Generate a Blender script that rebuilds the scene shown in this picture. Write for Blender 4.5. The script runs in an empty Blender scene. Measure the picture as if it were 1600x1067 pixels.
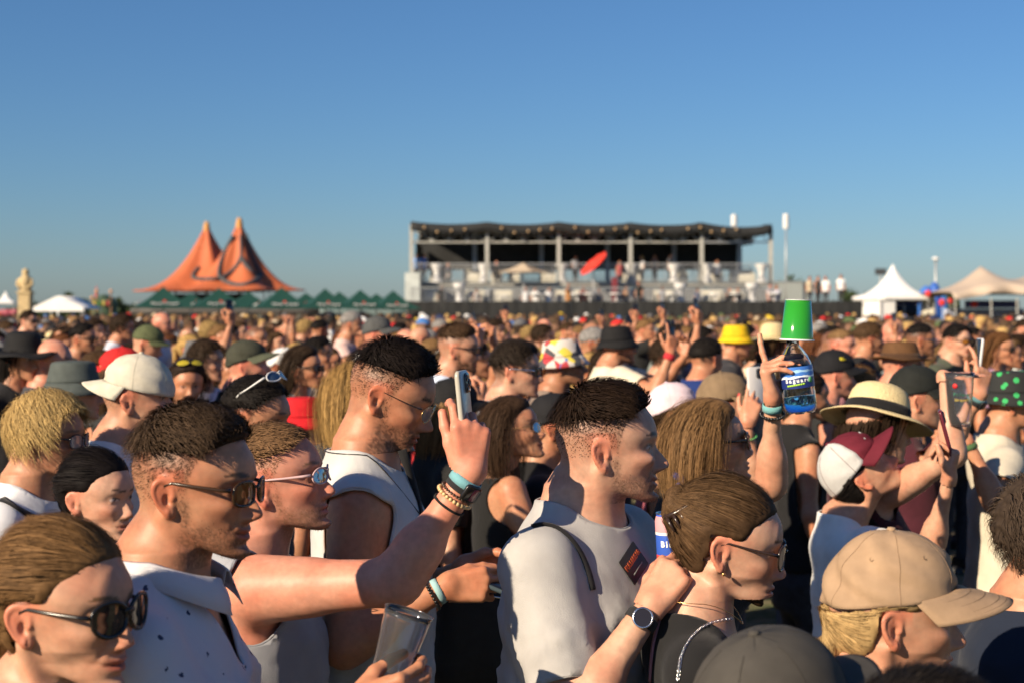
import bpy, math, random, time
import numpy as np
from mathutils import Vector, Matrix, Euler
T0 = time.time()
scene = bpy.context.scene
R = math.radians
# ------------------------------------------------------------------ camera, sky, sun, exposure
CAM_H = 1.95
FPX = 2222.0                       # focal length in photo pixels (1600 wide), 50 mm on full frame
HORIZON = 485.0
cam_data = bpy.data.cameras.new('camera'); cam = bpy.data.objects.new('camera', cam_data)
scene.collection.objects.link(cam); scene.camera = cam
cam.location = (0, 0, CAM_H); cam.rotation_euler = (R(90), 0, 0)
cam_data.lens = 50.0; cam_data.sensor_width = 36.0
cam_data.shift_y = -(533.5 - HORIZON) / 1600.0
cam_data.clip_start = 0.05; cam_data.clip_end = 6000
cam_data.dof.use_dof = True; cam_data.dof.focus_distance = 2.95; cam_data.dof.aperture_fstop = 4.6
SUN_EL, SUN_AZ = 27.0, 228.0       # compass azimuth of the sun seen from the scene: behind the camera, to the left
world = bpy.data.worlds.new('World'); scene.world = world; world.use_nodes = True
wn = world.node_tree; wn.nodes.clear()
wo = wn.nodes.new('ShaderNodeOutputWorld'); wb = wn.nodes.new('ShaderNodeBackground'); sk = wn.nodes.new('ShaderNodeTexSky')
sk.sky_type = 'NISHITA'; sk.sun_disc = False; sk.sun_elevation = R(SUN_EL); sk.sun_rotation = R(SUN_AZ)
sk.air_density = 1.15; sk.dust_density = 0.38; sk.ozone_density = 10.0; sk.altitude = 0
wb.inputs['Strength'].default_value = 0.058
wn.links.new(sk.outputs[0], wb.inputs[0]); wn.links.new(wb.outputs[0], wo.inputs[0])
sun_d = bpy.data.lights.new('sun', 'SUN'); sun = bpy.data.objects.new('sun', sun_d); scene.collection.objects.link(sun)
sun_d.energy = 5.0; sun_d.angle = R(0.53); sun_d.color = (1.0, 0.82, 0.60)
_az = R(SUN_AZ); SUN_DIR = Vector((math.sin(_az) * math.cos(R(SUN_EL)), math.cos(_az) * math.cos(R(SUN_EL)), math.sin(R(SUN_EL))))
sun.rotation_euler = SUN_DIR.to_track_quat('Z', 'Y').to_euler(); sun.location = (-20, -20, 30)
scene.view_settings.view_transform = 'Standard'; scene.view_settings.look = 'None'
scene.view_settings.exposure = 0.74; scene.view_settings.gamma = 1.0
scene.render.engine = 'CYCLES'
cy = scene.cycles
cy.use_denoising = True; cy.max_bounces = 6; cy.diffuse_bounces = 2; cy.glossy_bounces = 3; cy.transmission_bounces = 10
cy.transparent_max_bounces = 12; cy.use_adaptive_sampling = True; cy.adaptive_threshold = 0.02
cy.caustics_reflective = False; cy.caustics_refractive = False

def px(x, y, Y):
    """world point seen at photo pixel (x, y) at distance Y from the camera"""
    return Vector(((x - 800.0) / FPX * Y, Y, CAM_H - (y - HORIZON) / FPX * Y))

# ------------------------------------------------------------------ object helpers
COL = scene.collection
def link(o, parent=None):
    COL.objects.link(o)
    if parent is not None: o.parent = parent
    return o
def tag(o, label=None, cat=None, group=None, kind=None):
    if label: o['label'] = label
    if cat: o['category'] = cat
    if group: o['group'] = group
    if kind: o['kind'] = kind
    return o
def empty(name, loc=(0, 0, 0), rz=0.0, parent=None):
    o = bpy.data.objects.new(name, None); o.empty_display_size = 0.1
    o.location = loc; o.rotation_euler = (0, 0, rz)
    return link(o, parent)
def mesh_data(name, v, f, col=None, smooth=True, mats=None, uv=None):
    """v (N,3), f list/array of quads (M,4) or list of polygons; col (N,3)"""
    me = bpy.data.meshes.new(name)
    v = np.asarray(v, dtype=np.float32)
    if isinstance(f, np.ndarray) and f.ndim == 2:
        k = f.shape[1]
        me.vertices.add(len(v)); me.vertices.foreach_set('co', v.ravel())
        me.loops.add(f.size); me.loops.foreach_set('vertex_index', f.astype(np.int32).ravel())
        me.polygons.add(len(f)); me.polygons.foreach_set('loop_start', np.arange(0, f.size, k, dtype=np.int32))
        me.update(calc_edges=True)
    else:
        me.from_pydata([tuple(map(float, a)) for a in v], [], [tuple(map(int, a)) for a in f]); me.update()
    if col is not None:
        at = me.color_attributes.new('Col', 'FLOAT_COLOR', 'POINT')
        c = np.ones((len(v), 4), np.float32); c[:, :3] = col
        at.data.foreach_set('color', c.ravel())
    me.polygons.foreach_set('use_smooth', np.full(len(me.polygons), smooth, dtype=bool))
    if mats is not None:
        for m in (mats if isinstance(mats, (list, tuple)) else [mats]): me.materials.append(m)
    return me
def obj(name, me, parent=None, loc=None, rot=None, color=None):
    o = bpy.data.objects.new(name, me)
    if loc is not None: o.location = loc
    if rot is not None: o.rotation_euler = rot
    if color is not None: o.color = (*color, 1.0)
    return link(o, parent)

class MB:
    """collects simple shapes into one mesh"""
    def __init__(s): s.v = []; s.f = []
    def add(s, v, f):
        n = len(s.v); s.v += [tuple(a) for a in v]; s.f += [tuple(i + n for i in q) for q in f]; return s
    def box(s, c, size, rz=0.0, M=None):
        x, y, z = [a / 2 for a in size]
        vs = [Vector((sx * x, sy * y, sz * z)) for sz in (-1, 1) for sy in (-1, 1) for sx in (-1, 1)]
        m = M if M is not None else Matrix.Rotation(rz, 3, 'Z')
        vs = [m @ a + Vector(c) for a in vs]
        return s.add(vs, [(0, 2, 3, 1), (4, 5, 7, 6), (0, 1, 5, 4), (2, 6, 7, 3), (0, 4, 6, 2), (1, 3, 7, 5)])
    def bar(s, a, b, w, h=None):
        a = Vector(a); b = Vector(b); d = b - a; L = d.length
        q = d.to_track_quat('X', 'Z').to_matrix()
        return s.box((a + b) / 2, (L, w, h or w), M=q)
    def tube(s, pts, r, n=8, closed=False, cap=True):
        pts = [Vector(p) for p in pts]; rs = r if isinstance(r, (list, tuple)) else [r] * len(pts)
        up = None; vs = []; fs = []
        for i, p in enumerate(pts):
            a = pts[(i - 1) % len(pts)] if (closed or i > 0) else p
            b = pts[(i + 1) % len(pts)] if (closed or i < len(pts) - 1) else p
            t = (b - a).normalized()
            if up is None:
                up = Vector((0, 0, 1)) if abs(t.z) < 0.9 else Vector((1, 0, 0))
            u = (up - t * up.dot(t)).normalized(); w = t.cross(u); up = u
            for k in range(n):
                an = 2 * math.pi * k / n
                vs.append(p + (u * math.cos(an) + w * math.sin(an)) * rs[i])
        m = len(pts)
        for i in range(m if closed else m - 1):
            j = (i + 1) % m
            for k in range(n):
                fs.append((i * n + k, i * n + (k + 1) % n, j * n + (k + 1) % n, j * n + k))
        if cap and not closed:
            fs.append(tuple(range(n - 1, -1, -1))); fs.append(tuple((m - 1) * n + k for k in range(n)))
        return s.add(vs, fs)
    def lathe(s, prof, n=24, c=(0, 0, 0), cap=False):
        vs = []; fs = []; c = Vector(c)
        for (r, z) in prof:
            for k in range(n):
                an = 2 * math.pi * k / n; vs.append(c + Vector((r * math.cos(an), r * math.sin(an), z)))
        for i in range(len(prof) - 1):
            for k in range(n):
                fs.append((i * n + k, i * n + (k + 1) % n, (i + 1) * n + (k + 1) % n, (i + 1) * n + k))
        if cap:
            fs.append(tuple(range(n - 1, -1, -1))); fs.append(tuple((len(prof) - 1) * n + k for k in range(n)))
        return s.add(vs, fs)
    def grid(s, P, closed_u=False):
        """P: array (nu, nv, 3)"""
        nu, nv = len(P), len(P[0]); vs = [tuple(p) for row in P for p in row]; fs = []
        for i in range(nu if closed_u else nu - 1):
            for j in range(nv - 1):
                a = i * nv + j; b = ((i + 1) % nu) * nv + j
                fs.append((a, b, b + 1, a + 1))
        return s.add(vs, fs)
    def build(s, name, mat, parent=None, smooth=False, loc=None, rot=None, color=None, solid=0.0):
        o = obj(name, mesh_data(name, s.v, s.f, smooth=smooth, mats=mat), parent, loc, rot, color)
        if solid:
            m = o.modifiers.new('thickness', 'SOLIDIFY'); m.thickness = solid; m.offset = 0
        return o

# ------------------------------------------------------------------ materials
MATS = {}
def _mat(name):
    m = bpy.data.materials.new(name); m.use_nodes = True
    return m, m.node_tree.nodes, m.node_tree.links, m.node_tree.nodes['Principled BSDF']
def plain(name, col, rough=0.6, metal=0.0, noise=0.0, nscale=20.0, bump=0.0, bscale=None, spec=0.5, objcol=False, coat=0.0, sheen=0.0, trans=0.0, coords='Object', creases=0.0):
    """procedural material: base colour (or the object's own colour) varied by noise, with fine relief"""
    if name in MATS: return MATS[name]
    m, N, L, B = _mat(name); MATS[name] = m
    B.inputs['Roughness'].default_value = rough; B.inputs['Metallic'].default_value = metal
    B.inputs['Specular IOR Level'].default_value = spec
    if coat: B.inputs['Coat Weight'].default_value = coat
    if sheen: B.inputs['Sheen Weight'].default_value = sheen; B.inputs['Sheen Roughness'].default_value = 0.5
    if objcol:
        src = N.new('ShaderNodeObjectInfo').outputs['Color']
    else:
        c = N.new('ShaderNodeRGB'); c.outputs[0].default_value = (*col, 1); src = c.outputs[0]
    tc = N.new('ShaderNodeTexCoord')
    if noise or bump:
        nz = N.new('ShaderNodeTexNoise'); nz.inputs['Scale'].default_value = nscale; nz.inputs['Detail'].default_value = 4
        L.new(tc.outputs[coords], nz.inputs['Vector'])
    if noise:
        mr = N.new('ShaderNodeMapRange'); mr.inputs[1].default_value = 0.3; mr.inputs[2].default_value = 0.7
        mr.inputs[3].default_value = 1 - noise; mr.inputs[4].default_value = 1 + noise * 0.6
        L.new(nz.outputs['Fac'], mr.inputs[0])
        vm = N.new('ShaderNodeVectorMath'); vm.operation = 'SCALE'
        L.new(src, vm.inputs[0]); L.new(mr.outputs[0], vm.inputs['Scale']); src = vm.outputs[0]
    L.new(src, B.inputs['Base Color'])
    if bump:
        nb = N.new('ShaderNodeTexNoise'); nb.inputs['Scale'].default_value = bscale or nscale * 6; nb.inputs['Detail'].default_value = 3
        L.new(tc.outputs[coords], nb.inputs['Vector'])
        bp = N.new('ShaderNodeBump'); bp.inputs['Strength'].default_value = bump; bp.inputs['Distance'].default_value = 0.004
        L.new(nb.outputs['Fac'], bp.inputs['Height']); L.new(bp.outputs[0], B.inputs['Normal'])
        if creases:
            nc = N.new('ShaderNodeTexNoise'); nc.inputs['Scale'].default_value = 9; nc.inputs['Detail'].default_value = 2.0; nc.inputs['Distortion'].default_value = 0.7
            L.new(tc.outputs[coords], nc.inputs['Vector']); b2 = N.new('ShaderNodeBump'); b2.inputs['Strength'].default_value = creases; b2.inputs['Distance'].default_value = 0.02
            L.new(nc.outputs['Fac'], b2.inputs['Height']); L.new(b2.outputs[0], bp.inputs['Normal'])
    return m
def vcol_mat(name, rough, sss=0.0, noise=0.0, nscale=60, bump=0.0, bscale=400, spec=0.5, sheen=0.0, aniso=0.0):
    """skin, hair, printed cloth: colour from the mesh's own colour attribute"""
    if name in MATS: return MATS[name]
    m, N, L, B = _mat(name); MATS[name] = m
    B.inputs['Roughness'].default_value = rough; B.inputs['Specular IOR Level'].default_value = spec
    at = N.new('ShaderNodeAttribute'); at.attribute_name = 'Col'; src = at.outputs['Color']
    tc = N.new('ShaderNodeTexCoord')
    if noise:
        nz = N.new('ShaderNodeTexNoise'); nz.inputs['Scale'].default_value = nscale; nz.inputs['Detail'].default_value = 5
        L.new(tc.outputs['Object'], nz.inputs['Vector'])
        mr = N.new('ShaderNodeMapRange'); mr.inputs[1].default_value = 0.3; mr.inputs[2].default_value = 0.7
        mr.inputs[3].default_value = 1 - noise; mr.inputs[4].default_value = 1 + noise * 0.6
        L.new(nz.outputs['Fac'], mr.inputs[0])
        vm = N.new('ShaderNodeVectorMath'); vm.operation = 'SCALE'
        L.new(src, vm.inputs[0]); L.new(mr.outputs[0], vm.inputs['Scale']); src = vm.outputs[0]
    L.new(src, B.inputs['Base Color'])
    if sss:
        nr_ = N.new('ShaderNodeTexNoise'); nr_.inputs['Scale'].default_value = 14; nr_.inputs['Detail'].default_value = 3; L.new(tc.outputs['Object'], nr_.inputs['Vector'])
        rp = N.new('ShaderNodeValToRGB'); rp.color_ramp.elements[0].position = .38; rp.color_ramp.elements[0].color = (1.0, .84, .80, 1); rp.color_ramp.elements[1].position = .62; rp.color_ramp.elements[1].color = (1, 1, 1, 1); L.new(nr_.outputs['Fac'], rp.inputs[0])
        mm = N.new('ShaderNodeVectorMath'); mm.operation = 'MULTIPLY'; L.new(src, mm.inputs[0]); L.new(rp.outputs[0], mm.inputs[1]); L.new(mm.outputs[0], B.inputs['Base Color'])
        B.inputs['Subsurface Weight'].default_value = sss; B.inputs['Subsurface Radius'].default_value = (1.0, 0.35, 0.18)
        B.inputs['Subsurface Scale'].default_value = 0.006
    if sheen: B.inputs['Sheen Weight'].default_value = sheen
    if bump:
        nb = N.new('ShaderNodeTexNoise'); nb.inputs['Scale'].default_value = bscale; nb.inputs['Detail'].default_value = 3
        L.new(tc.outputs['Object'], nb.inputs['Vector'])
        bp = N.new('ShaderNodeBump'); bp.inputs['Strength'].default_value = bump; bp.inputs['Distance'].default_value = 0.002
        L.new(nb.outputs['Fac'], bp.inputs['Height']); L.new(bp.outputs[0], B.inputs['Normal'])
    return m
def glass(name, col=(1, 1, 1), rough=0.02, ior=1.45, alpha_mix=0.0):
    if name in MATS: return MATS[name]
    m, N, L, B = _mat(name); MATS[name] = m
    B.inputs['Base Color'].default_value = (*col, 1); B.inputs['Roughness'].default_value = rough
    B.inputs['Transmission Weight'].default_value = 1.0; B.inputs['IOR'].default_value = ior
    return m
M_skin = vcol_mat('skin', 0.48, sss=0.10, noise=0.13, nscale=70, bump=0.14, bscale=420, spec=0.36)
M_hair = vcol_mat('hair', 0.6, noise=0.25, nscale=90, spec=0.06)
M_cloth = vcol_mat('cloth_printed', 0.85, noise=0.06, nscale=25, bump=0.25, bscale=700, spec=0.2, sheen=0.1)
M_fabric = plain('fabric', (1, 1, 1), 0.85, noise=0.12, nscale=14, bump=0.35, bscale=600, spec=0.2, objcol=True, sheen=0.1, creases=0.30)
M_capcloth = plain('cap_fabric', (1, 1, 1), 0.8, noise=0.15, nscale=30, bump=0.4, bscale=900, spec=0.25, objcol=True)
M_denim = plain('denim', (0.03, 0.045, 0.09), 0.85, noise=0.3, nscale=30, bump=0.4, objcol=True)
M_plastic = plain('plastic', (1, 1, 1), 0.28, objcol=True, spec=0.5)
M_blackplastic = plain('black_plastic', (0.012, 0.011, 0.011), 0.22, spec=0.5)
M_gold = plain('gold_metal', (0.75, 0.5, 0.2), 0.25, metal=1.0)
M_silver = plain('silver_metal', (0.75, 0.75, 0.76), 0.22, metal=1.0)
M_lens = plain('dark_lens', (0.02, 0.016, 0.015), 0.05, spec=0.7)
M_lens_amber = plain('amber_lens', (0.16, 0.05, 0.012), 0.05, spec=0.7)
M_lens_mirror = plain('mirror_lens', (0.30, 0.36, 0.40), 0.06, metal=0.85)
M_leather = plain('leather', (0.02, 0.02, 0.022), 0.5, noise=0.3, nscale=40, bump=0.3)
# ------------------------------------------------------------------ implicit surfaces (people, hair, cloth)
F4 = np.float32
def V(*a): return np.array(a, dtype=F4)
def smin(a, b, k):
    h = np.maximum(k - np.abs(a - b), 0) / k
    return np.minimum(a, b) - h * h * k * 0.25
def smax(a, b, k): return -smin(-a, -b, k)
def rcone(p, a, b, r1, r2):
    a = np.asarray(a, F4); b = np.asarray(b, F4); ba = b - a; pa = p - a
    h = np.clip(pa @ ba / max(float(ba @ ba), 1e-9), 0, 1)
    d = pa - h[:, None] * ba
    return np.sqrt(np.einsum('ij,ij->i', d, d)) - (r1 + (r2 - r1) * h)
def ell(p, c, r):
    q = (p - np.asarray(c, F4)); r = np.asarray(r, F4)
    k0 = np.sqrt(((q / r) ** 2).sum(1)) + 1e-6; k1 = np.sqrt(((q / (r * r)) ** 2).sum(1)) + 1e-6
    return k0 * (k0 - 1) / k1
def sstep(x, a, b):
    t = np.clip((x - a) / (b - a), 0, 1); return t * t * (3 - 2 * t)
def gz(y, z, y0, z0, sy, sz): return np.exp(-((y - y0) / sy) ** 2 - ((z - z0) / sz) ** 2)
def wnoise(p, freq, seed=0):
    """cheap smooth noise from warped sines, about -1..1"""
    q = p * freq + seed * 7.31
    x, y, z = q[:, 0], q[:, 1], q[:, 2]
    a = np.sin(x * 1.7 + 1.3 * np.sin(y * 1.1 + z * 0.7)) * np.sin(y * 1.9 + 1.1 * np.sin(z * 1.3 + x * 0.5))
    b = np.sin(z * 2.3 + 1.2 * np.sin(x * 0.9 - y * 0.8) + 1.7)
    return 0.6 * a + 0.4 * b
_OFF = np.array([[i, j, k] for i in (0, 1) for j in (0, 1) for k in (0, 1)], dtype=np.int64)
def polygonise(f, lo, hi, cell, levels=3, safety=1.25):
    """sparse surface nets of f(p)=0 inside the box"""
    lo = np.asarray(lo, np.float64); hi = np.asarray(hi, np.float64)
    big = cell * 2 ** levels
    n = np.maximum(1, np.ceil((hi - lo) / big).astype(int))
    ix = np.stack(np.meshgrid(*[np.arange(k) for k in n], indexing='ij'), -1).reshape(-1, 3).astype(np.int64)
    size = big
    for l in range(levels + 1):
        c = (lo + (ix + 0.5) * size).astype(F4)
        d = f(c)
        ix = ix[np.abs(d) < size * 0.87 * safety + 1e-4]
        if l < levels:
            ix = (ix[:, None, :] * 2 + _OFF[None]).reshape(-1, 3); size *= 0.5
    if len(ix) == 0: return np.zeros((0, 3), F4), np.zeros((0, 4), np.int64)
    K = 4096
    key = lambda a: (a[..., 0] * K + a[..., 1]) * K + a[..., 2]
    ck = key(ix); o = np.argsort(ck); ix = ix[o]; ck = ck[o]
    corners = (ix[:, None, :] + _OFF[None])
    kk = key(corners).ravel(); uk, inv = np.unique(kk, return_inverse=True)
    cx = np.stack([uk // (K * K), (uk // K) % K, uk % K], -1)
    dv = f((lo + cx * cell).astype(F4))
    D = dv[inv].reshape(-1, 8)
    s = D < 0
    act = s.any(1) & ~s.all(1)
    ixa = ix[act]; Da = D[act]; cka = ck[act]
    E = [(0, 1), (2, 3), (4, 5), (6, 7), (0, 2), (1, 3), (4, 6), (5, 7), (0, 4), (1, 5), (2, 6), (3, 7)]
    acc = np.zeros((len(ixa), 3)); cnt = np.zeros(len(ixa))
    offs = _OFF.astype(np.float64)
    for a, b in E:
        da, db = Da[:, a], Da[:, b]; m = (da < 0) != (db < 0)
        t = np.where(m, da / np.where(m, da - db, 1), 0)
        acc += np.where(m[:, None], offs[a] + t[:, None] * (offs[b] - offs[a]), 0); cnt += m
    v = (lo + (ixa + acc / cnt[:, None]) * cell)
    faces = []
    sa = Da < 0
    for ax in range(3):
        c1 = {0: 4, 1: 2, 2: 1}[ax]
        m = sa[:, 0] != sa[:, c1]
        base = ixa[m]; flip = sa[m, 0]
        u, w = [(1, 2), (2, 0), (0, 1)][ax]
        eu = np.zeros(3, np.int64); eu[u] = 1; ew = np.zeros(3, np.int64); ew[w] = 1
        ids = []; ok = np.ones(len(base), bool)
        for q in (base, base - eu, base - eu - ew, base - ew):
            k2 = key(q); j = np.searchsorted(cka, k2); j = np.minimum(j, len(cka) - 1)
            ok &= cka[j] == k2; ids.append(j)
        Q = np.stack(ids, -1)[ok]; fl = flip[ok]
        Q[~fl] = Q[~fl][:, ::-1]
        faces.append(Q)
    return v.astype(F4), np.concatenate(faces)
def compact(v, f, keep_face, *arrs):
    f = f[keep_face]; used = np.unique(f); m = np.full(len(v), -1, np.int64); m[used] = np.arange(len(used))
    return (v[used], m[f]) + tuple(a[used] for a in arrs)
def relax(f, v, it=1):
    """pull vertices onto the surface"""
    for _ in range(it):
        e = 0.0012; d = f(v)
        g = np.stack([f(v + V(e, 0, 0)) - f(v - V(e, 0, 0)), f(v + V(0, e, 0)) - f(v - V(0, e, 0)), f(v + V(0, 0, e)) - f(v - V(0, 0, e))], -1)
        n2 = (g * g).sum(1) + 1e-12
        st = (d * 2 * e / n2)[:, None] * g
        L = np.sqrt((st * st).sum(1, keepdims=True)); st *= np.minimum(1, 0.002 / (L + 1e-9))
        v = v - st
    return v

# ------------------------------------------------------------------ the head
ZK = V(-0.125, -0.105, -0.09, -0.07, -0.05, -0.02, 0.0, 0.02, 0.05)
FK = V(0.084, 0.0960, 0.0945, 0.0945, 0.0945, 0.0925, 0.0905, 0.0955, 0.093)
BK = V(0.03, 0.040, 0.050, 0.062, 0.073, 0.086, 0.092, 0.094, 0.090)
NZ = V(-0.062, -0.056, -0.051, -0.046, -0.041, -0.036, -0.025, -0.010, 0.002, 0.014)
NA = V(0.0, 0.0045, 0.0150, 0.0240, 0.0262, 0.0255, 0.0195, 0.0100, 0.0030, 0.0)
NW = V(0.010, 0.0105, 0.0125, 0.0135, 0.0130, 0.0118, 0.0100, 0.0085, 0.0085, 0.010)
class Head:
    def __init__(s, fem=0.0, jaw=1.0, nose=1.0, smile=0.0, fat=0.0, age=0.0, chin=1.0, brow=1.0, open_mouth=0.0):
        s.fem, s.jaw, s.nose, s.smile, s.fat, s.chin, s.brow, s.om = fem, jaw, nose, smile, fat, chin, brow * (1 - 0.7 * fem), open_mouth
        j = jaw * (1 - 0.10 * fem) + 0.10 * fat
        s.WK = V(0.020, 0.037 * j, 0.047 * j, 0.0555 * j, 0.061 + .004 * fat, 0.0675 + .003 * fat, 0.070, 0.073, 0.074)
    def face(s, p):
        x, y, z = p[:, 0], p[:, 1], p[:, 2]; ay = np.abs(y)
        f = np.interp(z, ZK, FK); b = np.interp(z, ZK, BK); w = np.interp(z, ZK, s.WK)
        fx = np.where(x > 0, f, b); n = 2.25
        r = np.sqrt(x * x + y * y) + 1e-6
        q = (np.abs(x / fx) ** n + np.abs(y / w) ** n) ** (1 / n) + 1e-6
        d = (r - r / q)
        m = sstep(x, 0.02, 0.055)
        zs = z - s.smile * 0.007 * (ay / 0.024) ** 2          # mouth corners rise
        ft = np.interp(z, NZ, NA) * s.nose * (1 - 0.08 * s.fem) * np.exp(-(ay / np.interp(z, NZ, NW)) ** 2.4)
        ft = ft + 0.0095 * s.nose * gz(ay, z, 0.0135, -0.047, 0.0055, 0.0062)
        ft = ft + 0.0055 * s.brow * gz(ay, z, 0.026, 0.019, 0.018, 0.007)
        ft = ft - 0.0125 * gz(ay, z, 0.032, 0.000, 0.0155, 0.0105)
        ft = ft - 0.003 * gz(ay, z, 0.020, 0.004, 0.007, 0.008)
        ft = ft + (0.006 + 0.004 * s.smile + .003 * s.fat) * gz(ay, z, 0.044, -0.030 + 0.003 * s.smile, 0.018, 0.016)
        wm = 0.019 + 0.004 * s.smile
        lp = 1 + 0.35 * s.fem
        ft = ft + 0.0052 * lp * gz(ay, zs, 0, -0.0680, wm, 0.0048) + 0.0046 * lp * gz(ay, zs, 0, -0.0810, wm * 0.85, 0.0052)
        ft = ft - (0.0026 + .004 * s.om) * gz(ay, zs, 0, -0.0745, wm * 1.15, 0.0022 + .003 * s.om)
        ft = ft - 0.0035 * gz(ay, z, 0, -0.0925, 0.02, 0.0055) + 0.006 * s.chin * gz(ay, z, 0, -0.107, 0.017, 0.010)
        ft = ft - 0.0022 * (0.4 + s.smile) * gz(ay, z, 0.027 + (-0.055 - z) * 0.25, -0.055, 0.0035, 0.014)
        ft = ft + 0.003 * gz(ay, z, 0.058, -0.022, 0.012, 0.012) - 0.004 * (1 - s.fat) * gz(ay, z, 0.045, -0.068, 0.014, 0.016)
        d = d * 0.85 - ft * m
        # underside of the jaw rises from chin to the jaw angle
        pl = -(z + 0.1205 - np.clip(0.088 - x, 0, 0.1) * 0.40) * 0.9
        d = smax(d, pl, 0.018)
        d = smax(d, z - 0.045, 0.03)
        return d * (1 - 0.45 * sstep(x, 0.078, 0.092))
    def ear(s, p):
        q = p.copy(); q[:, 1] = np.abs(q[:, 1])
        c = (q - V(-0.006, 0.0715, -0.010)) / 0.93
        ca, sa = math.cos(R(24)), math.sin(R(24))             # flare away from the skull
        u = c[:, 0] * ca - c[:, 1] * sa * 1.0; t = c[:, 0] * sa + c[:, 1] * ca
        v = c[:, 2]; ct, st = math.cos(R(12)), math.sin(R(12))
        u, v = u * ct + v * st, -u * st + v * ct
        u = u + 0.010
        P = np.stack([u, v, t], -1)
        wv = 0.0155 + 0.006 * np.clip(v / 0.03, -0.8, 1)
        d = ell(P, (0, 0.001, 0.002), (0.0185, 0.031, 0.0055))
        e = np.sqrt((u / wv) ** 2 + ((v - 0.002) / 0.028) ** 2) + 1e-6
        ring = np.sqrt(((e - 1) * 0.019) ** 2 + (t - 0.0065) ** 2) - 0.0040
        ring = np.maximum(ring, np.where((u > 0.004) & (v < -0.006), 0.01, -1))
        d = smin(d, ring, 0.004)
        anti = np.sqrt(((e - 0.58) * 0.019) ** 2 + (t - 0.005) ** 2) - 0.0026
        anti = np.maximum(anti, np.where(u > 0.003, 0.01, -1))
        d = smin(d, anti, 0.004)
        d = smax(d, -ell(P, (0.004, -0.005, 0.0085), (0.0075, 0.0115, 0.0085)), 0.003)
        d = smin(d, ell(P, (0.004, -0.029, 0.003), (0.0085, 0.009, 0.0048)), 0.006)
        d = smin(d, ell(P, (0.0125, -0.004, 0.005), (0.0045, 0.006, 0.0045)), 0.004)
        return d * 0.85
    def skull(s, p):
        d = ell(p, (-0.003, 0, 0.033), (0.0985, 0.0768, 0.0855))
        return smin(d, s.face(p), 0.020)
    def sdf(s, p):
        d = s.skull(p)
        e = p.copy(); e[:, 1] = np.abs(e[:, 1])
        d = smin(d, np.sqrt(((e - V(0.0735, 0.0325, 0.0005)) ** 2).sum(1)) - 0.0128, 0.005)
        near = np.abs(e[:, 1] - 0.08) < 0.03
        if near.any():
            dd = d.copy(); dd[near] = smin(d[near], s.ear(p[near]), 0.006); d = dd
        return d
    def colour(s, p, skin, brow=(0.03, 0.02, 0.012), stubble=0.0, stubble_col=None, eyes=True, scalp=0.0, scalp_fn=None, makeup=0.0, blush=0.25, sleepy=0.0):
        """base colours of the skin at head-local points"""
        x, y, z = p[:, 0], p[:, 1], p[:, 2]; ay = np.abs(y)
        skin = np.asarray(skin, F4); c = np.tile(skin, (len(p), 1)); fr = sstep(x, 0.02, 0.055)
        def mix(m, col):
            nonlocal c
            m = np.clip(m, 0, 1)[:, None]; c = c * (1 - m) + np.asarray(col, F4) * m
        red = skin * V(1.12, 0.68, 0.62)
        mix(blush * fr * gz(ay, z, 0.045, -0.035, 0.02, 0.018), red)
        mix(0.45 * fr * gz(ay, z, 0.0, -0.045, 0.014, 0.012), red)
        mix(0.7 * sstep(ay, 0.070, 0.082) * (np.abs(z + 0.01) < 0.045) * (np.abs(x + .015) < .035), red)
        zs = z - s.smile * 0.007 * (ay / 0.024) ** 2
        wm = 0.0235 + 0.004 * s.smile
        lipm = np.clip(1.4 - (ay / wm) ** 2 * 1.4, 0, 1) * np.clip(1.5 - np.abs((zs + 0.0745) / 0.0105) ** 2 * 1.5, 0, 1) * sstep(x, 0.07, 0.085)
        lipcol = skin * V(0.95, 0.50, 0.48) if makeup < 0.5 else skin * V(0.85, 0.30, 0.30)
        if stubble:
            sc = np.asarray(stubble_col if stubble_col is not None else brow, F4)
            m = sstep(-z, 0.042, 0.072) * sstep(x, -0.006, 0.016) * sstep(-z, -0.15, 0.05)
            m = np.maximum(m, sstep(-z, 0.004, 0.03) * np.exp(-((x - 0.016) / 0.010) ** 2) * (ay > 0.05))
            m *= 1 - 0.85 * fr * gz(ay, z, 0.045, -0.045, 0.02, 0.018)
            m *= 1 - sstep(-z, 0.112, 0.15)
            nn = np.random.default_rng(5).uniform(0.35, 1.25, len(p)).astype(F4)
            mix(np.clip(m * nn, 0, 1) * stubble, sc)
        mix(lipm * 0.85, lipcol)
        mix(0.9 * fr * np.clip(1.3 - (ay / (wm * 1.02)) ** 6, 0, 1) * np.exp(-((zs + 0.0745) / 0.0016) ** 2) * (x > 0.075), skin * V(.25, .12, .10))
        if s.om:
            mix(s.om * (x > .07) * np.clip(1.3 - (ay / (wm * .8)) ** 4, 0, 1) * np.exp(-((zs + 0.0745) / 0.0042) ** 4), (0.75, 0.70, 0.62))
        nost = fr * np.exp(-((ay - 0.0065) / 0.0035) ** 2 - ((z + 0.0535) / 0.0022) ** 2)
        mix(nost * 0.8, skin * V(.2, .1, .08))
        zb = 0.0215 + 0.004 * np.sin(np.clip((ay - 0.012) / 0.04, 0, 1) * 2.4)
        th = 0.0042 * (1 - 0.35 * s.fem) * np.clip(1.25 - ((ay - 0.030) / 0.021) ** 2, 0.01, 1)
        mix(0.9 * sstep(x, 0.03, 0.06) * np.clip(1.6 - ((z - zb) / th) ** 2, 0, 1) * (np.abs(ay - 0.031) < 0.022), brow)
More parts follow.
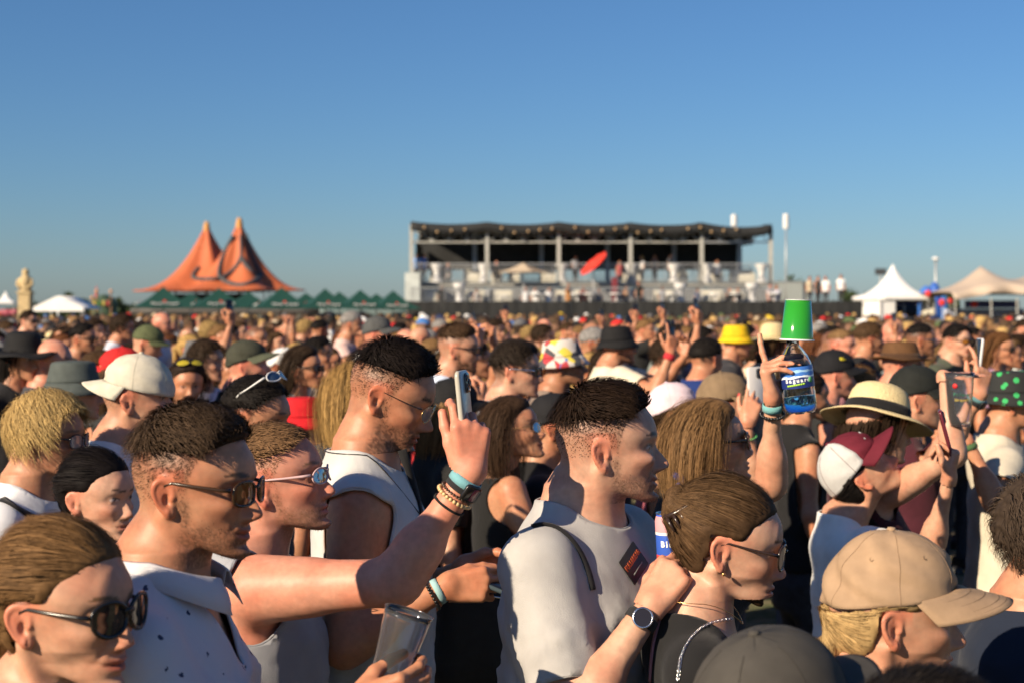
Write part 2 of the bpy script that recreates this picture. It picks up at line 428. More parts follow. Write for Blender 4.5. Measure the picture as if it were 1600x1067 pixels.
        if eyes:
            ea = ((ay - 0.0325) / 0.0145) ** 2
            op = 0.0050 * (1 - sleepy) * np.clip(1 - ea, 0, 1)
            ez = z - 0.0005 - 0.1 * (ay - 0.0325) * 0.5
            inside = (np.abs(ez) < op) & (x > 0.055)
            lash = (np.exp(-((ez - op) / 0.0016) ** 2) * (ea < 1.15) + 0.4 * np.exp(-((ez + op) / 0.0012) ** 2) * (ea < 1)) * (x > 0.055)
            mix(inside * 0.9, (0.62, 0.58, 0.55))
            ir = np.sqrt((ay - 0.0325) ** 2 + ez ** 2)
            mix(inside * (ir < 0.0058), (0.05, 0.03, 0.02)); mix(inside * (ir < 0.0026), (0.005, 0.005, 0.005))
            mix(np.clip(lash, 0, 1) * (0.8 + 0.2 * makeup), (0.02, 0.012, 0.01))
        if scalp_fn is not None:
            mix(scalp_fn(p), brow)
        return c
# ------------------------------------------------------------------ hands
def nrm(a):
    a = np.asarray(a, F4); return a / max(float(np.sqrt((a * a).sum())), 1e-9)
FING = [((0.027, 0.088), (0.043, 0.026, 0.021), 0.0092), ((0.0085, 0.092), (0.048, 0.030, 0.022), 0.0094),
        ((-0.0100, 0.087), (0.044, 0.028, 0.021), 0.0090), ((-0.0275, 0.079), (0.034, 0.021, 0.018), 0.0080)]
class Hand:
    """a hand from the wrist on: finger direction f, palm normal n, curl per finger (three bends), thumb"""
    def __init__(s, W, f, n, right=True, curl=0.35, spread=0.10, thumb=(0.7, 0.75, 0.25), thumb_bend=0.3, size=1.0, arm=None):
        f = nrm(f); n = np.asarray(n, F4); n = nrm(n - f * float(n @ f))
        t = np.cross(f, n) if right else np.cross(n, f)
        s.W, s.f, s.n, s.t, k = np.asarray(W, F4), f, n, t, size
        s.palm = []; s.fing = []; s.tips = []; s.knuck = []
        if np.isscalar(curl): curl = [curl] * 4
        sg = 1.0
        for i, ((lt, lf), seg, r) in enumerate(FING):
            K = s.W + k * (lf * f + lt * t - 0.002 * n)
            s.knuck.append(K)
            b = s.W + k * (0.006 * f + lt * 0.55 * t)
            s.palm.append((b, K - 0.003 * n, 0.0145 * k, 0.0118 * k))
            s.palm.append((s.W + k * (0.03 * f + lt * .8 * t + .006 * n), s.W + k * (0.07 * f + lt * t + 0.004 * n), 0.011 * k, 0.009 * k))
            c = curl[i]; c = (c, c, c * 0.7) if np.isscalar(c) else c
            an = 0.0; q = K; rr = r * k; prev = q; ch = []
            sp = spread * (1.4, 0.35, -0.6, -1.7)[i]
            fd = nrm(f * math.cos(sp) + t * math.sin(sp))
            for j in range(3):
                an += c[j] * 1.5
                d = fd * math.cos(an) + n * math.sin(an)
                e = q + d * seg[j] * k; ch.append((q, e, rr, rr * 0.90)); q = e; rr *= 0.90
            s.fing.append(ch); s.tips.append(q)
        B = s.W + k * (0.018 * f + 0.020 * t + 0.006 * n)
        a, b, c = thumb; d = nrm(a * f + b * t + c * n)
        e = B + d * 0.044 * k
        s.palm.append((B, e, 0.0165 * k, 0.0125 * k))
        d2 = nrm(d * math.cos(thumb_bend) + nrm(f * 0.6 - t * 0.8 * 1 + n * 0.2) * math.sin(thumb_bend))
        e2 = e + d2 * 0.034 * k; d3 = nrm(d2 * math.cos(thumb_bend) + nrm(f * 0.6 - t + n * .2) * math.sin(thumb_bend)); e3 = e2 + d3 * 0.026 * k
        s.fing.append([(e, e2, 0.0112 * k, 0.0102 * k), (e2, e3, 0.0102 * k, 0.0085 * k)]); s.tips.append(e3)
        s.grip = s.W + k * (0.075 * f + 0.028 * n)
        arm = f if arm is None else nrm(arm)
        s.arm = arm
    def sdf(s, p):
        d = None
        for a, b, r1, r2 in s.palm:
            e = rcone(p, a, b, r1, r2); d = e if d is None else smin(d, e, 0.010)
        for ch in s.fing:
            g = None
            for a, b, r1, r2 in ch:
                e = rcone(p, a, b, r1, r2); g = e if g is None else smin(g, e, 0.004)
            d = smin(d, g, 0.007)
        return d
    def bounds(s):
        pts = [s.W] + s.tips + s.knuck + [e for ch in s.fing for _, e, _, _ in ch]
        pts = np.array(pts); return pts.min(0) - 0.02, pts.max(0) + 0.02
    def nails(s, p):
        m = np.zeros(len(p), F4)
        for ch, tip in zip(s.fing, s.tips):
            a, b, r1, r2 = ch[-1]; dr = nrm(b - a)
            back = nrm(-s.n + dr * float(s.n @ dr)) if len(ch) == 3 else nrm(s.t * .6 - s.n * .5)
            ax = nrm(b - a); bk = nrm(back - ax * float(back @ ax))
            c = b + bk * r2 * 0.9 - ax * 0.002
            m = np.maximum(m, sstep(-np.sqrt(((p - c) ** 2).sum(1)), -0.0075, -0.0055))
        return m

def ik(S, W, hint, l1, l2):
    """elbow for shoulder S, wrist W; returns elbow and reachable wrist"""
    S = np.asarray(S, F4); W = np.asarray(W, F4); d = W - S; L = float(np.sqrt(d @ d)); u = d / max(L, 1e-6)
    if L > (l1 + l2) * 0.995: W = S + u * (l1 + l2) * 0.995; L = (l1 + l2) * 0.995
    if L < 0.12: W = S + u * 0.12; L = 0.12
    a = (l1 * l1 - l2 * l2 + L * L) / (2 * L); h = math.sqrt(max(l1 * l1 - a * a, 0))
    hv = np.asarray(hint, F4); hv = nrm(hv - u * float(hv @ u))
    return S + u * a + hv * h, W

# ------------------------------------------------------------------ torso sections below eye level: drop, half width, half depth, centre x
TM = np.array([[0.16, .060, .058, -.030], [0.19, .068, .062, -.034], [0.215, .100, .070, -.036], [0.245, .140, .083, -.034], [0.29, .168, .100, -.026],
               [0.35, .178, .114, -.018], [0.42, .174, .120, -.014], [0.50, .162, .114, -.014], [0.60, .150, .106, -.014], [0.70, .154, .108, -.016],
               [0.80, .166, .118, -.022], [0.90, .168, .116, -.024], [0.98, .150, .10, -.02]], F4)
TF = np.array([[0.16, .050, .050, -.028], [0.19, .056, .052, -.032], [0.215, .082, .060, -.034], [0.245, .115, .070, -.032], [0.29, .140, .085, -.022],
               [0.35, .148, .104, -.008], [0.41, .146, .114, -.002], [0.48, .132, .098, -.010], [0.58, .120, .088, -.014], [0.68, .140, .098, -.020],
               [0.78, .165, .115, -.026], [0.87, .172, .118, -.028], [0.96, .150, .10, -.02]], F4)
def clip_mesh(v, f, c):
    """keep the part of a mesh with c<0 and slide its rim onto c=0"""
    ins = c < 0; k = ins[f].any(1); f = f[k]
    acc = np.zeros((len(v), 3)); cnt = np.zeros(len(v)); n = f.shape[1]
    for i in range(n):
        for j in range(n):
            if i == j: continue
            a, b = f[:, i], f[:, j]; m = ~ins[a] & ins[b]
            a, b = a[m], b[m]; t = c[a] / (c[a] - c[b] + 1e-9)
            q = v[a] + (v[b] - v[a]) * t[:, None]
            np.add.at(acc, a, q); np.add.at(cnt, a, 1)
    m = cnt > 0; v = v.copy(); v[m] = (acc[m] / cnt[m][:, None]).astype(F4)
    used = np.unique(f); mp = np.full(len(v), -1, np.int64); mp[used] = np.arange(len(used))
    return v[used], mp[f]
class Body:
    """posed figure in its own frame: feet at z=0, facing +x, head centre (eye level, above the ears) at (0.025,0,hz)"""
    def __init__(s, hz, head, fem=0.0, bulk=1.0, belly=0.0, head_rot=(0, 0, 0), head_off=(0, 0, 0), arms=None, lean=0.0, neck=1.0, hscale=1.0, shoulder=1.0, nl=0.032):
        s.nl = nl
        s.hz, s.head, s.fem, s.bulk, s.lean, s.hs = hz, head, fem, bulk, lean, hscale
        T = TM * (1 - fem) + TF * fem; s.T = T.copy(); s.T[:, 0] -= nl * np.interp(T[:, 0], [.16, .6, .98], [1, 1, 0]); s.T[2:, 1] *= bulk * shoulder; s.T[2:, 2] *= bulk * (1 + 0.0)
        bel = belly * np.exp(-((T[:, 0] - 0.64) / 0.16) ** 2); s.T[:, 2] += bel * 0.05; s.T[:, 3] += bel * 0.035; s.T[:, 1] += bel * .025
        e = Euler((R(head_rot[2]), R(head_rot[1]), R(head_rot[0])), 'XYZ')      # roll, pitch(+down), yaw
        s.HR = np.array(e.to_matrix(), F4); s.Hc = V(0.025, 0, hz) + np.asarray(head_off, F4)
        s.N = V(-0.034, 0, hz - 0.195 + nl)
        nr = 0.0585 * (1 - 0.16 * fem) * neck; s.nr = nr
        s.na = s.Hc + s.HR @ V(-0.022, 0, -0.045) * hscale
        s.sw = 0.172 * (1 - 0.14 * fem) * (0.6 + 0.4 * bulk) * shoulder
        s.ar = (1 - 0.17 * fem) * (0.5 + 0.5 * bulk)
        s.arms = []; arms = arms or {}
        for sd in (-1, 1):
            a = dict(arms.get('R' if sd < 0 else 'L', {}))
            S = V(-0.028, sd * s.sw, hz - 0.282 + nl) + np.asarray(a.get('lift', (0, 0, 0)), F4)
            l1, l2 = 0.295 * (1 - .05 * fem), 0.250 * (1 - .05 * fem)
            if 'W' in a:
                E, W = ik(S, a['W'], a.get('hint', (-0.2, sd * 0.6, -1)), l1, l2)
            elif a.get('cross'):
                E, W = ik(S, V(0.22, sd * 0.04, hz - 0.50), (-0.3, sd * 0.7, -1), l1, l2)
            else:
                E = S + nrm(V(-0.06, sd * 0.20, -1)) * l1; W = E + nrm(V(0.22, sd * 0.02, -1)) * l2
            fa = nrm(W - E)
            f = a.get('f', fa); n = a.get('n', V(0, -sd * 1.0, 0) if abs(fa[1]) < .8 else V(1, 0, 0))
            H = Hand(W, f, n, right=(sd < 0), curl=a.get('curl', 0.4), spread=a.get('spread', 0.08), thumb=a.get('thumb', (0.75, 0.55, 0.3)),
                     thumb_bend=a.get('tb', 0.25), size=(1 - .09 * fem) * a.get('hsize', 1), arm=fa) if a.get('hand', True) else None
            s.arms.append(dict(S=S, E=E, W=W, fa=fa, H=H, sd=sd, skip=a.get('skip', False), posed='W' in a))
    def torso(s, p):
        z = s.hz - p[:, 2]; T = s.T; zo = z + s.nl
        w = np.interp(z, T[:, 0], T[:, 1]); d = np.interp(z, T[:, 0], T[:, 2]); c = np.interp(z, T[:, 0], T[:, 3])
        x = p[:, 0] - c - s.lean * np.clip(s.hz - 0.2 - p[:, 2], 0, 1) * -1; y = p[:, 1]
        r = np.sqrt(x * x + y * y) + 1e-6
        q = (np.abs(x / d) ** 2.3 + np.abs(y / w) ** 2.3) ** (1 / 2.3) + 1e-6
        dd = (r - r / q) * 0.8
        ft = 0
        if s.fem > 0.3:
            ay = np.abs(y); b = gz(ay, zo, 0.068, 0.43, 0.05, 0.05)
            ft = b * 0.032 * sstep(x, 0.0, 0.07)
        else:
            ay = np.abs(y); ft = 0.008 * gz(ay, zo, 0.075, 0.37, 0.05, 0.045) * sstep(x, 0, 0.06)
        dd = dd - ft
        return np.maximum(dd, np.maximum(z - 1.0, 0.15 - s.nl - z))
    def limb(s, p, A, fore=True):
        r = s.ar
        d = rcone(p, A['S'], A['E'], 0.057 * r, 0.042 * r)
        m = A['S'] * 0.62 + A['E'] * 0.38
        d = smin(d, rcone(p, A['S'] + V(0, A['sd'] * 0.004, 0.004), m, 0.060 * r, 0.047 * r), 0.03)
        if fore:
            q = A['E'] * 0.68 + A['W'] * 0.32
            f = smin(rcone(p, A['E'], A['W'], 0.040 * r, 0.0245 * r), rcone(p, A['E'] * .9 + A['W'] * .1, q, 0.0435 * r, 0.0435 * r), 0.03)
            d = smin(d, f, 0.025)
        return d
    def base(s, p, fore=True, k=0.045):
        """trunk with arms, without head and hands"""
        d = s.torso(p)
        for A in s.arms:
            if A['skip']: continue
            d = smin(d, s.limb(p, A, fore), k)
        return d
    def neckd(s, p):
        d = rcone(p, s.na, s.N + V(0, 0, -0.03), s.nr * 0.97, s.nr * 1.10)
        d = smin(d, rcone(p, s.N + V(-0.01, 0, 0.045), s.N + V(-0.012, 0, -0.06), s.nr * 0.8, s.nr * 1.5), 0.05)
        for sd in (-1, 1):
            a = s.Hc + s.HR @ V(-0.020, sd * 0.056, -0.045); b = s.N + V(0.052, sd * 0.014, -0.045)
            d = smin(d, rcone(p, a, b, 0.0125, 0.010), 0.014)
            d = smin(d, rcone(p, s.N + V(-0.015, sd * .02, 0.03), s.N + V(0.0, sd * s.sw * .75, -0.065), 0.030, 0.032 * s.bulk), 0.04)
        if s.fem < 0.5:
            a = s.na * .45 + s.N * .55
            d = smin(d, ell(p, a + V(s.nr * 0.93, 0, 0.01), (0.012, 0.011, 0.02)), 0.012)
        return d
    def tohead(s, p): return ((p - s.Hc) @ s.HR) / s.hs
    def trunk(s, p): return smin(s.base(p), s.neckd(p), 0.035)
    def all(s, p):
        d = s.trunk(p)
        return smin(d, s.head.sdf(s.tohead(p)) * s.hs, 0.014)
    def headneck(s, p):
        d = smin(s.torso(p), s.neckd(p), 0.035)
        for A in s.arms:
            if A['skip']: continue
            d = smin(d, rcone(p, A['S'], A['E'], 0.057 * s.ar, 0.042 * s.ar), 0.045)
        return smin(d, s.head.sdf(s.tohead(p)) * s.hs, 0.014)
    def mesh(s, skin, ch=0.003, idle=0.011, cb=0.008, cf=None, colour=None, nailcol=None, bottom=None, rl=1, paint=None):
        cf = cf or ch
        hz = s.hz; parts = []
        zc = s.N[2] + 0.035
        lo = s.Hc + V(-0.15, -0.135, 0) * s.hs; hi = s.Hc + V(0.16, 0.135, 0.15) * s.hs; lo[2] = zc - 0.012
        v, f = polygonise(s.headneck, lo, hi, ch, safety=2.0)
        if rl: v = relax(s.headneck, v, rl)
        fc = v[f].mean(1)
        k = fc[:, 2] > zc - 0.006
        v, f = compact(v, f, k); parts.append((v, f, 'head'))
        bottom = bottom if bottom is not None else hz - 0.93
        pts = [s.T[:, 0] * 0]; xs = [A[q] for A in s.arms for q in ('S', 'E', 'W')]
        xs = np.array(xs + [V(-.17, -.22, hz - .9), V(.17, .22, hz - .15)]); lo = xs.min(0) - 0.08; hi = xs.max(0) + 0.08; lo[2] = max(lo[2], bottom - 0.05) if all(A['W'][2] > bottom for A in s.arms) else lo[2]
        # body pass
        v, f = polygonise(s.trunk, lo, hi, cb)
        fc = v[f].mean(1)
        hd = fc - s.Hc
        k = ~((fc[:, 2] > zc) & (np.abs(hd[:, 0]) < 0.16 * s.hs) & (np.abs(hd[:, 1]) < 0.128 * s.hs) & (hd[:, 2] < 0.16))
        for A in s.arms:
            if A['H'] is not None: k &= ~(((fc - A['W']) @ A['fa'] > 0.002) & (((fc - A['W']) ** 2).sum(1) < 0.08 ** 2))
        k &= ~((fc[:, 2] < hz - 0.80) & (np.abs(fc[:, 1]) < s.sw * .9) & (np.abs(fc[:, 0]) < .2))      # inside the trousers
        v, f = compact(v, f, k); parts.append((v, f, 'body'))
        for A in s.arms:
            H = A['H']
            if H is None or A['skip']: continue
            lo, hi = H.bounds(); lo = np.minimum(lo, A['W'] - 0.04); hi = np.maximum(hi, A['W'] + 0.04)
            fn = lambda p, A=A, H=H: smin(H.sdf(p), rcone(p, A['E'], A['W'] + A['fa'] * 0.01, 0.040 * s.ar, 0.0245 * s.ar), 0.016)
            v, f = polygonise(fn, lo, hi, cf if A['posed'] else max(cf, idle), levels=2)
            if rl and A['posed']: v = relax(fn, v, 1)
            fc = v[f].mean(1); k = (fc - A['W']) @ A['fa'] > -0.006
            v, f = compact(v, f, k); parts.append((v, f, H))
        vs, fs, cs = [], [], []; n = 0; skin = np.asarray(skin, F4)
        for v, f, w in parts:
            if len(v) == 0: continue
            if isinstance(w, Hand):
                c = np.tile(skin * V(1.02, 0.93, 0.90), (len(v), 1)); m = w.nails(v)[:, None]
                c = c * (1 - m) + np.asarray(nailcol if nailcol is not None else skin * V(1.15, 1.0, 1.0), F4) * m
            elif w == 'head' and colour is not None:
                c = s.head.colour(s.tohead(v), skin, **colour)
            else: c = np.tile(skin, (len(v), 1))
            if paint is not None: c = paint(v, c)
            vs.append(v); fs.append(f + n); cs.append(c); n += len(v)
        return np.concatenate(vs), np.concatenate(fs), np.concatenate(cs)
    # -------------------------------------------------------------- clothes
    def garment(s, kind, cell=0.009, off=0.010, wr=0.006, seed=0, hem=None, sleeve=0.62, loose=0.5, neck_r=0.0, vneck=0.0):
        hz = s.hz; hem = hz - 0.80 if hem is None else hem
        fore = kind in ('long',)
        Nn = s.N
        def outer(p):
            d = s.base(p, fore, 0.026)
            g = -off
            ax = wnoise(p * V(1, 1, 0.6), 30, seed) * 0.45 + wnoise(p, 62, seed + 3) * 0.25 - 0.9 * (1 - np.abs(wnoise(p * V(1, 1, .75) + V(.0, .0, .35) * p[:, :1], 15, seed + 8))) ** 4 + .3
            zz = s.hz - p[:, 2]
            g = g - loose * 0.018 * sstep(zz, 0.36, 0.62)
            for A in s.arms:
                if A['skip']: continue
                # sleeves hang away from the arm
                ba = A['E'] - A['S']; h = (p - A['S']) @ ba / float(ba @ ba)
                q = A['S'] + np.clip(h, 0, 1)[:, None] * ba; near = np.sqrt(((p - q) ** 2).sum(1)) < 0.12
                g = g - near * sstep(h, 0.15, 0.75) * 0.012 * loose
            d = smin(d, rcone(p, Nn + V(-0.01, 0, 0.02), Nn + V(-0.012, 0, -0.06), s.nr * 0.9, s.nr * 1.5), 0.05)
            for sd in (-1, 1):
                d = smin(d, rcone(p, Nn + V(-0.015, sd * .02, 0.03), Nn + V(0.0, sd * s.sw * .75, -0.065), 0.030, 0.032 * s.bulk), 0.04)
            fold = np.abs(np.sin((p[:, 2] * 1.0 + np.abs(p[:, 1]) * 0.8 + 0.03 * ax) * 42 + seed)) ** 2
            return d + g + wr * ax * sstep(zz, 0.22, 0.34) - wr * 0.5 * fold * sstep(zz, 0.34, 0.5)
        def cut(p):
            zz = s.hz - p[:, 2]
            c = hem - p[:, 2] + 0.012 * wnoise(p, 9, seed + 5)
            rr = s.nr + 0.024 + neck_r
            nk = rcone(p, Nn + V(0.016 + 0.5 * neck_r, 0, 0.012 - 0.6 * neck_r), Nn + V(-0.03, 0, 0.30), rr, rr + 0.10)
            c = np.maximum(c, -nk)
            if vneck:
                tri = np.maximum(np.abs(p[:, 1]) - np.clip((p[:, 2] - (Nn[2] - vneck)) * 0.42, 0, 1), 0.02 - p[:, 0])
                c = np.maximum(c, -tri)
            for A in s.arms:
                if A['skip']: continue
                ba = A['E'] - A['S']; L = float(np.sqrt(ba @ ba)); h = (p - A['S']) @ ba / L
                q = p - A['S'] - h[:, None] * ba / L; rad = np.sqrt((q * q).sum(1))
                own = s.torso(p) - s.limb(p, A, False)         # >0 where the arm, not the trunk, is nearest
                if kind == 'tee':
                    c = np.maximum(c, np.minimum(h - sleeve * L, own + 0.012))
                elif kind in ('tank', 'crop'):
                    o = V(0, A['sd'] * (0.045 if kind == 'tank' else 0.01), -0.02)
                    c = np.maximum(c, -(rcone(p, A['S'] + o + V(0, 0, -.01), A['S'] + o * 1.0 + V(0, A['sd'] * 0.2, 0.0), 0.082 if kind == 'tank' else .088, 0.16)))
                    c = np.maximum(c, np.minimum(own - 0.004, h + 0.02))
                elif kind == 'long':
                    ba2 = A['W'] - A['E']; L2 = float(np.sqrt(ba2 @ ba2)); h2 = (p - A['E']) @ ba2 / L2
                    dd = p - A['W']; nearw = (dd * dd).sum(1) < 0.12 ** 2
                    c = np.maximum(c, np.where(nearw, h2 - (L2 - 0.015), -1))
            if kind == 'crop':
                c = np.maximum(c, np.where(np.abs(p[:, 1]) < 0.05, p[:, 2] - (s.hz - 0.34), p[:, 2] - (s.hz - 0.16)))
            return c
        xs = [A['S'] for A in s.arms] + [A['E'] for A in s.arms] + ([A['W'] for A in s.arms] if fore else [])
        xs = np.array(xs + [V(-.2 * s.bulk, -.24 * s.bulk, hem), V(.22 * s.bulk, .24 * s.bulk, hz - .12)]); lo = xs.min(0) - .08; hi = xs.max(0) + .08; lo[2] = hem - 0.04
        v, f = polygonise(outer, lo, hi, cell, levels=2, safety=1.55)
        return clip_mesh(v, f, cut(v)) if len(v) else (v, f)
    def legs(s, cell=0.02, stride=0.0, shorts=False):
        hz = s.hz; hip = hz - 0.86; fem = s.fem; w = 0.088
        def fn(p):
            d = s.torso(p) - 0.014
            d = np.maximum(d, p[:, 2] - (hz - 0.74))
            for sd in (-1, 1):
                h = V(-.02, sd * w, hip); k = V(0.01 + stride * sd, sd * 0.10, 0.50 * hz / 1.63); a = V(-.03 + stride * sd, sd * 0.105, 0.07)
                d = smin(d, smin(rcone(p, h, k, 0.098 * s.bulk, 0.068), rcone(p, k, a, 0.066, 0.050), .03), 0.03)
            d = np.maximum(d, 0.045 - p[:, 2])
            return d + 0.004 * wnoise(p, 16, 2)
        return polygonise(fn, V(-.28, -.30, 0.0), V(.28, .30, hz - .68), cell, levels=2)
def shoe_mesh(sd, stride=0.0):
    x0 = -.03 + stride * sd
    P = []
    sec = [(-.085, .022, .05), (-.075, .034, .075), (-.03, .038, .095), (.04, .038, .07), (.11, .046, .052), (.165, .040, .040), (.19, .018, .025)]
    for (x, w, h) in sec:
        row = []
        for k in range(9):
            a = math.pi * k / 8
            row.append((x0 + x, sd * 0.105 + w * math.cos(a), 0.004 + h * max(math.sin(a), 0) ** 0.6))
        row.append((x0 + x, sd * 0.105 - w, 0.003)); row.append((x0 + x, sd * 0.105 + w, 0.003))
        P.append(row)
    mb = MB(); mb.grid(P)
    mb.f.append(tuple(range(len(P[0])))); mb.f.append(tuple((len(P) - 1) * len(P[0]) + i for i in reversed(range(len(P[0])))))
    return mb

# ------------------------------------------------------------------ hair
HX = V(-0.11, -0.055, -0.036, -0.026, 0.004, 0.010, 0.022, 0.027, 0.040, 0.055, 0.072, 0.095)
HZ = V(-0.074, -0.072, -0.045, 0.020, 0.026, -0.008, -0.010, 0.018, 0.048, 0.060, 0.073, 0.082)
def scalp_mask(p, soft=0.006, up=0.0, recede=0.0):
    zl = np.interp(p[:, 0], HX, HZ) + up + recede * sstep(np.abs(p[:, 1]), 0.012, 0.04) * sstep(p[:, 0], 0.03, 0.06) * 0.02
    m = sstep(p[:, 2] - zl, -soft * 0.5, soft)
    return m
def fade_fn(top=0.075, low=0.0, strength=0.85, recede=0.0):
    def fn(p):
        m = scalp_mask(p, 0.012, recede=recede)
        g = 0.45 + 0.55 * sstep(p[:, 2], low - .01, top - 0.012)
        n = np.random.default_rng(9).uniform(0.85, 1.12, len(p)).astype(F4)
        return np.clip(m * g * strength * n, 0, 1)
    return fn
def scalp_points(head, n, rng, maskfn, grow=0.0):
    d = rng.normal(size=(int(n * 3.4), 3)).astype(F4); d /= np.sqrt((d * d).sum(1, keepdims=True))
    c = V(-0.003, 0, 0.03)
    a = np.zeros(len(d), F4); b = np.full(len(d), 0.22, F4)
    for _ in range(16):
        m = (a + b) / 2; o = head.skull(c + d * m[:, None]) - grow > 0
        b = np.where(o, m, b); a = np.where(o, a, m)
    p = c + d * b[:, None]
    k = rng.random(len(p)) < maskfn(p); p = p[k][:n]
    e = 0.002
    g = np.stack([head.skull(p + V(e, 0, 0)) - head.skull(p - V(e, 0, 0)), head.skull(p + V(0, e, 0)) - head.skull(p - V(0, e, 0)), head.skull(p + V(0, 0, e)) - head.skull(p - V(0, 0, e))], -1)
    g /= np.sqrt((g * g).sum(1, keepdims=True)) + 1e-9
    return p, g
def ribbons(P, Nn, width, col, rng, colvar=0.22, tips=None):
    """P (S,K,3) strand points, Nn (S,K,3) surface normals -> ribbons mesh"""
    S, K = P.shape[:2]
    T = np.gradient(P, axis=1); T /= np.sqrt((T * T).sum(-1, keepdims=True)) + 1e-9
    W = np.cross(T, Nn); W /= np.sqrt((W * W).sum(-1, keepdims=True)) + 1e-9
    tp = np.interp(np.linspace(0, 1, K), [0, .15, .6, 1], [0.6, 1, 0.9, 0.12])[None, :, None]
    w = (width * rng.uniform(0.6, 1.3, size=(S, 1, 1))) * tp * 0.5
    v = np.stack([P - W * w, P + W * w], 2).reshape(-1, 3)
    i = np.arange(S)[:, None] * K * 2 + np.arange(K - 1)[None] * 2
    f = np.stack([i, i + 1, i + 3, i + 2], -1).reshape(-1, 4)
    base = np.asarray(col, F4)
    cv = np.exp(rng.normal(0, colvar, size=(S, 1))).astype(F4)
    c = base * cv
    if tips is not None:
        t = np.linspace(0, 1, K)[None, :, None] ** 1.5 * rng.uniform(0.2, 1, size=(S, 1, 1))
        c = c[:, None, :] * (1 - t) + np.asarray(tips, F4) * cv[:, None] * t
    else: c = np.repeat(c[:, None, :], K, 1)
    c = np.repeat(c[:, :, None, :], 2, 2).reshape(-1, 3)
    return v.astype(F4), f, np.clip(c, 0, 1).astype(F4)
def grow(head, p, n, dirfn, length, rng, K=5, lift=0.004, grav=0.0, curl=0.0, curlf=60, jitter=0.25, extra=None, lvar=0.35, tang=0.0, target=None, follow=0.0):
    """strands that leave the scalp, bend with gravity and stay outside the skull (and any extra solid)"""
    S = len(p); P = np.zeros((S, K, 3), F4); Nn = np.zeros((S, K, 3), F4)
    q = p - n * 0.003; P[:, 0] = q; Nn[:, 0] = n
    d = dirfn(p, n)
    if tang: d = d - n * (d * n).sum(1, keepdims=True) * tang
    d = nrmrows(d) + rng.normal(0, jitter, size=p.shape).astype(F4); d /= np.sqrt((d * d).sum(1, keepdims=True)) + 1e-9
    st = (length if not callable(length) else length(p)) * np.exp(rng.normal(0, lvar, size=S)) / (K - 1)
    ph = rng.uniform(0, 6.28, size=S)
    sd = head.skull if extra is None else (lambda q: np.minimum(head.skull(q), extra(q)))
    for k in range(1, K):
        q = q + d * st[:, None]
        if curl:
            s = np.sin(ph + k * curlf); c = np.cos(ph + k * curlf * 1.3)
            q = q + curl * np.stack([s, c, s * c], -1).astype(F4)
        dd = sd(q); e = 0.003
        g = np.stack([sd(q + V(e, 0, 0)) - dd, sd(q + V(0, e, 0)) - dd, sd(q + V(0, 0, e)) - dd], -1); g /= np.sqrt((g * g).sum(1, keepdims=True)) + 1e-9
        lf = lift * rng.uniform(0.5, 1.5, size=S)
        push = np.maximum(lf - dd, 0); q = q + g * push[:, None]
        P[:, k] = q; Nn[:, k] = g
        d = q - P[:, k - 1]; d /= np.sqrt((d * d).sum(1, keepdims=True)) + 1e-9
        d = d + V(0, 0, -grav)
        if target is not None:
            d = d + nrmrows(target - q) * follow
        if tang: d = d - g * ((d * g).sum(1, keepdims=True) * tang * (dd < max(lift * 4, .012))[:, None])
        d /= np.sqrt((d * d).sum(1, keepdims=True)) + 1e-9
    return P, Nn
def hair_shell(head, thick, cell, extra=None, lo=(-0.16, -0.13, -0.14), hi=(0.15, 0.13, 0.18)):
    def fn(p):
        d = head.skull(p) - thick(p)
        if extra is not None: d = smin(d, extra(p), 0.02)
        return d
    return polygonise(fn, V(*lo), V(*hi), cell, levels=2, safety=1.6)
def join(*ms):
    vs, fs, cs, n = [], [], [], 0
    for v, f, c in ms:
        if len(v) == 0: continue
        if np.ndim(c) == 1: c = np.tile(np.asarray(c, F4), (len(v), 1))
        vs.append(v); fs.append(f + n); cs.append(c); n += len(v)
    return np.concatenate(vs), np.concatenate(fs), np.concatenate(cs)

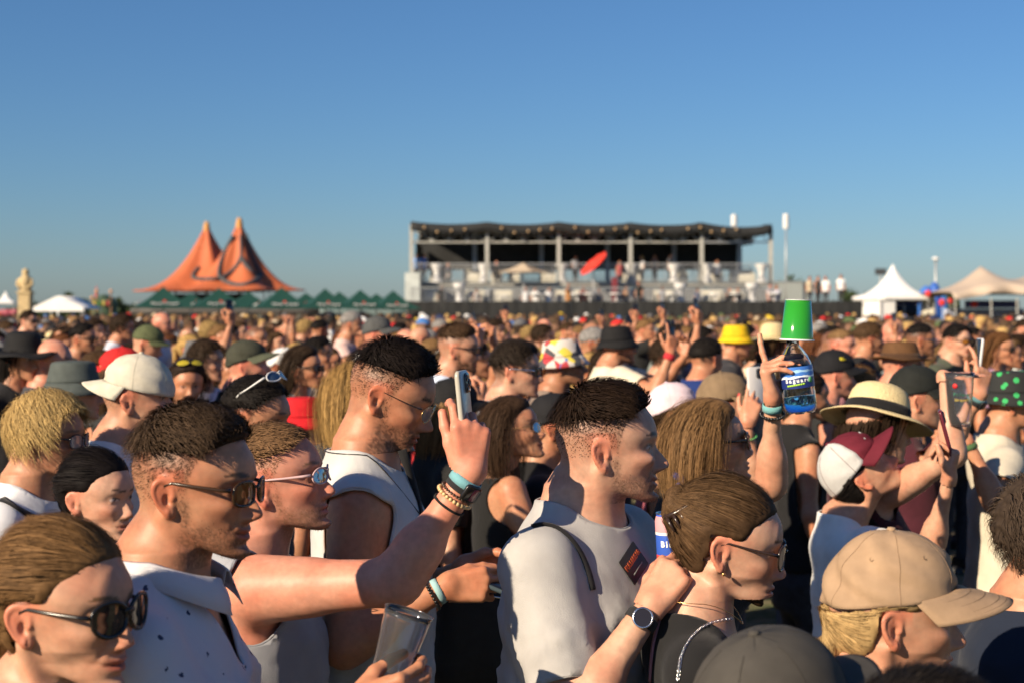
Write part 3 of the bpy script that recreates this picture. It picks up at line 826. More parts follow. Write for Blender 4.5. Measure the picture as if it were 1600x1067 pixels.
def make_hair(head, style, col, seed=1, n=2500, cell=0.006, width=0.0022, tips=None, hi_col=None):
    """returns v, f, c in head space"""
    rng = np.random.default_rng(seed); col = np.asarray(col, F4); dark = col * 0.85
    up = V(0, 0, 1)
    if style in ('quiff', 'short', 'curly_top', 'crop', 'mop', 'sidepart'):
        topz = {'quiff': 0.068, 'curly_top': 0.060, 'short': 0.035, 'crop': 0.06, 'mop': -0.005, 'sidepart': 0.045}[style]
        tk = {'quiff': 0.017, 'curly_top': 0.019, 'short': 0.011, 'crop': 0.008, 'mop': 0.021, 'sidepart': 0.017}[style]
        def topm(p):
            back = sstep(p[:, 0], -0.09, 0.02) if style in ('quiff', 'curly_top', 'crop') else 1.0
            zt = topz - (0.008 if style in ('quiff', 'curly_top', 'crop') else 0.02) * sstep(-p[:, 0], 0.0, 0.09)
            return scalp_mask(p, 0.008) * sstep(p[:, 2], zt - 0.022, zt + 0.022)
        def thick(p):
            m = topm(p); t = tk * m
            if style in ('quiff', 'curly_top'): t = t * (0.62 + 0.55 * sstep(p[:, 0], -0.06, 0.06))
            if style in ('curly_top', 'mop'): t = t + 0.006 * m * wnoise(p, 95, seed)
            else: t = t + 0.0022 * m * wnoise(p * V(1, 2.2, 1), 110, seed)
            t = t * (0.2 + 0.8 * scalp_mask(p, 0.04))
            return t - 0.006 * (1 - m)
        v, f = hair_shell(head, thick, cell)
        shell = (v, f, dark * (1 + 0.3 * wnoise(v, 150, seed))[:, None])
        p, nn = scalp_points(head, n, rng, topm)
        if style == 'quiff':
            dirf = lambda p, n_: n_ * 0.6 + V(0.7, 0, 0.0) * (1 - 1.1 * sstep(p[:, 0], 0.01, 0.07))[:, None] + V(0, -.40, 0) + V(-.1, 0, .35) * sstep(p[:, 0], .03, .08)[:, None] + V(-.9, 0, -.9) * sstep(-p[:, 0], .03, .07)[:, None]
            P, Nn = grow(head, p, nn, dirf, lambda q: 0.030 * (0.4 + 0.6 * topm(q)) * (1 - .35 * sstep(q[:, 0], .05, .085)), rng, K=5, lift=tk * 0.8, grav=0.05, jitter=0.16, tang=0.75, lvar=.2)
        elif style == 'curly_top':
            dirf = lambda p, n_: n_ * 0.8 + V(0.45, 0, 0.2) * (1 - 1.2 * sstep(p[:, 0], 0.02, 0.075))[:, None] + V(0, -.2, .1)
            P, Nn = grow(head, p, nn, dirf, lambda q: 0.036 * (0.4 + 0.6 * topm(q)) * (1 - .4 * sstep(q[:, 0], .05, .085)), rng, K=6, lift=tk * 0.9, grav=0.12, curl=0.0035, curlf=1.1, jitter=0.45, tang=.6, lvar=.25)
        elif style == 'mop':
            dirf = lambda p, n_: n_ * 0.7 + V(0.55, 0, -0.25) + V(0, 1, 0) * (np.sign(p[:, 1]) * 0.25)[:, None]
            P, Nn = grow(head, p, nn, dirf, lambda q: .050 * (1 - .45 * sstep(q[:, 0], .03, .08)), rng, K=6, lift=tk * 0.9, grav=0.20, curl=0.0030, curlf=0.8, jitter=0.22, tang=.85, lvar=.25)
        elif style == 'sidepart':
            dirf = lambda p, n_: n_ * 0.55 + V(0.35, 0, 0.0) + V(0, 1, 0) * (0.6 * np.where(p[:, 1] > -0.02, 1, -1))[:, None]
            P, Nn = grow(head, p, nn, dirf, 0.045, rng, K=5, lift=tk * 0.9, grav=0.15, jitter=0.15, tang=.85, lvar=.2)
        else:
            dirf = lambda p, n_: n_ * 0.5 + V(0.6, 0, -0.15) * (1 - .7 * sstep(p[:, 0], 0.04, 0.08))[:, None]
            P, Nn = grow(head, p, nn, dirf, (lambda q: (0.024 if style == 'short' else .016) * (0.4 + 0.6 * topm(q)) * (1 - .5 * sstep(q[:, 0], .05, .085))), rng, K=4, lift=tk * 0.8, grav=0.10, jitter=0.30, tang=.7, lvar=.2)
        rb = ribbons(P, Nn, width, col, rng, tips=tips)
        ms = [shell, rb]
        if style in ('quiff', 'curly_top', 'crop', 'short', 'sidepart') and n > 600:     # clipped sides
            p, nn = scalp_points(head, int(n * .8), rng, lambda q: scalp_mask(q, .012) * (1 - .8 * topm(q)) * (.25 + .75 * sstep(q[:, 2], -.03, .06)))
            d = nrmrows(nn * .55 + V(-.35, 0, -.5) + rng.normal(0, .2, size=p.shape).astype(F4)); L_ = (.0035 + .005 * sstep(p[:, 2], 0, .07))[:, None]
            P2 = np.stack([p - nn * .0008, p + d * L_], 1); ms.append(ribbons(P2, np.repeat(nn[:, None], 2, 1), width * 1.1, col, rng))
        return join(*ms)
    if style in ('long', 'wavy', 'bob', 'tied', 'pony', 'bun'):
        wavy = style == 'wavy'
        mask = lambda p: scalp_mask(p + V(0, 0, .0045) * wnoise(p, 130, seed)[:, None], 0.012, up=-.009) * (1 - sstep(p[:, 0], -.034, -.026) * (1 - sstep(p[:, 2], .014, .026)))
        tied = style in ('tied', 'pony', 'bun')
        tk = 0.010 if tied else 0.016
        if style == 'tied': tie = V(-0.115, 0, 0.015)
        elif style == 'bun': tie = V(-0.104, 0, 0.052)
        else: tie = V(-0.120, 0, 0.045)
        ex = None; lo = (-0.20, -0.14, -0.16); hi = (0.13, 0.14, 0.17)
        if not tied:
            L = {'long': 0.30, 'wavy': 0.36, 'bob': 0.14}[style]
            def ex(p):
                d = rcone(p * V(1, 0.85, 1), V(-0.060, 0, -0.01), V(-0.088, 0, -L), 0.064, 0.056 if L > .2 else .066)
                return d + 0.0022 * wnoise(p * V(1, 1, 0.3), 60, seed)
            lo = (-0.22, -0.16, -L - 0.10); hi = (0.13, 0.16, 0.17)
        elif style == 'pony':
            def ex(p): return np.minimum(rcone(p, tie + V(.02, 0, 0), tie + V(-.03, 0, -.03), 0.02, .026), rcone(p, tie + V(-.03, 0, -.03), tie + V(-.045, 0, -0.27), 0.028, .010)) + 0.003 * wnoise(p, 90, seed)
            lo = (-0.24, -.14, -.30)
        elif style == 'bun':
            def ex(p): return ell(p, tie + V(.0, 0, 0), (0.030, .034, .040)) + 0.004 * wnoise(p, 110, seed)
        else:
            def ex(p): return np.minimum(rcone(p, tie + V(.025, 0, -.03), tie + V(0.022, 0, -.06), 0.016, .018), rcone(p, tie + V(.022, 0, -.06), tie + V(0.03, 0, -0.22), 0.018, .009)) + 0.003 * wnoise(p, 90, seed)
            lo = (-0.2, -.14, -.28)
        def thick(p):
            m = mask(p)
            t = tk * m + 0.0018 * m * wnoise(p * V(0.6, 2.5, 0.6), 120, seed)
            if tied: t = t * (0.55 + 0.6 * sstep(-p[:, 0], -0.06, 0.06))
            m2 = scalp_mask(p, 0.045, up=-.009)
            return t * (0.12 + 0.88 * m2) - 0.006 * (1 - m)
        def shell_d(q): return smin(head.skull(q) - np.maximum(thick(q), -.001), ex(q), 0.02)
        v, f = hair_shell(head, thick, cell, ex, lo, hi)
        shell = (v, f, dark * (1 + 0.3 * wnoise(v * V(1, 1, .3), 150, seed))[:, None])
        p, nn = scalp_points(head, n, rng, (lambda q: mask(q) * ~((q[:, 0] > -.03) & (q[:, 2] < .03))) if tied else mask)
        if tied:
            dirf = lambda p, n_: nrmrows(tie - p) * 1.0 + n_ * 0.08
            ln = lambda q: np.sqrt(((tie - q) ** 2).sum(1)) * 0.62
            P, Nn = grow(head, p, nn, dirf, ln, rng, K=6, lift=.0016, grav=0.0, jitter=0.05, lvar=0.15, tang=1.0, target=tie, follow=0.6, extra=shell_d)
            ms = [shell, ribbons(P, Nn, width, col, rng, tips=tips)]
            m2 = n // 3
            if style in ('pony', 'tied'):
                a = rng.uniform(0, 6.28, m2); rr = 0.026 * np.sqrt(rng.uniform(0.3, 1, m2)); t0 = rng.uniform(0, 0.35, m2)
                K = 7; P2 = np.zeros((m2, K, 3), F4); N2 = np.zeros((m2, K, 3), F4)
                A, B = (tie + V(-.03, 0, -.03), tie + V(-.045, 0, -0.27)) if style == 'pony' else (tie + V(.01, 0, -.06), tie + V(0.02, 0, -0.24))
                for k in range(K):
                    t = np.clip(t0 + (1.12 - t0) * k / (K - 1), 0, 1.15)[:, None]
                    w = (1.05 - 0.6 * t)
                    o = np.stack([np.cos(a), np.sin(a), 0 * a], -1)
                    P2[:, k] = A + (B - A) * t + o * rr[:, None] * w + 0.004 * np.stack([np.sin(a * 3 + k), np.cos(a * 2 + k * 1.1), 0 * a], -1)
                    N2[:, k] = o
                ms.append(ribbons(P2, N2, width * 1.2, col, rng, tips=tips))
            elif style == 'bun':
                a = rng.uniform(0, 6.28, m2); b = rng.uniform(-1, 1, m2); K = 6; P2 = np.zeros((m2, K, 3), F4); N2 = np.zeros((m2, K, 3), F4); c = tie
                for k in range(K):
                    an = a + k * 0.28; o = np.stack([b * 0.9 + 0 * an, np.cos(an) * np.sqrt(1 - .8 * b * b), np.sin(an) * np.sqrt(1 - .8 * b * b)], -1).astype(F4)
                    P2[:, k] = c + o * V(0.031, .035, .041) * 1.04; N2[:, k] = o
                ms.append(ribbons(P2, N2, width, col, rng, tips=tips))
            return join(*ms)
        K = 9
        dirf = lambda p, n_: n_ * 0.25 + V(-0.55, 0, -0.25) + V(0, 1, 0) * (np.clip(p[:, 1] / .03, -1, 1) * (0.15 + 0.65 * sstep(p[:, 0], -.06, .04)))[:, None]
        L = {'long': 0.42, 'wavy': 0.46, 'bob': 0.24}[style]
        P, Nn = grow(head, p, nn, dirf, L, rng, K=K, lift=.0022, grav=0.55, jitter=0.06, curl=0.005 if wavy else 0.0008, curlf=0.9, extra=shell_d, lvar=0.12, tang=.9, target=V(-.10, 0, -.16), follow=.38)
        return join(shell, ribbons(P, Nn, width * (1.2 if wavy else .85), col, rng, tips=tips, colvar=.16))
def nrmrows(a): return a / (np.sqrt((a * a).sum(1, keepdims=True)) + 1e-9)

def beard_mesh(head, col, rng, n=2600, width=.0010, full=0.0):
    def mk(q):
        x, y, z = q[:, 0], q[:, 1], q[:, 2]; ay = np.abs(y)
        m = sstep(-z, 0.040, 0.070) * sstep(x, -0.004, 0.016) * (1 - sstep(-z, .112, .135))
        m = np.maximum(m, .8 * sstep(-z, 0.004, 0.03) * np.exp(-((x - 0.016) / 0.008) ** 2) * (ay > 0.05))
        m = m * (1 - .95 * sstep(x, .05, .07) * gz(ay, z, 0, -.0745, .026, .009)) * (1 - .8 * sstep(x, .02, .055) * gz(ay, z, 0.04, -0.045, 0.022, 0.018))
        return m
    p, nn = scalp_points(head, n, rng, mk, )
    d = nrmrows(nn * .45 + V(.05, 0, -.8) + rng.normal(0, .25, size=p.shape).astype(F4)); L_ = (.004 + .006 * full) * rng.uniform(.6, 1.3, size=(len(p), 1))
    P2 = np.stack([p - nn * .0008, p + d * L_], 1).astype(F4)
    return ribbons(P2, np.repeat(nn[:, None], 2, 1), width, col, rng)
# ------------------------------------------------------------------ hats, glasses and small things worn (built in head space)
def hm(b):
    """matrix that carries head space into the figure's own frame"""
    m = Matrix([list(map(float, r)) for r in b.HR]).to_4x4(); m = m @ Matrix.Scale(b.hs, 4)
    m.translation = Vector([float(a) for a in b.Hc]); return m
def child(name, mb_or_me, mat, parent, M=None, color=None, smooth=True, solid=0.0):
    if isinstance(mb_or_me, MB): me = mesh_data(name, mb_or_me.v, mb_or_me.f, smooth=smooth, mats=mat)
    else: me = mb_or_me
    o = obj(name, me, parent, color=color)
    if M is not None: o.matrix_local = M
    if solid:
        m = o.modifiers.new('thickness', 'SOLIDIFY'); m.thickness = solid; m.offset = 0
    return o
_rng = random.Random(7)
def dome(a, b, top, rim_f, rim_b, cx=-0.004, n=72, m=16, pw=2.3, seams=6, wr=0.0012, seed=0, k0=1.0):
    """crown of a cap: height (rows), angle (columns); rim height differs front and back"""
    P = []
    rg = np.random.default_rng(seed); ph = rg.uniform(0, 6.28, 6)
    for j in range(m + 1):
        s = j / m; row = []
        k = max(1 - s ** pw, 0) ** (1 / 2.0) if j < m else 0.0
        for i in range(n):
            t = 2 * math.pi * i / n; c, sn = math.cos(t), math.sin(t)
            rim = rim_b + (rim_f - rim_b) * (0.5 + 0.5 * c)
            kk = k * (1 + wr / a * 2.2 * (math.sin(t * 3 + 9 * s + ph[0]) * math.sin(5 * s + ph[1] + 2 * t) + 0.6 * math.sin(t * 7 + ph[2] + s * 13)))
            if seams:
                dd = abs(((t + math.pi / seams) / (2 * math.pi / seams)) % 1.0 - 0.5) * (2 * math.pi / seams)
                kk *= 1 - 0.008 * math.exp(-(dd / 0.05) ** 2)
            row.append((cx + a * c * kk, b * sn * kk, rim + (top - rim) * s))
        P.append(row)
    return [list(r) for r in zip(*P)]
def seam_line(P, i, lift=0.0012):
    col = P[i % len(P)]; c = Vector((-.004, 0, .04))
    return [Vector(p) + (Vector(p) - c).normalized() * lift for p in col[:-1]]
def baseball_cap(parent, M, color, brim_color=None, back_color=None, rz=0.0, pitch=0.0, brim=0.072, flat=0.35, seed=1, top=0.138, size=1.0, button=True, mat=None, n=48):
    mat = mat or M_capcloth
    cap = empty('cap', parent=parent); cap.matrix_local = M @ Matrix.Rotation(rz, 4, 'Z') @ Matrix.Rotation(pitch, 4, 'Y') @ Matrix.Scale(size, 4)
    P = dome(0.1065, 0.089, top, 0.048, 0.012, n=n, m=12 if n < 70 else 20, seed=seed, wr=.0014 if n < 70 else .0026)
    if back_color is None:
        child('crown', MB().grid(P, True), mat, cap, color=color, solid=0.002)
    else:
        q = n // 5
        fr = [P[i % n] for i in range(-q, q + 1)]; bk = [P[i % n] for i in range(q, n - q + 1)]
        child('crown_front', MB().grid(fr), mat, cap, color=color, solid=0.002)
        child('mesh_back', MB().grid(bk), MATS.get('mesh_cloth') or plain('mesh_cloth', (1, 1, 1), 0.8, noise=0.25, nscale=700, bump=0.8, bscale=900, objcol=True), cap, color=back_color, solid=0.002)
    mb = MB()
    for i in range(6): mb.tube(seam_line(P, int(n * (i + 0.5) / 6)), 0.0007, 4, cap=False)
    if button: child('button', MB().lathe([(0.0, 0.0045), (0.006, 0.004), (0.008, 0.001), (0.007, -0.001)], 12, (-0.004, 0, top)), mat, cap, color=color)
    G = []
    for i in range(25):
        t = R(-78) + R(156) * i / 24; row = []
        for j in range(9):
            u = j / 8; c, s = math.cos(t), math.sin(t)
            x = -0.004 + 0.106 * c + brim * u * max(c, 0) ** 0.55; y = 0.088 * s * (1 + 0.06 * u)
            rim = 0.012 + 0.036 * (0.5 + 0.5 * c)
            z = rim + 0.003 - flat * 6.0 * y * y * u - 0.20 * brim * u + 0.0 * u * u
            row.append((x, y, z))
        G.append(row)
    child('brim', MB().grid(G), mat, cap, color=brim_color or color, solid=0.0035)
    if n >= 70:                                              # rows of stitching, eyelets
        for j in (2, 4, 6, 7): mb.tube([Vector(r[j]) + Vector((0, 0, .0022)) for r in G[1:-1]], .0005, 4, cap=False)
        for i in range(6):
            q = Vector(P[int(n * (i + .0) / 6) % n][13]); d = (q - Vector((-.004, 0, .05))).normalized(); u = d.orthogonal().normalized(); w = d.cross(u)
            mb.tube([q + d * .0012 + (u * math.cos(t) + w * math.sin(t)) * .0032 for t in [k * math.pi / 5 for k in range(10)]], .0009, 4, closed=True)
    child('stitching', mb, mat, cap, color=tuple(c * 0.7 for c in color))
    return cap
def lathe_hat(parent, M, name, prof, color, mat=None, ex=1.16, noise=0.002, seed=0, pitch=0.0, roll=0.0, droop=0.0, n=56, solid=0.002, z0=0.0):
    """bucket hats, straw hats, fedoras; ex: longer front to back"""
    mat = mat or M_capcloth; rg = np.random.default_rng(seed); ph = rg.uniform(0, 6.28, 8)
    hat = empty(name, parent=parent); hat.matrix_local = M @ Matrix.Translation((-.004, 0, z0)) @ Matrix.Rotation(pitch, 4, 'Y') @ Matrix.Rotation(roll, 4, 'X')
    rows = []
    for i in range(n):
        t = 2 * math.pi * i / n; row = []
        for (r, z) in prof:
            w = max(r - 0.095, 0) / 0.06
            k = 1 + noise / max(r, .03) * (math.sin(3 * t + ph[0] + z * 40) + 0.7 * math.sin(5 * t + ph[1] - z * 55))
            zz = z + w * (noise * 2.5 * math.sin(2 * t + ph[2]) + noise * 1.6 * math.sin(5 * t + ph[3]) - droop * math.sin(t) ** 2 * 0.03)
            e = ex if r < 0.2 else 1.08
            row.append((r * math.cos(t) * e, r * math.sin(t), zz))
        rows.append(row)
    return hat, rows, mat
BUCKET = [(0.0, 0.128), (0.03, 0.1275), (0.058, 0.125), (0.071, 0.121), (0.076, 0.114), (0.082, 0.085), (0.090, 0.052), (0.0925, 0.040), (0.099, 0.028), (0.109, 0.010), (0.119, -0.008)]
STRAW = [(0.0, 0.150), (0.03, 0.149), (0.055, 0.144), (0.073, 0.132), (0.083, 0.112), (0.089, 0.085), (0.092, 0.050), (0.094, 0.040), (0.110, 0.037), (0.138, 0.030), (0.162, 0.016)]
WIDE = [(0.0, 0.140), (0.03, 0.139), (0.058, 0.136), (0.074, 0.126), (0.082, 0.105), (0.088, 0.075), (0.092, 0.045), (0.100, 0.037), (0.130, 0.040), (0.160, 0.040), (0.185, 0.030)]
FEDORA = [(0.0, 0.118), (0.03, 0.122), (0.05, 0.130), (0.066, 0.128), (0.075, 0.115), (0.084, 0.080), (0.0915, 0.045), (0.098, 0.036), (0.120, 0.036), (0.142, 0.042), (0.150, 0.047)]
def hat(parent, M, kind, color, band=None, mat=None, brim_color=None, **kw):
    prof = dict(bucket=BUCKET, straw=STRAW, wide=WIDE, fedora=FEDORA)[kind]
    nm = dict(bucket='bucket_hat', straw='straw_hat', wide='wide_brim_hat', fedora='felt_hat')[kind]
    h, rows, mt = lathe_hat(parent, M, nm, prof, color, mat=mat, **kw)
    cut = 7
    child('crown', MB().grid([r[:cut + 1] for r in rows], True), mt, h, color=color, solid=0.002)
    child('brim', MB().grid([r[cut:] for r in rows], True), mt, h, color=brim_color or color, solid=0.0025)
    if band is not None:
        b = []
        for r in rows:
            p5, p6, p7 = Vector(r[5]), Vector(r[6]), Vector(r[7])
            def out(p): return p + Vector((p.x, p.y, 0)).normalized() * 0.003
            b.append([out(p5.lerp(p6, 0.25)), out(p5.lerp(p6, .6)), out(p6), out(p7)])
        child('hat_band', MB().grid(b, True), M_fabric, h, color=band, solid=0.0015)
    return h
def lens_shape(kind, n=28):
    out = []
    for i in range(n):
        t = 2 * math.pi * i / n; c, s = math.cos(t), math.sin(t)
        if kind == 'round': y, z = 0.0235 * c, 0.0215 * s
        elif kind == 'cat': y, z = 0.0305 * c, 0.0245 * s + 0.006 * max(c, 0) ** 2 * (1 if s > -0.3 else 0.4)
        elif kind == 'sport': y, z = 0.031 * c, (0.017 if s > 0 else 0.015) * s
        elif kind == 'aviator': y, z = 0.0265 * c * (1 - 0.18 * min(s, 0) ** 2), 0.0195 * s - 0.003
        else: y, z = 0.0265 * math.copysign(abs(c) ** 0.7, c), 0.0195 * math.copysign(abs(s) ** 0.75, s)
        out.append((y, z))
    return out
def glasses(parent, M, kind='square', frame_r=0.0023, frame_mat=None, lens_mat=None, temple_mat=None, clear=False, up=0.0, name='sunglasses', temple_r=None, out=0.0):
    """frame, two lenses, two temples; up: pushed up on the head (radians)"""
    frame_mat = frame_mat or M_blackplastic; temple_mat = temple_mat or frame_mat; lens_mat = lens_mat or M_lens
    MM = M
    if up: MM = M @ Matrix.Translation((-0.018, 0, 0.062)) @ Matrix.Rotation(-up, 4, 'Y')
    g = empty(name, parent=parent); g.matrix_local = MM
    X = lambda y: 0.1105 + out - 3.2 * y * y - 0.03 * abs(y)
    sh = lens_shape(kind); fb = MB()
    for sd in (-1, 1):
        ring = [Vector((X(sd * 0.034 + y), sd * 0.034 + y, z - 0.004)) for (y0, z) in sh for y in [y0 * sd]]
        fb.tube(ring, frame_r, 6, closed=True)
        lm = MB(); c = Vector((X(sd * 0.034) + 0.001, sd * 0.034, -0.004))
        n = len(ring); vs = [c] + [c.lerp(r, 0.55) + Vector((0.0008, 0, 0)) for r in ring] + ring
        fs = [(0, 1 + i, 1 + (i + 1) % n) for i in range(n)] + [(1 + i, 1 + n + i, 1 + n + (i + 1) % n, 1 + (i + 1) % n) for i in range(n)]
        lm.add(vs, fs); child('lens', lm, lens_mat, g)
        hy = 0.0655 + (0.003 if kind in ('cat', 'sport') else 0); tr = temple_r or frame_r * 1.1
        pts = [(X(hy) + 0.0, sd * hy, 0.004), (0.078, sd * 0.073, 0.005), (0.04, sd * 0.0765, 0.008), (0.0, sd * 0.0795, 0.012), (-0.012, sd * 0.0800, 0.008), (-0.026, sd * 0.0785, -0.014)]
        child('temple', MB().tube([Vector(q) for q in pts], [tr * 1.3, tr * 1.2, tr, tr, tr, tr * .8], 6), temple_mat, g)
    fb.tube([Vector((X(0.010) + .001, -0.010, 0.004)), Vector((X(0) + 0.003, 0, 0.006)), Vector((X(0.010) + .001, 0.010, 0.004))], frame_r * 1.1, 6)
    child('frame', fb, frame_mat, g)
    return g
def band_on(parent, name, A, at, w, color, mat=None, r_add=0.002, thick=0.0018, b=None, ar=1.0, beads=0, squash=1.0):
    """a strap, watch band or bead bracelet round the forearm `at` metres above the wrist"""
    W, E = Vector(A['W'].tolist()), Vector(A['E'].tolist()); d = (E - W).normalized(); L = (E - W).length
    def rad(t): return (0.0245 + (0.040 - 0.0245) * max(t, 0) / L) * ar + r_add
    c0 = W + d * at
    u = d.orthogonal().normalized(); v = d.cross(u)
    if beads:
        mb = MB()
        for i in range(beads):
            t = 2 * math.pi * i / beads; p = c0 + (u * math.cos(t) + v * math.sin(t)) * (rad(at) + w * 0.4)
            s = MB().lathe([(0.0, -w / 2), (w * 0.36, -w * 0.36), (w / 2, 0), (w * 0.36, w * 0.36), (0.0, w / 2)], 6)
            mb.add([Vector(q) + p for q in s.v], s.f)
        return child(name, mb, mat or M_plastic, parent, color=color)
    G = []
    for i in range(28):
        t = 2 * math.pi * i / 28; row = []
        for s in (-0.5, 0, 0.5):
            row.append(W + d * (at + w * s) + (u * math.cos(t) + v * math.sin(t)) * (rad(at + w * s) + (0.0006 if s == 0 else 0)))
        G.append(row)
    return child(name, MB().grid(G, True), mat or M_fabric, parent, color=color, solid=thick)
def rbox(w, h, t, r, seg=5):
    """rounded slab in the xz plane, thickness along y, centred"""
    out = []
    for (cx, cz, a0) in ((w / 2 - r, h / 2 - r, 0), (-w / 2 + r, h / 2 - r, 90), (-w / 2 + r, -h / 2 + r, 180), (w / 2 - r, -h / 2 + r, 270)):
        for i in range(seg + 1):
            a = R(a0 + 90 * i / seg); out.append((cx + r * math.cos(a), cz + r * math.sin(a)))
    n = len(out); e = min(t * 0.3, 0.0025); vs = []
    for (y, k) in ((-t / 2, e), (-t / 2 + e, 0), (t / 2 - e, 0), (t / 2, e)):
        for (x, z) in out: vs.append((x * (1 - 2 * k / w), y, z * (1 - 2 * k / h)))
    fs = [tuple(range(n))] + [(j * n + i, (j + 1) * n + i, (j + 1) * n + (i + 1) % n, j * n + (i + 1) % n) for j in range(3) for i in range(n)] + [tuple(3 * n + i for i in reversed(range(n)))]
    m = MB(); m.add(vs, fs); return m
M_screen = None
def phone(loc, X, Y, label, case=(0.45, 0.43, 0.38), cam=True, lit=False, group=None, size=1.0):
    """X: width axis, Y: direction the back of the phone faces (camera side)"""
    X = Vector(X).normalized(); Y = Vector(Y); Y = (Y - X * Y.dot(X)).normalized(); Z = X.cross(Y)   # back faces -y in local space
    p = empty('phone', loc); Mx = Matrix((X, -Y, -Z)).transposed()
    if Mx.determinant() < 0: Mx = Matrix((X, -Y, Z)).transposed()
    p.matrix_world = Matrix.Translation(loc) @ Mx.to_4x4() @ Matrix.Scale(size, 4)
    tag(p, label, 'phone', group)
    child('case', rbox(0.076, 0.156, 0.010, 0.011), M_plastic, p, color=case)
    scr = child('screen', rbox(0.070, 0.150, 0.0012, 0.009), plain('phone_screen', (0.012, 0.013, 0.016), 0.08, spec=0.6), p); scr.location = (0, 0.0052, 0)
    if cam:
        cm = child('camera_module', rbox(0.036, 0.038, 0.003, 0.009), plain('camera_glass', (0.03, 0.035, 0.045), 0.12, spec=0.6), p); cm.location = (0.016, -0.0062, 0.054)
        for (x, z) in ((-0.008, 0.009), (-0.008, -0.009), (0.009, 0.0)):
            l = MB(); l.lathe([(0.0068, 0), (0.0068, 0.0022), (0.0052, 0.0024), (0.0045, 0.0012), (0.0, 0.0010)], 16)
            o = child('camera_lens', l, M_lens, cm); o.location = (x, -0.0015, z); o.rotation_euler = (R(90), 0, 0)
    return p

# ------------------------------------------------------------------ assembling a person
SKINS = dict(fair=(0.54, 0.315, 0.215), light=(0.51, 0.285, 0.185), tan=(0.445, 0.222, 0.128), olive=(0.36, 0.180, 0.100), pink=(0.56, 0.265, 0.18), brown=(0.22, 0.115, 0.07))
def cell_for(Y): return min(max(0.00145 * Y, 0.0032), 0.0085)
def person_calc(S):
    """heavy part, run in threads: returns the figure and its meshes as arrays"""
    Y = S.get('Y', 6.0); hz = S['hz']; ch = S.get('ch') or cell_for(Y)
    fem = S.get('fem', 0.0); head = S.get('head') or Head(fem=fem)
    b = Body(hz, head, fem=fem, bulk=S.get('bulk', 1.0), belly=S.get('belly', 0), head_rot=S.get('rot', (0, 0, 0)), arms=S.get('arms'), lean=S.get('lean', 0), neck=S.get('neck', 1.08 if fem < .5 else 1.0), nl=S.get('nl', .036 if fem < .5 else .034), hscale=S.get('hs', 1.0), shoulder=S.get('shoulder', 1.0), head_off=S.get('hoff', (0, 0, 0)))
    skin = SKINS[S.get('skin', 'light')] if isinstance(S.get('skin', 'light'), str) else S['skin']
    hc = np.asarray(S.get('hair_col', (0.03, 0.02, 0.012)), F4)
    cd = dict(brow=S.get('brow', np.minimum(hc * 0.8, 0.12)), stubble=S.get('stubble', 0.0), scalp_fn=S.get('fade'), makeup=S.get('makeup', 0.0), eyes=not S.get('shades', False), sleepy=S.get('sleepy', 0.0), blush=S.get('blush', .25))
    out = {'b': b}
    out['body'] = b.mesh(skin, ch, cb=min(ch * 3.0, .02), cf=min(max(ch * 0.9, 0.0028), .005), colour=cd, nailcol=S.get('nail'), rl=1 if Y < 4.5 else 0, paint=S.get('paint'))
    gs = S.get('top', 'tee')
    if gs:
        kw = dict(S.get('topkw', {})); out['top'] = b.garment(gs, cell=max(ch * 2.6, 0.008), seed=S.get('seed', 0), **kw)
        if S.get('topcol'): out['topc'] = S['topcol'](out['top'][0], b)
    out['legs'] = b.legs(0.04)
    st = S.get('hair')
    if st:
        n = S.get('hn') or int(np.interp(Y, [2, 4, 7, 12], [5800, 2200, 600, 300])); w = np.interp(Y, [2, 4, 7, 12], [0.0012, 0.0021, 0.0040, 0.007])
        v, f, c = make_hair(head, st, hc, seed=S.get('seed', 1), n=n, cell=min(max(ch * 1.7, 0.005), 0.009), width=S.get('hw', w), tips=S.get('tips'))
        if S.get('hatcut') is not None:
            z0 = S['hatcut']; k = ~((v[f].mean(1)[:, 2] > z0 + 0.3 * v[f].mean(1)[:, 0])); v, f, c = compact(v, f, k, c)
        out['hair'] = ((v * b.hs) @ b.HR.T + b.Hc, f, c)
    if S.get('stubble', 0) >= .5 and Y < 8:
        v, f, c = beard_mesh(head, np.asarray(cd['brow'], F4) * 1.1, np.random.default_rng(4), int(np.interp(Y, [2, 4, 8], [3200, 1800, 700])), np.interp(Y, [2, 4, 8], [.0009, .0014, .0028]), S['stubble'] - .5)
        out['beard'] = ((v * b.hs) @ b.HR.T + b.Hc, f, c)
    return out
SHOES = {}
def rim_loops(v, f):
    """open edges of a garment as smooth closed loops"""
    e = np.concatenate([np.stack([f[:, i], f[:, (i + 1) % 4]], -1) for i in range(4)]); key = np.sort(e, 1); k = key[:, 0] * 10 ** 7 + key[:, 1]
    u, c = np.unique(k, return_counts=True); one = set(u[c == 1].tolist()); nxt = {}
    for (a, b), q in zip(e.tolist(), k.tolist()):
        if q in one: nxt[a] = b
    loops = []
    while nxt:
        a = next(iter(nxt)); L = [a]; b = nxt.pop(a)
        while b in nxt and len(L) < 4000: L.append(b); b = nxt.pop(b)
        if len(L) > 20:
            P = v[L]
            for _ in range(4): P = (np.roll(P, 1, 0) + 2 * P + np.roll(P, -1, 0)) / 4
            loops.append(P[::2])
    return loops
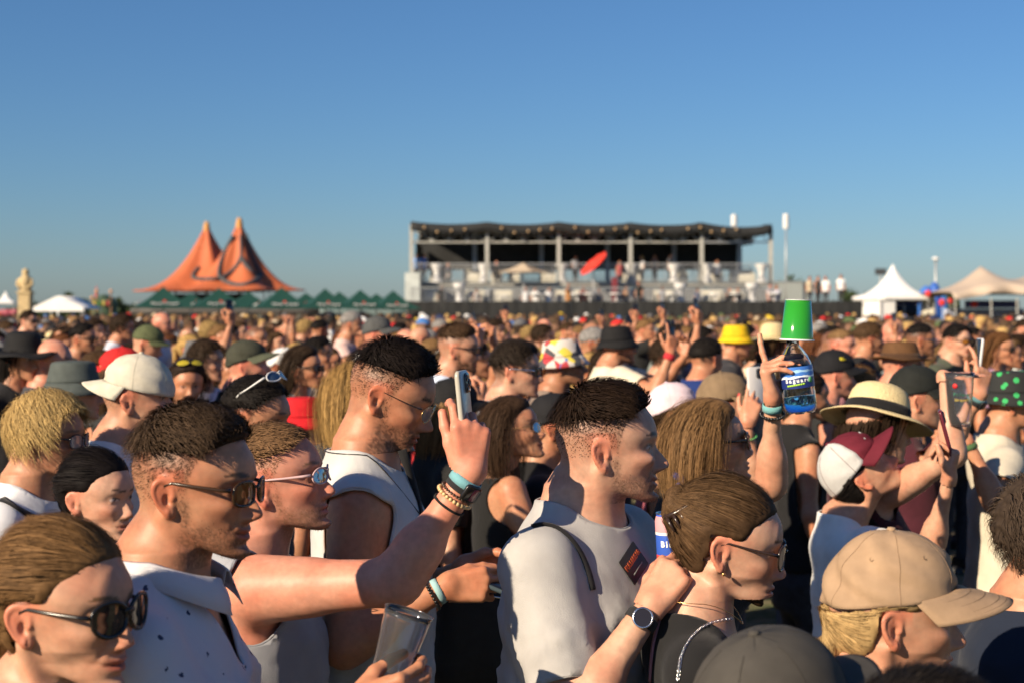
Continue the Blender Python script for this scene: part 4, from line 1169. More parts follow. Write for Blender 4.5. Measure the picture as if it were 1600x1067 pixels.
def person_build(S, out, loc, yaw, label, group=None, shared=None):
    """objects for one person; `shared` caches mesh data when the figure is repeated"""
    p = empty('person', loc, yaw); tag(p, label, 'person', group)
    sh = shared if shared is not None else {}
    def md(key, fn):
        if key not in sh: sh[key] = fn()
        return sh[key]
    obj('body', md('body', lambda: mesh_data('body', *out['body'], mats=M_skin)), p)
    if 'top' in out and len(out['top'][0]):
        nm = S.get('topname') or {'tee': 'tee_shirt', 'tank': 'tank_top', 'crop': 'crop_top', 'long': 'shirt'}[S.get('top', 'tee')]
        if 'topc' in out: o = obj(nm, md('top', lambda: mesh_data(nm, *out['top'], col=out['topc'], mats=M_cloth)), p)
        else: o = obj(nm, md('top', lambda: mesh_data(nm, *out['top'], mats=M_fabric)), p, color=S.get('top_col', (.6, .6, .6)))
        m = o.modifiers.new('thickness', 'SOLIDIFY'); m.thickness = 0.003; m.offset = 1
        if S.get('Y', 9) < 4.6 and shared is None:
            for P in rim_loops(*out['top']): child('hem', MB().tube([Vector(q.tolist()) for q in P], .0030, 5, closed=True), MATS['printed_shirt'] if 'collared' in label else M_fabric, o, color=tuple(c * .93 for c in S.get('top_col', (.6, .6, .6))))
    obj('trousers', md('legs', lambda: mesh_data('trousers', *out['legs'], mats=M_denim)), p, color=S.get('leg_col', (.03, .035, .05)))
    for sd in (-1, 1):
        if sd not in SHOES:
            sm = shoe_mesh(sd); SHOES[sd] = mesh_data('shoe', sm.v, sm.f, smooth=True, mats=M_leather)
        obj('shoe', SHOES[sd], p)
    if 'hair' in out and len(out['hair'][0]): obj('hair', md('hair', lambda: mesh_data('hair', *out['hair'], mats=M_hair)), p)
    if 'beard' in out: obj('beard', md('beard', lambda: mesh_data('beard', *out['beard'], mats=M_hair)), p)
    M = hm(out['b'])
    for fn in S.get('wear', ()): fn(p, M, out['b'])
    return p
# ------------------------------------------------------------------ the setting
def struct(o): o['kind'] = 'structure'; return o
def text_mesh(s, size=1.0, bold=0.0, extrude=0.002):
    cu = bpy.data.curves.new('lettering', 'FONT'); cu.body = s; cu.size = size; cu.extrude = extrude; cu.offset = bold
    cu.align_x = 'CENTER'; cu.align_y = 'CENTER'; cu.resolution_u = 3
    o = bpy.data.objects.new('lettering', cu); COL.objects.link(o)
    bpy.context.view_layer.update()
    me = bpy.data.meshes.new_from_object(o); bpy.data.objects.remove(o); bpy.data.curves.remove(cu)
    return me
def text(name, s, mat, parent, M, size, color=None, bold=0.0, extrude=0.001):
    me = text_mesh(s, size, bold, extrude); me.materials.clear(); me.materials.append(mat)
    o = obj(name, me, parent, color=color); o.matrix_local = M; return o
M_tentw = plain('white_canvas', (0.80, 0.80, 0.78), 0.7, noise=0.06, nscale=2.0, bump=0.1, bscale=12)
M_black = plain('black_mesh_fabric', (0.012, 0.013, 0.014), 0.8, noise=0.3, nscale=1.5, bump=0.3, bscale=8)
M_steel = plain('galvanised_steel', (0.42, 0.43, 0.43), 0.45, metal=0.5, noise=0.12, nscale=4)
M_pale = plain('pale_paint', (0.38, 0.38, 0.35), 0.6, noise=0.12, nscale=3)
M_white = plain('white_paint', (0.66, 0.66, 0.65), 0.5, noise=0.05, nscale=5)
M_green = plain('green_canvas', (0.005, 0.050, 0.036), 0.7, noise=0.12, nscale=3)
M_stone = plain('sandstone', (0.50, 0.38, 0.20), 0.85, noise=0.2, nscale=6, bump=0.4, bscale=30)
M_any = plain('painted', (1, 1, 1), 0.6, noise=0.08, nscale=4, objcol=True)
def ground_mat():
    m, N, L, B = _mat('trampled_ground'); B.inputs['Roughness'].default_value = 0.95
    tc = N.new('ShaderNodeTexCoord'); n1 = N.new('ShaderNodeTexNoise'); n1.inputs['Scale'].default_value = 0.35; n1.inputs['Detail'].default_value = 8
    n2 = N.new('ShaderNodeTexNoise'); n2.inputs['Scale'].default_value = 9; n2.inputs['Detail'].default_value = 6
    for n in (n1, n2): L.new(tc.outputs['Object'], n.inputs['Vector'])
    r = N.new('ShaderNodeValToRGB'); r.color_ramp.elements[0].position = 0.38; r.color_ramp.elements[0].color = (0.055, 0.075, 0.022, 1)
    r.color_ramp.elements[1].position = 0.62; r.color_ramp.elements[1].color = (0.24, 0.18, 0.11, 1)
    ad = N.new('ShaderNodeMath'); ad.operation = 'MULTIPLY_ADD'; ad.inputs[1].default_value = 0.45; L.new(n2.outputs[0], ad.inputs[0]); L.new(n1.outputs[0], ad.inputs[2])
    sb = N.new('ShaderNodeMath'); sb.operation = 'SUBTRACT'; sb.inputs[1].default_value = 0.22; L.new(ad.outputs[0], sb.inputs[0]); L.new(sb.outputs[0], r.inputs[0]); L.new(r.outputs[0], B.inputs['Base Color'])
    bp = N.new('ShaderNodeBump'); bp.inputs['Strength'].default_value = 0.6; bp.inputs['Distance'].default_value = 0.03; L.new(n2.outputs[0], bp.inputs['Height']); L.new(bp.outputs[0], B.inputs['Normal'])
    return m
G = []
for x in (-3000, -300, -60, -20, 0, 20, 60, 300, 3000):
    G.append([(x, y, 0.0) for y in (-300, -20, 0, 20, 60, 120, 300, 4500)])
struct(MB().grid(G).build('ground', ground_mat(), smooth=True))

# ---- viewing platform (two tiers, canopy), about 88 m away
YF = 86.0
def bx(x, Y=YF): return (x - 800.0) / FPX * Y
def bz(y, Y=YF): return CAM_H - (y - HORIZON) / FPX * Y
YS, YB = 88.0, 94.0                     # front and back of the upper tier
st = empty('viewing_platform', (bx(920, YS), YS, 0)); tag(st, 'two-tier steel viewing platform under a scalloped black canopy', 'platform')
def P(x, y, Y): return Vector((bx(x, Y) - st.location.x, Y - YS, bz(y, Y)))
cols = [643, 761, 873, 985, 1096, 1204]
UZ = bz(441, YS); LZ = 2.35
def part(mb, name, mat, color=None, smooth=False): return mb.build(name, mat, st, smooth=smooth, color=color)
xl, xr = P(638, 0, YS).x, P(1212, 0, YS).x
part(MB().box(((xl + xr) / 2, 3.2, UZ - 0.12), (xr - xl, 6.4, 0.24)), 'upper_deck', M_pale)
part(MB().box(((xl + xr) / 2, -1.2, LZ - 0.12), (xr - xl, 2.3, 0.24)), 'lower_deck', M_pale)
part(MB().box(((xl + xr) / 2, 0.1, (UZ + LZ) / 2 - .25), (xr - xl - 0.1, 0.1, UZ - LZ - 0.3)), 'riser_panel', plain('grey_riser', (0.16, 0.17, 0.18), 0.7, noise=.2, nscale=2))
roof_y = [347, 348, 348, 349, 349, 352]
for x, ry in zip(cols, roof_y):
    p = P(x, 440, YS); t = P(x, ry + 4, YS)
    part(MB().box((p.x, -0.05, (UZ + t.z) / 2), (0.22, 0.22, t.z - UZ)), 'column', M_pale)
    part(MB().box((p.x, -0.05, UZ / 2 - .2), (0.24, 0.24, UZ - 0.45)), 'leg', M_steel)
for x in (742, 846, 949, 1053, 1155):
    p = P(x, 440, YB); t = P(x, 360, YB)
    part(MB().box((p.x, 5.9, (UZ + t.z) / 2), (0.28, 0.28, t.z - UZ)), 'rear_column', plain('bluish_steel', (0.30, 0.34, 0.40), 0.5, metal=.3))
# roof: black cloth sagging between the columns
rows = []
for i in range(5 * 12 + 1):
    u = i / 12; k = min(int(u), 4); f = u - k
    x = cols[k] + (cols[k + 1] - cols[k]) * f; ry = roof_y[k] + (roof_y[k + 1] - roof_y[k]) * f + 5.0 * 4 * f * (1 - f) * (0.8 if k < 4 else 1.1)
    a = P(x, ry, YS)
    rows.append([Vector((a.x, -0.55, a.z - 0.55 - .1 * 4 * f * (1 - f))), Vector((a.x, -0.5, a.z)), Vector((a.x, 2.0, a.z + 0.15 - .3 * 4 * f * (1 - f))), Vector((a.x, 6.3, a.z - 0.35)), Vector((a.x, 6.4, a.z - 0.9))])
o = part(MB().grid(rows), 'roof_canopy', M_black, smooth=True); o.modifiers.new('thickness', 'SOLIDIFY').thickness = 0.03
a, b = P(652, 381, YB), P(1152, 381, YB)
mbk = []
for i in range(41):
    x = a.x + (b.x - a.x) * i / 40; mbk.append([Vector((x, 6.15 + 0.05 * math.sin(i * 1.7), bz(377, YB))), Vector((x, 6.15 + 0.08 * math.sin(i * 1.3 + 1), bz(398, YB))), Vector((x, 6.15 + 0.05 * math.sin(i * 2.1), UZ + 0.9))])
part(MB().grid(mbk), 'back_screen', M_black, smooth=True)
lw = P(645, 0, YS).x + .2
part(MB().box((lw, 3.0, (UZ + bz(380, YS)) / 2 + .45), (0.05, 5.6, bz(380, YS) - UZ - 0.9)), 'side_screen', M_black)
for k in range(5):                       # trusses along the front
    x0, x1 = P(cols[k], 0, YS).x + .15, P(cols[k + 1], 0, YS).x - .15
    zt, zb = bz(364, YS), bz(379, YS); m = MB(); n = 8
    m.bar((x0, 0, zt), (x1, 0, zt), 0.07); m.bar((x0, 0, zb), (x1, 0, zb), 0.09)
    for i in range(n):
        xa, xb = x0 + (x1 - x0) * i / n, x0 + (x1 - x0) * (i + 1) / n
        m.bar((xa, 0, zb if i % 2 == 0 else zt), (xb, 0, zt if i % 2 == 0 else zb), 0.05)
        if i % 2 == 0 and i: m.bar((xa, 0, zb), (xa, 0, zt), 0.10)
    part(m, 'truss', M_pale if k < 4 else M_steel)
def railing(name, x0, x1, Y, z0, h, parent, loc0):
    m = MB(); n = max(2, int((x1 - x0) / 0.16))
    m.bar((x0, Y, z0 + h), (x1, Y, z0 + h), 0.05); m.bar((x0, Y, z0 + 0.12), (x1, Y, z0 + 0.12), 0.05)
    for i in range(n + 1):
        x = x0 + (x1 - x0) * i / n; w = 0.05 if i % 12 == 0 else 0.022
        m.bar((x, Y, z0 + 0.1), (x, Y, z0 + h), w)
    return m.build(name, M_steel, parent)
for k in range(5):
    x0, x1 = P(cols[k], 0, YS).x + .18, P(cols[k + 1], 0, YS).x - .18
    railing('railing', x0, x1, -0.28, UZ, 1.12, st, 0)
    railing('railing', x0, x1, 6.0, UZ, 1.12, st, 0)
    railing('railing', x0, x1, -2.2, LZ, 0.95, st, 0)
part(MB().box((P(648, 0, YS).x, -1.3, LZ + 0.85), (0.9, 1.8, 2.0)), 'stair_tower', plain('pale_grey_panel', (0.48, 0.52, 0.50), 0.6, noise=.15, nscale=2))
bulbs = [664, 684, 706, 727, 784, 804, 825, 843, 862, 898, 918, 940, 960, 977, 995, 1015, 1032, 1073, 1092, 1109, 1128, 1148]
for i, x in enumerate(bulbs):
    p = P(x, 357 + (i * 7 % 9), YS); m = MB().lathe([(0.0, -.08), (.055, -.06), (.08, 0), (.055, .06), (.02, .1), (0, .1)], 10, (p.x, -0.7, p.z))
    part(m, 'bulb', plain('bulb_glass', (0.45, 0.30, 0.15), 0.3), smooth=True)
# ---- furniture on the platform
def sofa(x0, x1, Y, z, label):
    w = bx(x1, Y) - bx(x0, Y); s = empty('sofa', ((bx(x0, Y) + bx(x1, Y)) / 2, Y, z)); tag(s, label, 'sofa', 'cream sofas on the viewing platform')
    M_s = plain('cream_vinyl', (0.52, 0.50, 0.42), 0.5, noise=.06, nscale=3)
    MB().box((0, 0, 0.22), (w, 0.8, 0.40)).build('seat', M_s, s); MB().box((0, 0.36, 0.62), (w - .01, 0.2, 0.42)).build('backrest', M_s, s)
    for sd in (-1, 1): MB().box((sd * (w / 2 - 0.1), -0.03, 0.5), (0.2, 0.72, 0.2)).build('armrest', M_s, s)
    MB().box((0, -0.06, 0.47), (w - .5, 0.6, 0.12)).build('cushion', plain('white_cushion', (.6, .59, .55), .7), s)
for i, (a, b) in enumerate([(672, 697), (724, 752), (767, 785), (794, 812), (846, 868), (972, 1005), (1058, 1074), (1092, 1128), (1141, 1178)]):
    sofa(a, b, 90.5, UZ, 'cream sofa on the upper tier, number %d from the left' % (i + 1) if False else 'cream sofa on the upper tier, %s from the left' % ['first', 'second', 'third', 'fourth', 'fifth', 'sixth', 'seventh', 'eighth', 'ninth'][i])
for i, (a, b) in enumerate([(661, 686), (728, 757), (772, 800), (868, 888), (898, 918), (1022, 1052), (1088, 1130), (1140, 1162)]):
    sofa(a, b, 86.9, LZ, 'cream sofa on the lower tier, %s from the left' % ['first', 'second', 'third', 'fourth', 'fifth', 'sixth', 'seventh', 'eighth'][i])
def high_table(x, Y, z, label, h=1.15):
    t = empty('high_table', (bx(x, Y), Y, z)); tag(t, label, 'table', 'covered standing tables on the viewing platform')
    MB().lathe([(0.0, h), (0.40, h), (0.40, h - 0.06), (0.30, h - .3), (0.18, 0.55), (0.22, 0.3), (0.36, 0.0)], 16).build('cover', M_white, t, smooth=True)
    MB().lathe([(0.0, h + .035), (0.38, h + .03), (0.41, h + .012)], 16).build('table_top', M_white, t)
for i, (x, Y, z) in enumerate([(683, 88.9, UZ), (756, 88.9, UZ), (878, 88.9, UZ), (986, 88.9, UZ), (1053, 88.9, UZ), (1105, 88.9, UZ), (1190, 88.9, UZ)]):
    high_table(x, Y, z, 'white covered standing table on the upper tier, %s from the left' % ['first', 'second', 'third', 'fourth', 'fifth', 'sixth', 'seventh'][i])
for i, (x, Y, z) in enumerate([(718, 86.2, LZ), (1063, 86.2, LZ), (1175, 86.2, LZ)]):
    high_table(x, Y, z, 'white covered standing table on the lower tier, %s from the left' % ['first', 'second', 'third'][i], 1.2)
for i, x in enumerate([840, 902, 922, 963, 1050, 1118, 1150, 1210]):
    t = empty('round_table', (bx(x, 85.6), 85.6, LZ)); tag(t, 'low white round table at the fence, %s from the left' % ['first', 'second', 'third', 'fourth', 'fifth', 'sixth', 'seventh', 'eighth'][i], 'table', 'round tables at the black fence')
    MB().lathe([(0.0, .62), (.42, .62), (.42, .55), (0.05, .55), (0.05, .05), (.3, .03), (.3, 0)], 16).build('table_top', M_white, t)
def parasol(x, ytop, ybot, half, Y, label, mat, tilt=0.0, pole_to=0.0, rz=45, name='parasol', logo=False, n=4, group=None, roll=0.0):
    c = Vector((bx(x, Y), Y, 0)); zt, zb = bz(ytop, Y), bz(ybot, Y)
    u = empty(name, c); tag(u, label, 'parasol', group)
    hw = half / FPX * Y; T = Matrix.Translation((0, 0, zb)) @ Matrix.Rotation(tilt, 4, 'Y') @ Matrix.Rotation(roll, 4, 'X')
    for k in range(n):
        a0, a1 = R(rz) + 2 * math.pi * k / n, R(rz) + 2 * math.pi * (k + 1) / n
        g = []
        for i in range(7):
            t = i / 6; sag = -0.10 * hw * math.sin(math.pi * t) * 0.5
            row = []
            for j in range(5):
                s = j / 4; d = Vector((math.cos(a0), math.sin(a0), 0)).lerp(Vector((math.cos(a1), math.sin(a1), 0)), s)
                row.append(T @ Vector((d.x * hw * t, d.y * hw * t, (zt - zb) * (1 - t) + sag - 0.02 * hw * math.sin(math.pi * s) * t)))
            g.append(row)
        MB().grid(g).build('canopy_panel', mat, u, smooth=True)
        if logo and k in (2, 3):
            am = (a0 + a1) / 2; d = Vector((math.cos(am), math.sin(am), 0)); rr = hw * math.cos(math.pi / n)
            sl = Vector((d.x * rr, d.y * rr, -(zt - zb))).normalized()
            side = Vector((-d.y, d.x, 0)); nn = side.cross(-sl); nn = nn if nn.z > 0 else -nn
            m = Matrix((side, -sl, nn)).transposed().to_4x4(); m.translation = Vector((0, 0, zt)) + sl * ((zt - zb) ** 2 + rr * rr) ** 0.5 * 0.86 + nn * 0.06
            text('lettering', 'Pilsner Urquell', M_any, u, m, hw * 0.105, color=(.55, .55, .53), bold=.003, extrude=.01)
            m2 = m.copy(); m2.translation = m.translation - sl * hw * .10
            o = MB().lathe([(0.0, .01), (hw * .04, .01), (hw * .04, 0)], 12).build('emblem', M_any, u, color=(.55, .05, .03)); o.matrix_local = m2
    MB().tube([(0, 0, pole_to), (0, 0, zb + (zt - zb) * .9)], 0.05, 8).build('pole', M_steel, u)
    return u
ords = ['first', 'second', 'third', 'fourth', 'fifth', 'sixth', 'seventh', 'eighth', 'ninth', 'tenth']
for i, (x, yt, yb, h) in enumerate([(255, 448, 481, 66), (342, 450, 481, 64), (440, 449, 482, 64), (508, 451, 482, 56), (563, 453, 482, 54), (614, 454, 483, 52)]):
    parasol(x, yt, yb, h, 75.0 + i * 1.5, 'dark green beer-garden parasol, %s from the left in the front row' % ords[i], M_green, rz=-90 + 62, logo=True, group='green parasols')
for i, (x, yt, yb, h) in enumerate([(298, 458, 478, 50), (388, 456, 478, 50), (478, 458, 479, 48), (530, 456, 479, 46), (588, 459, 480, 44)]):
    parasol(x, yt, yb, h, 90.0, 'dark green parasol of the rear row, %s from the left' % ords[i], M_green, rz=-90 + 62, group='green parasols')
parasol(818, 411, 426, 46, 87.5, 'beige parasol open over the lower tier of the viewing platform', plain('beige_canvas', (.42, .34, .25), .8), rz=20)
parasol(927, 405, 412, 27, 86.5, 'red parasol tilted on its pole in front of the platform', plain('red_canvas', (.62, .035, .02), .7, noise=.1, nscale=3), n=8, tilt=R(-42), rz=10, roll=R(14))
for (x, y0, y1, w, c, lb) in [(960, 434, 461, 9, (.16, .02, .03), 'dark red banner column beside the white tables on the platform')]:
    t = empty('banner_column', (bx(x, 86.4), 86.4, LZ)); tag(t, lb, 'banner')
    MB().box((0, 0, (bz(y0, 86.4) - LZ) / 2), (w / FPX * 86, .3, bz(y0, 86.4) - LZ)).build('column', M_any, t, color=c); MB().box((0, 0, .03), (.6, .6, .06)).build('base', M_steel, t)
# ---- black fence in front of the platform, panel by panel
fe = empty('black_fence', (bx(992), 84.5, 0)); tag(fe, 'long black covered fence in front of the viewing platform', 'fence')
x0, x1 = bx(636, 84.5) - fe.location.x, bx(1348, 84.5) - fe.location.x; n = 14
for i in range(n):
    a, b = x0 + (x1 - x0) * i / n, x0 + (x1 - x0) * (i + 1) / n; g = []
    for k in range(9):
        x = a + 0.01 + (b - a - 0.02) * k / 8; g.append([(x, 0.05 * math.sin(k * 1.9 + i) + (0.03 if i % 2 else 0), 0.02), (x, .08 * math.sin(k * 2.3 + i * 2), 1.2), (x, .03 * math.sin(k * 1.1 + i), bz(470.5 - 0.5 * math.sin(i * 3), 84.5) - 0.03 * math.sin(math.pi * k / 8))])
    MB().grid(g).build('panel', M_black, fe, smooth=True)
    MB().box((a, .12, 1.25), (.06, .06, 2.5)).build('post', M_steel, fe)
# low terrace right of the platform and its mesh fence
te = empty('terrace', (bx(1275, 87), 88.5, 0)); tag(te, 'low terrace behind the right end of the black fence', 'terrace')
MB().box((0, 0, LZ - .1), (5.4, 5, .2)).build('deck', M_pale, te)
for i in range(4): MB().box((-2.5 + i * 1.66, -2.2, LZ / 2 - .1), (.15, .15, LZ - .2)).build('leg', M_steel, te)
mf = empty('site_fence', (bx(1234, 87), 87.2, LZ)); tag(mf, 'pale wire fence panel beside the tall mast', 'fence')
railing('panel', -1.0, 1.1, 0, 0, 1.35, mf, 0); MB().box((0.05, .04, .72), (2.1, .02, 1.2)).build('grey_sheet', plain('grey_green_sheet', (.36, .40, .38), .7), mf)
def mast(x, ytop, Y, label, head='box', r=.07, ybase=None):
    z = bz(ytop, Y); m = empty('mast', (bx(x, Y), Y, 0)); tag(m, label, 'mast')
    MB().tube([(0, 0, 0), (0, 0, z * .6), (0, 0, z - (1.0 if head == 'box' else 0))], [r * 1.3, r * 1.1, r], 8).build('pole', M_steel, m, smooth=True)
    if head == 'box':
        MB().lathe([(0.0, z), (.16, z), (.18, z - .08), (.18, z - .85), (.15, z - .92), (0, z - .92)], 12).build('antenna', M_white, m)
    elif head == 'double':
        MB().lathe([(0.0, z), (.18, z), (.21, z - .08), (.21, z - .75), (.1, z - .8), (.1, z - .95), (.24, z - 1.0), (.24, z - 1.7), (0, z - 1.75)], 12).build('antenna', M_white, m)
    elif head == 'flood':
        MB().box((0, 0, z), (1.2, .3, .7)).build('floodlight', plain('dark_metal', (.05, .055, .06), .5), m)
    else:
        MB().lathe([(0, z + .25), (.28, z + .2), (.34, z), (.1, z - .1)], 12).build('lamp', M_white, m)
mast(1228, 335, 86.0, 'tall grey mast with a white antenna right of the platform', 'box', r=.045)
mast(1147, 336, 96.0, 'mast with a doubled white antenna rising behind the canopy', 'double')
mast(1462, 406, 130, 'thin lamp post behind the beige stretch tent', 'lamp', r=.1)
mast(1376, 425, 160, 'dark floodlight mast left of the white pagoda tent', 'flood', r=.12)
mast(91, 408 + 62, 90, 'short lamp post by the pale statue', 'lamp')

# ---- big two-peaked orange tent
YT = 200.0
tn = empty('big_top_tent', (bx(340, YT), YT, 0)); tag(tn, 'big orange festival tent with two tall peaks and dark curved stripes', 'tent')
ppm = FPX / YT
pk = [((374 - 340) / ppm, 0.0, (485 - 343) / ppm + CAM_H, 8.2, 2.2), ((311 - 340) / ppm, 5.0, (485 - 349) / ppm * 1.025 + CAM_H, 9.4, 2.35)]
EV = CAM_H + (485 - 453) / ppm
def tent_z(x, y):
    z = 0.0
    for (cx, cy_, h, rad, pw) in pk:
        an = math.atan2(y - cy_, x - cx); rr = rad * (1 + 0.16 * math.cos(6 * an + 0.5))
        t = min(math.hypot(x - cx, (y - cy_) * 0.9) / rr, 1.0)
        f = (h - EV) * (1 - t) ** pw
        z = max(z, f) + 0.08 * min(z, f)
    return EV + z
g = []
NA_, NR_ = 96, 40
cen = [(pk[0][0], pk[0][1]), (pk[1][0], pk[1][1])]
for ci, (cx, cy_, h, rad, pw) in enumerate(pk):
    rows = []
    ox = pk[1 - ci][0]; oy = pk[1 - ci][1]
    for i in range(NA_):
        a = 2 * math.pi * i / NA_; row = []; rr = rad * (1 + 0.16 * math.cos(6 * a + 0.5))
        for j in range(NR_ + 1):
            t = (j / NR_) ** 1.4; x = cx + math.cos(a) * rr * t; y = cy_ + math.sin(a) * rr * t / 0.9
            z = tent_z(x, y)
            if j == 0: x, y, z = cx, cy_, h
            if (j == NR_): z -= 0.15
            row.append((x, y, z - (0.01 if ci else 0)))
        rows.append(row)
    MB().grid(rows, True).build('roof_cone', plain('orange_canvas', (0.46, 0.115, 0.040), 0.65, noise=.10, nscale=0.5, bump=.05, bscale=3), tn, smooth=True, solid=.05)
    MB().lathe([(0.95, h - 4.2), (0.88, h - 3.4), (0.62, h - 1.6), (0.42, h - .3), (0.30, h + .15), (0.0, h + .25)], 20, (cx, cy_, 0)).build('peak_cap', plain('ochre_canvas', (0.50, 0.25, 0.07), .7), tn, smooth=True)
    MB().tube([(cx, cy_, 0), (cx, cy_, h - .4)], .22, 8).build('king_pole', M_steel, tn)
for i in range(14):
    a = 2 * math.pi * i / 14; x, y = 8.6 * math.cos(a), 2.5 + 8 * math.sin(a)
    MB().tube([(x * 1.02, y, 0), (x * .93, y * .95, min(tent_z(x * .93, y * .95), EV + 1) - .1)], .08, 6).build('side_pole', plain('dark_pole', (.05, .05, .055), .5), tn)
def stripe(pts, w):
    """dark band sewn on the tent where the camera ray meets the cloth"""
    out = []
    for (x, y) in pts:
        d = px(x, y, 1.0) - Vector((0, 0, CAM_H)); hit = None
        for k in range(900):
            Yq = YT - 12 + k * 0.03; q = Vector((0, 0, CAM_H)) + d * Yq; lx, ly = q.x - tn.location.x, q.y - tn.location.y
            if q.z < tent_z(lx, ly): hit = Vector((lx, ly - .10, q.z + .03)); break
        if hit: out.append(hit)
    if len(out) > 2: MB().tube(out, w * 1.5, 6).build('stripe', plain('dark_band', (.055, .055, .06), .7), tn, smooth=True)
def bez(*c, n=14):
    c = [np.array(p, float) for p in c]; r = []
    for i in range(n + 1):
        q = list(c); t = i / n
        while len(q) > 1: q = [q[k] * (1 - t) + q[k + 1] * t for k in range(len(q) - 1)]
        r.append(tuple(q[0]))
    return r
stripe(bez((376, 368), (377, 385), (377, 402)), .13)
stripe(bez((377, 402), (371, 424), (346, 435)), .20); stripe(bez((377, 402), (386, 424), (407, 433)), .20)
stripe(bez((365, 370), (349, 395), (336, 428), (346, 438)), .20); stripe(bez((346, 437), (376, 457), (405, 441), (409, 428)), .24)
stripe(bez((385, 368), (390, 395), (400, 418), (409, 430)), .16)
stripe(bez((312, 419), (290, 438), (305, 438), (341, 437)), .20)
for (x, y) in ((-4.5, -1.5), (-1, -5.0), (3.5, -5.5)):
    MB().box((x, y + 3, EV / 2 - .2), (3.6, .15, EV - .8)).build('wall_or_shade_sheet', M_black, tn)  # black sheets stand in for the dark shade under the eave

# ---- white tents, stretch tent, statue, small far things
def pagoda(x, ytop, yeave, half, Y, label, walls=True):
    t = empty('pagoda_tent', (bx(x, Y), Y, 0)); tag(t, label, 'tent')
    hw = half / FPX * Y; ze, zt = bz(yeave, Y), bz(ytop, Y)
    rot = R(14)
    rows = []
    for i in range(48):
        a = 2 * math.pi * i / 48 + rot; sq = 1 / max(abs(math.cos(a - rot)), abs(math.sin(a - rot))); row = []
        for j in range(15):
            s = j / 14; k = 1 + (sq - 1) * s ** .7; row.append((math.cos(a) * hw * s * k, math.sin(a) * hw * s * k, ze + (zt - ze) * (1 - s) ** 1.9))
        row.append((row[-1][0], row[-1][1], ze - .28)); rows.append(row)
    MB().grid(rows, True).build('roof', M_tentw, t, smooth=True, solid=.02)
    for k in range(4):
        a = rot + R(45) + k * math.pi / 2; c = Vector((math.cos(a), math.sin(a), 0)) * hw * 1.39
        MB().tube([(c.x, c.y, 0), (c.x, c.y, ze)], .05, 6).build('pole', M_steel, t)
        if walls and k in (1, 2):
            a2 = a + math.pi / 2; e = Vector((math.cos(a2), math.sin(a2), 0)) * hw * 1.37; c2 = c * .985
            w = 1.0 if k != 3 else 0.0
            if k == 2: e = c2.lerp(e, .28)
            MB().grid([[(c2.lerp(e, q / 10).x, c2.lerp(e, q / 10).y + .03 * math.sin(q * 2), z) for z in (0.02, 1.2, ze - .02)] for q in range(11)]).build('wall_or_shade_sheet', M_tentw, t, smooth=True)
    return t
pagoda(1395, 413, 464, 46, 100, 'white pagoda tent with one pointed peak at the end of the black fence')
pagoda(9, 455, 472, 14, 150, 'small white pagoda tent at the left edge behind the statue', False)
c = empty('party_tent', (bx(105, 72), 72, 0)); tag(c, 'low white gable tent right of the pale statue', 'tent')
hw, zt, ze = 41 / FPX * 72, bz(464, 72), bz(483, 72)
for (xa, xb) in ((-hw, 0), (0, hw)):
    MB().grid([[(xa + (xb - xa) * i / 6, y, ze + (zt - ze) * (1 - abs(xa + (xb - xa) * i / 6) / hw)) for y in (-1.6, 0, 1.6)] for i in range(7)]).build('roof_panel', M_tentw, c, smooth=True, solid=.02)
MB().add([(-hw, -1.62, ze), (0, -1.62, zt), (hw, -1.62, ze), (hw, -1.62, ze - .12), (-hw, -1.62, ze - .12)], [(0, 1, 2, 3, 4)]).build('gable', M_tentw, c)
for sx in (-1, 1):
    for sy in (-1, 1): MB().tube([(sx * hw * .97, sy * 1.5, 0), (sx * hw * .97, sy * 1.5, ze)], .04, 6).build('pole', M_steel, c)
sr = empty('stretch_tent', (bx(1545, 95), 95, 0)); tag(sr, 'beige stretch tent with two peaks at the right edge', 'tent')
rows = []
for i in range(41):
    x = 1462 + 230 * i / 40; row = []
    for j in range(17):
        yy = -4 + 9 * j / 16
        def pe(cx, cy_, h, s): return h * math.exp(-math.hypot((x - cx) / s, (yy - cy_) / 3.2) ** 1.1)
        z = bz(463, 95) + pe(1532, 0, 1.75, 34) + pe(1640, 0.5, 1.9, 60) - 0.35 * abs(math.sin((x - 1462) / 58 * math.pi)) * (1 if j in (0,) else 0)
        edge = math.sin((x - 1462) / 57.0 * math.pi) ** 2 * 0.45
        row.append((bx(x, 95) - sr.location.x, yy + (edge if j == 0 else 0), z - (0.35 if j in (0, 16) else 0) + (edge * .5 if j == 0 else 0)))
    rows.append(row)
MB().grid(rows).build('canopy', plain('sand_canvas', (0.46, 0.37, 0.29), .75, noise=.08, nscale=.8), sr, smooth=True, solid=.02)
for x in (1466, 1520, 1559, 1600, 1660):
    MB().tube([(bx(x, 95) - sr.location.x, -3.8, 0), (bx(x, 95) - sr.location.x, -3.6, bz(467, 95))], .05, 6).build('pole', M_pale, sr)
def banner(x0, x1, y0, y1, Y, color, label, name='banner'):
    a, b = bx(x0, Y), bx(x1, Y); z1, z0 = bz(y0, Y), bz(y1, Y)
    t = empty(name, ((a + b) / 2, Y, 0)); tag(t, label, 'banner', 'banners at the stalls'); w = b - a
    MB().grid([[(-w / 2 + w * i / 8, .04 * math.sin(i * 1.7), z) for z in (z0, (z0 + z1) / 2, z1)] for i in range(9)]).build('cloth', M_any, t, color=color, smooth=True, solid=.01)
    for s in (-1, 1): MB().tube([(s * w / 2, .05, 0), (s * w / 2, .05, z1)], .035, 6).build('post', M_steel, t)
banner(1376, 1438, 470, 476, 101, (.03, .04, .20), 'blue strip banner under the white pagoda tent')
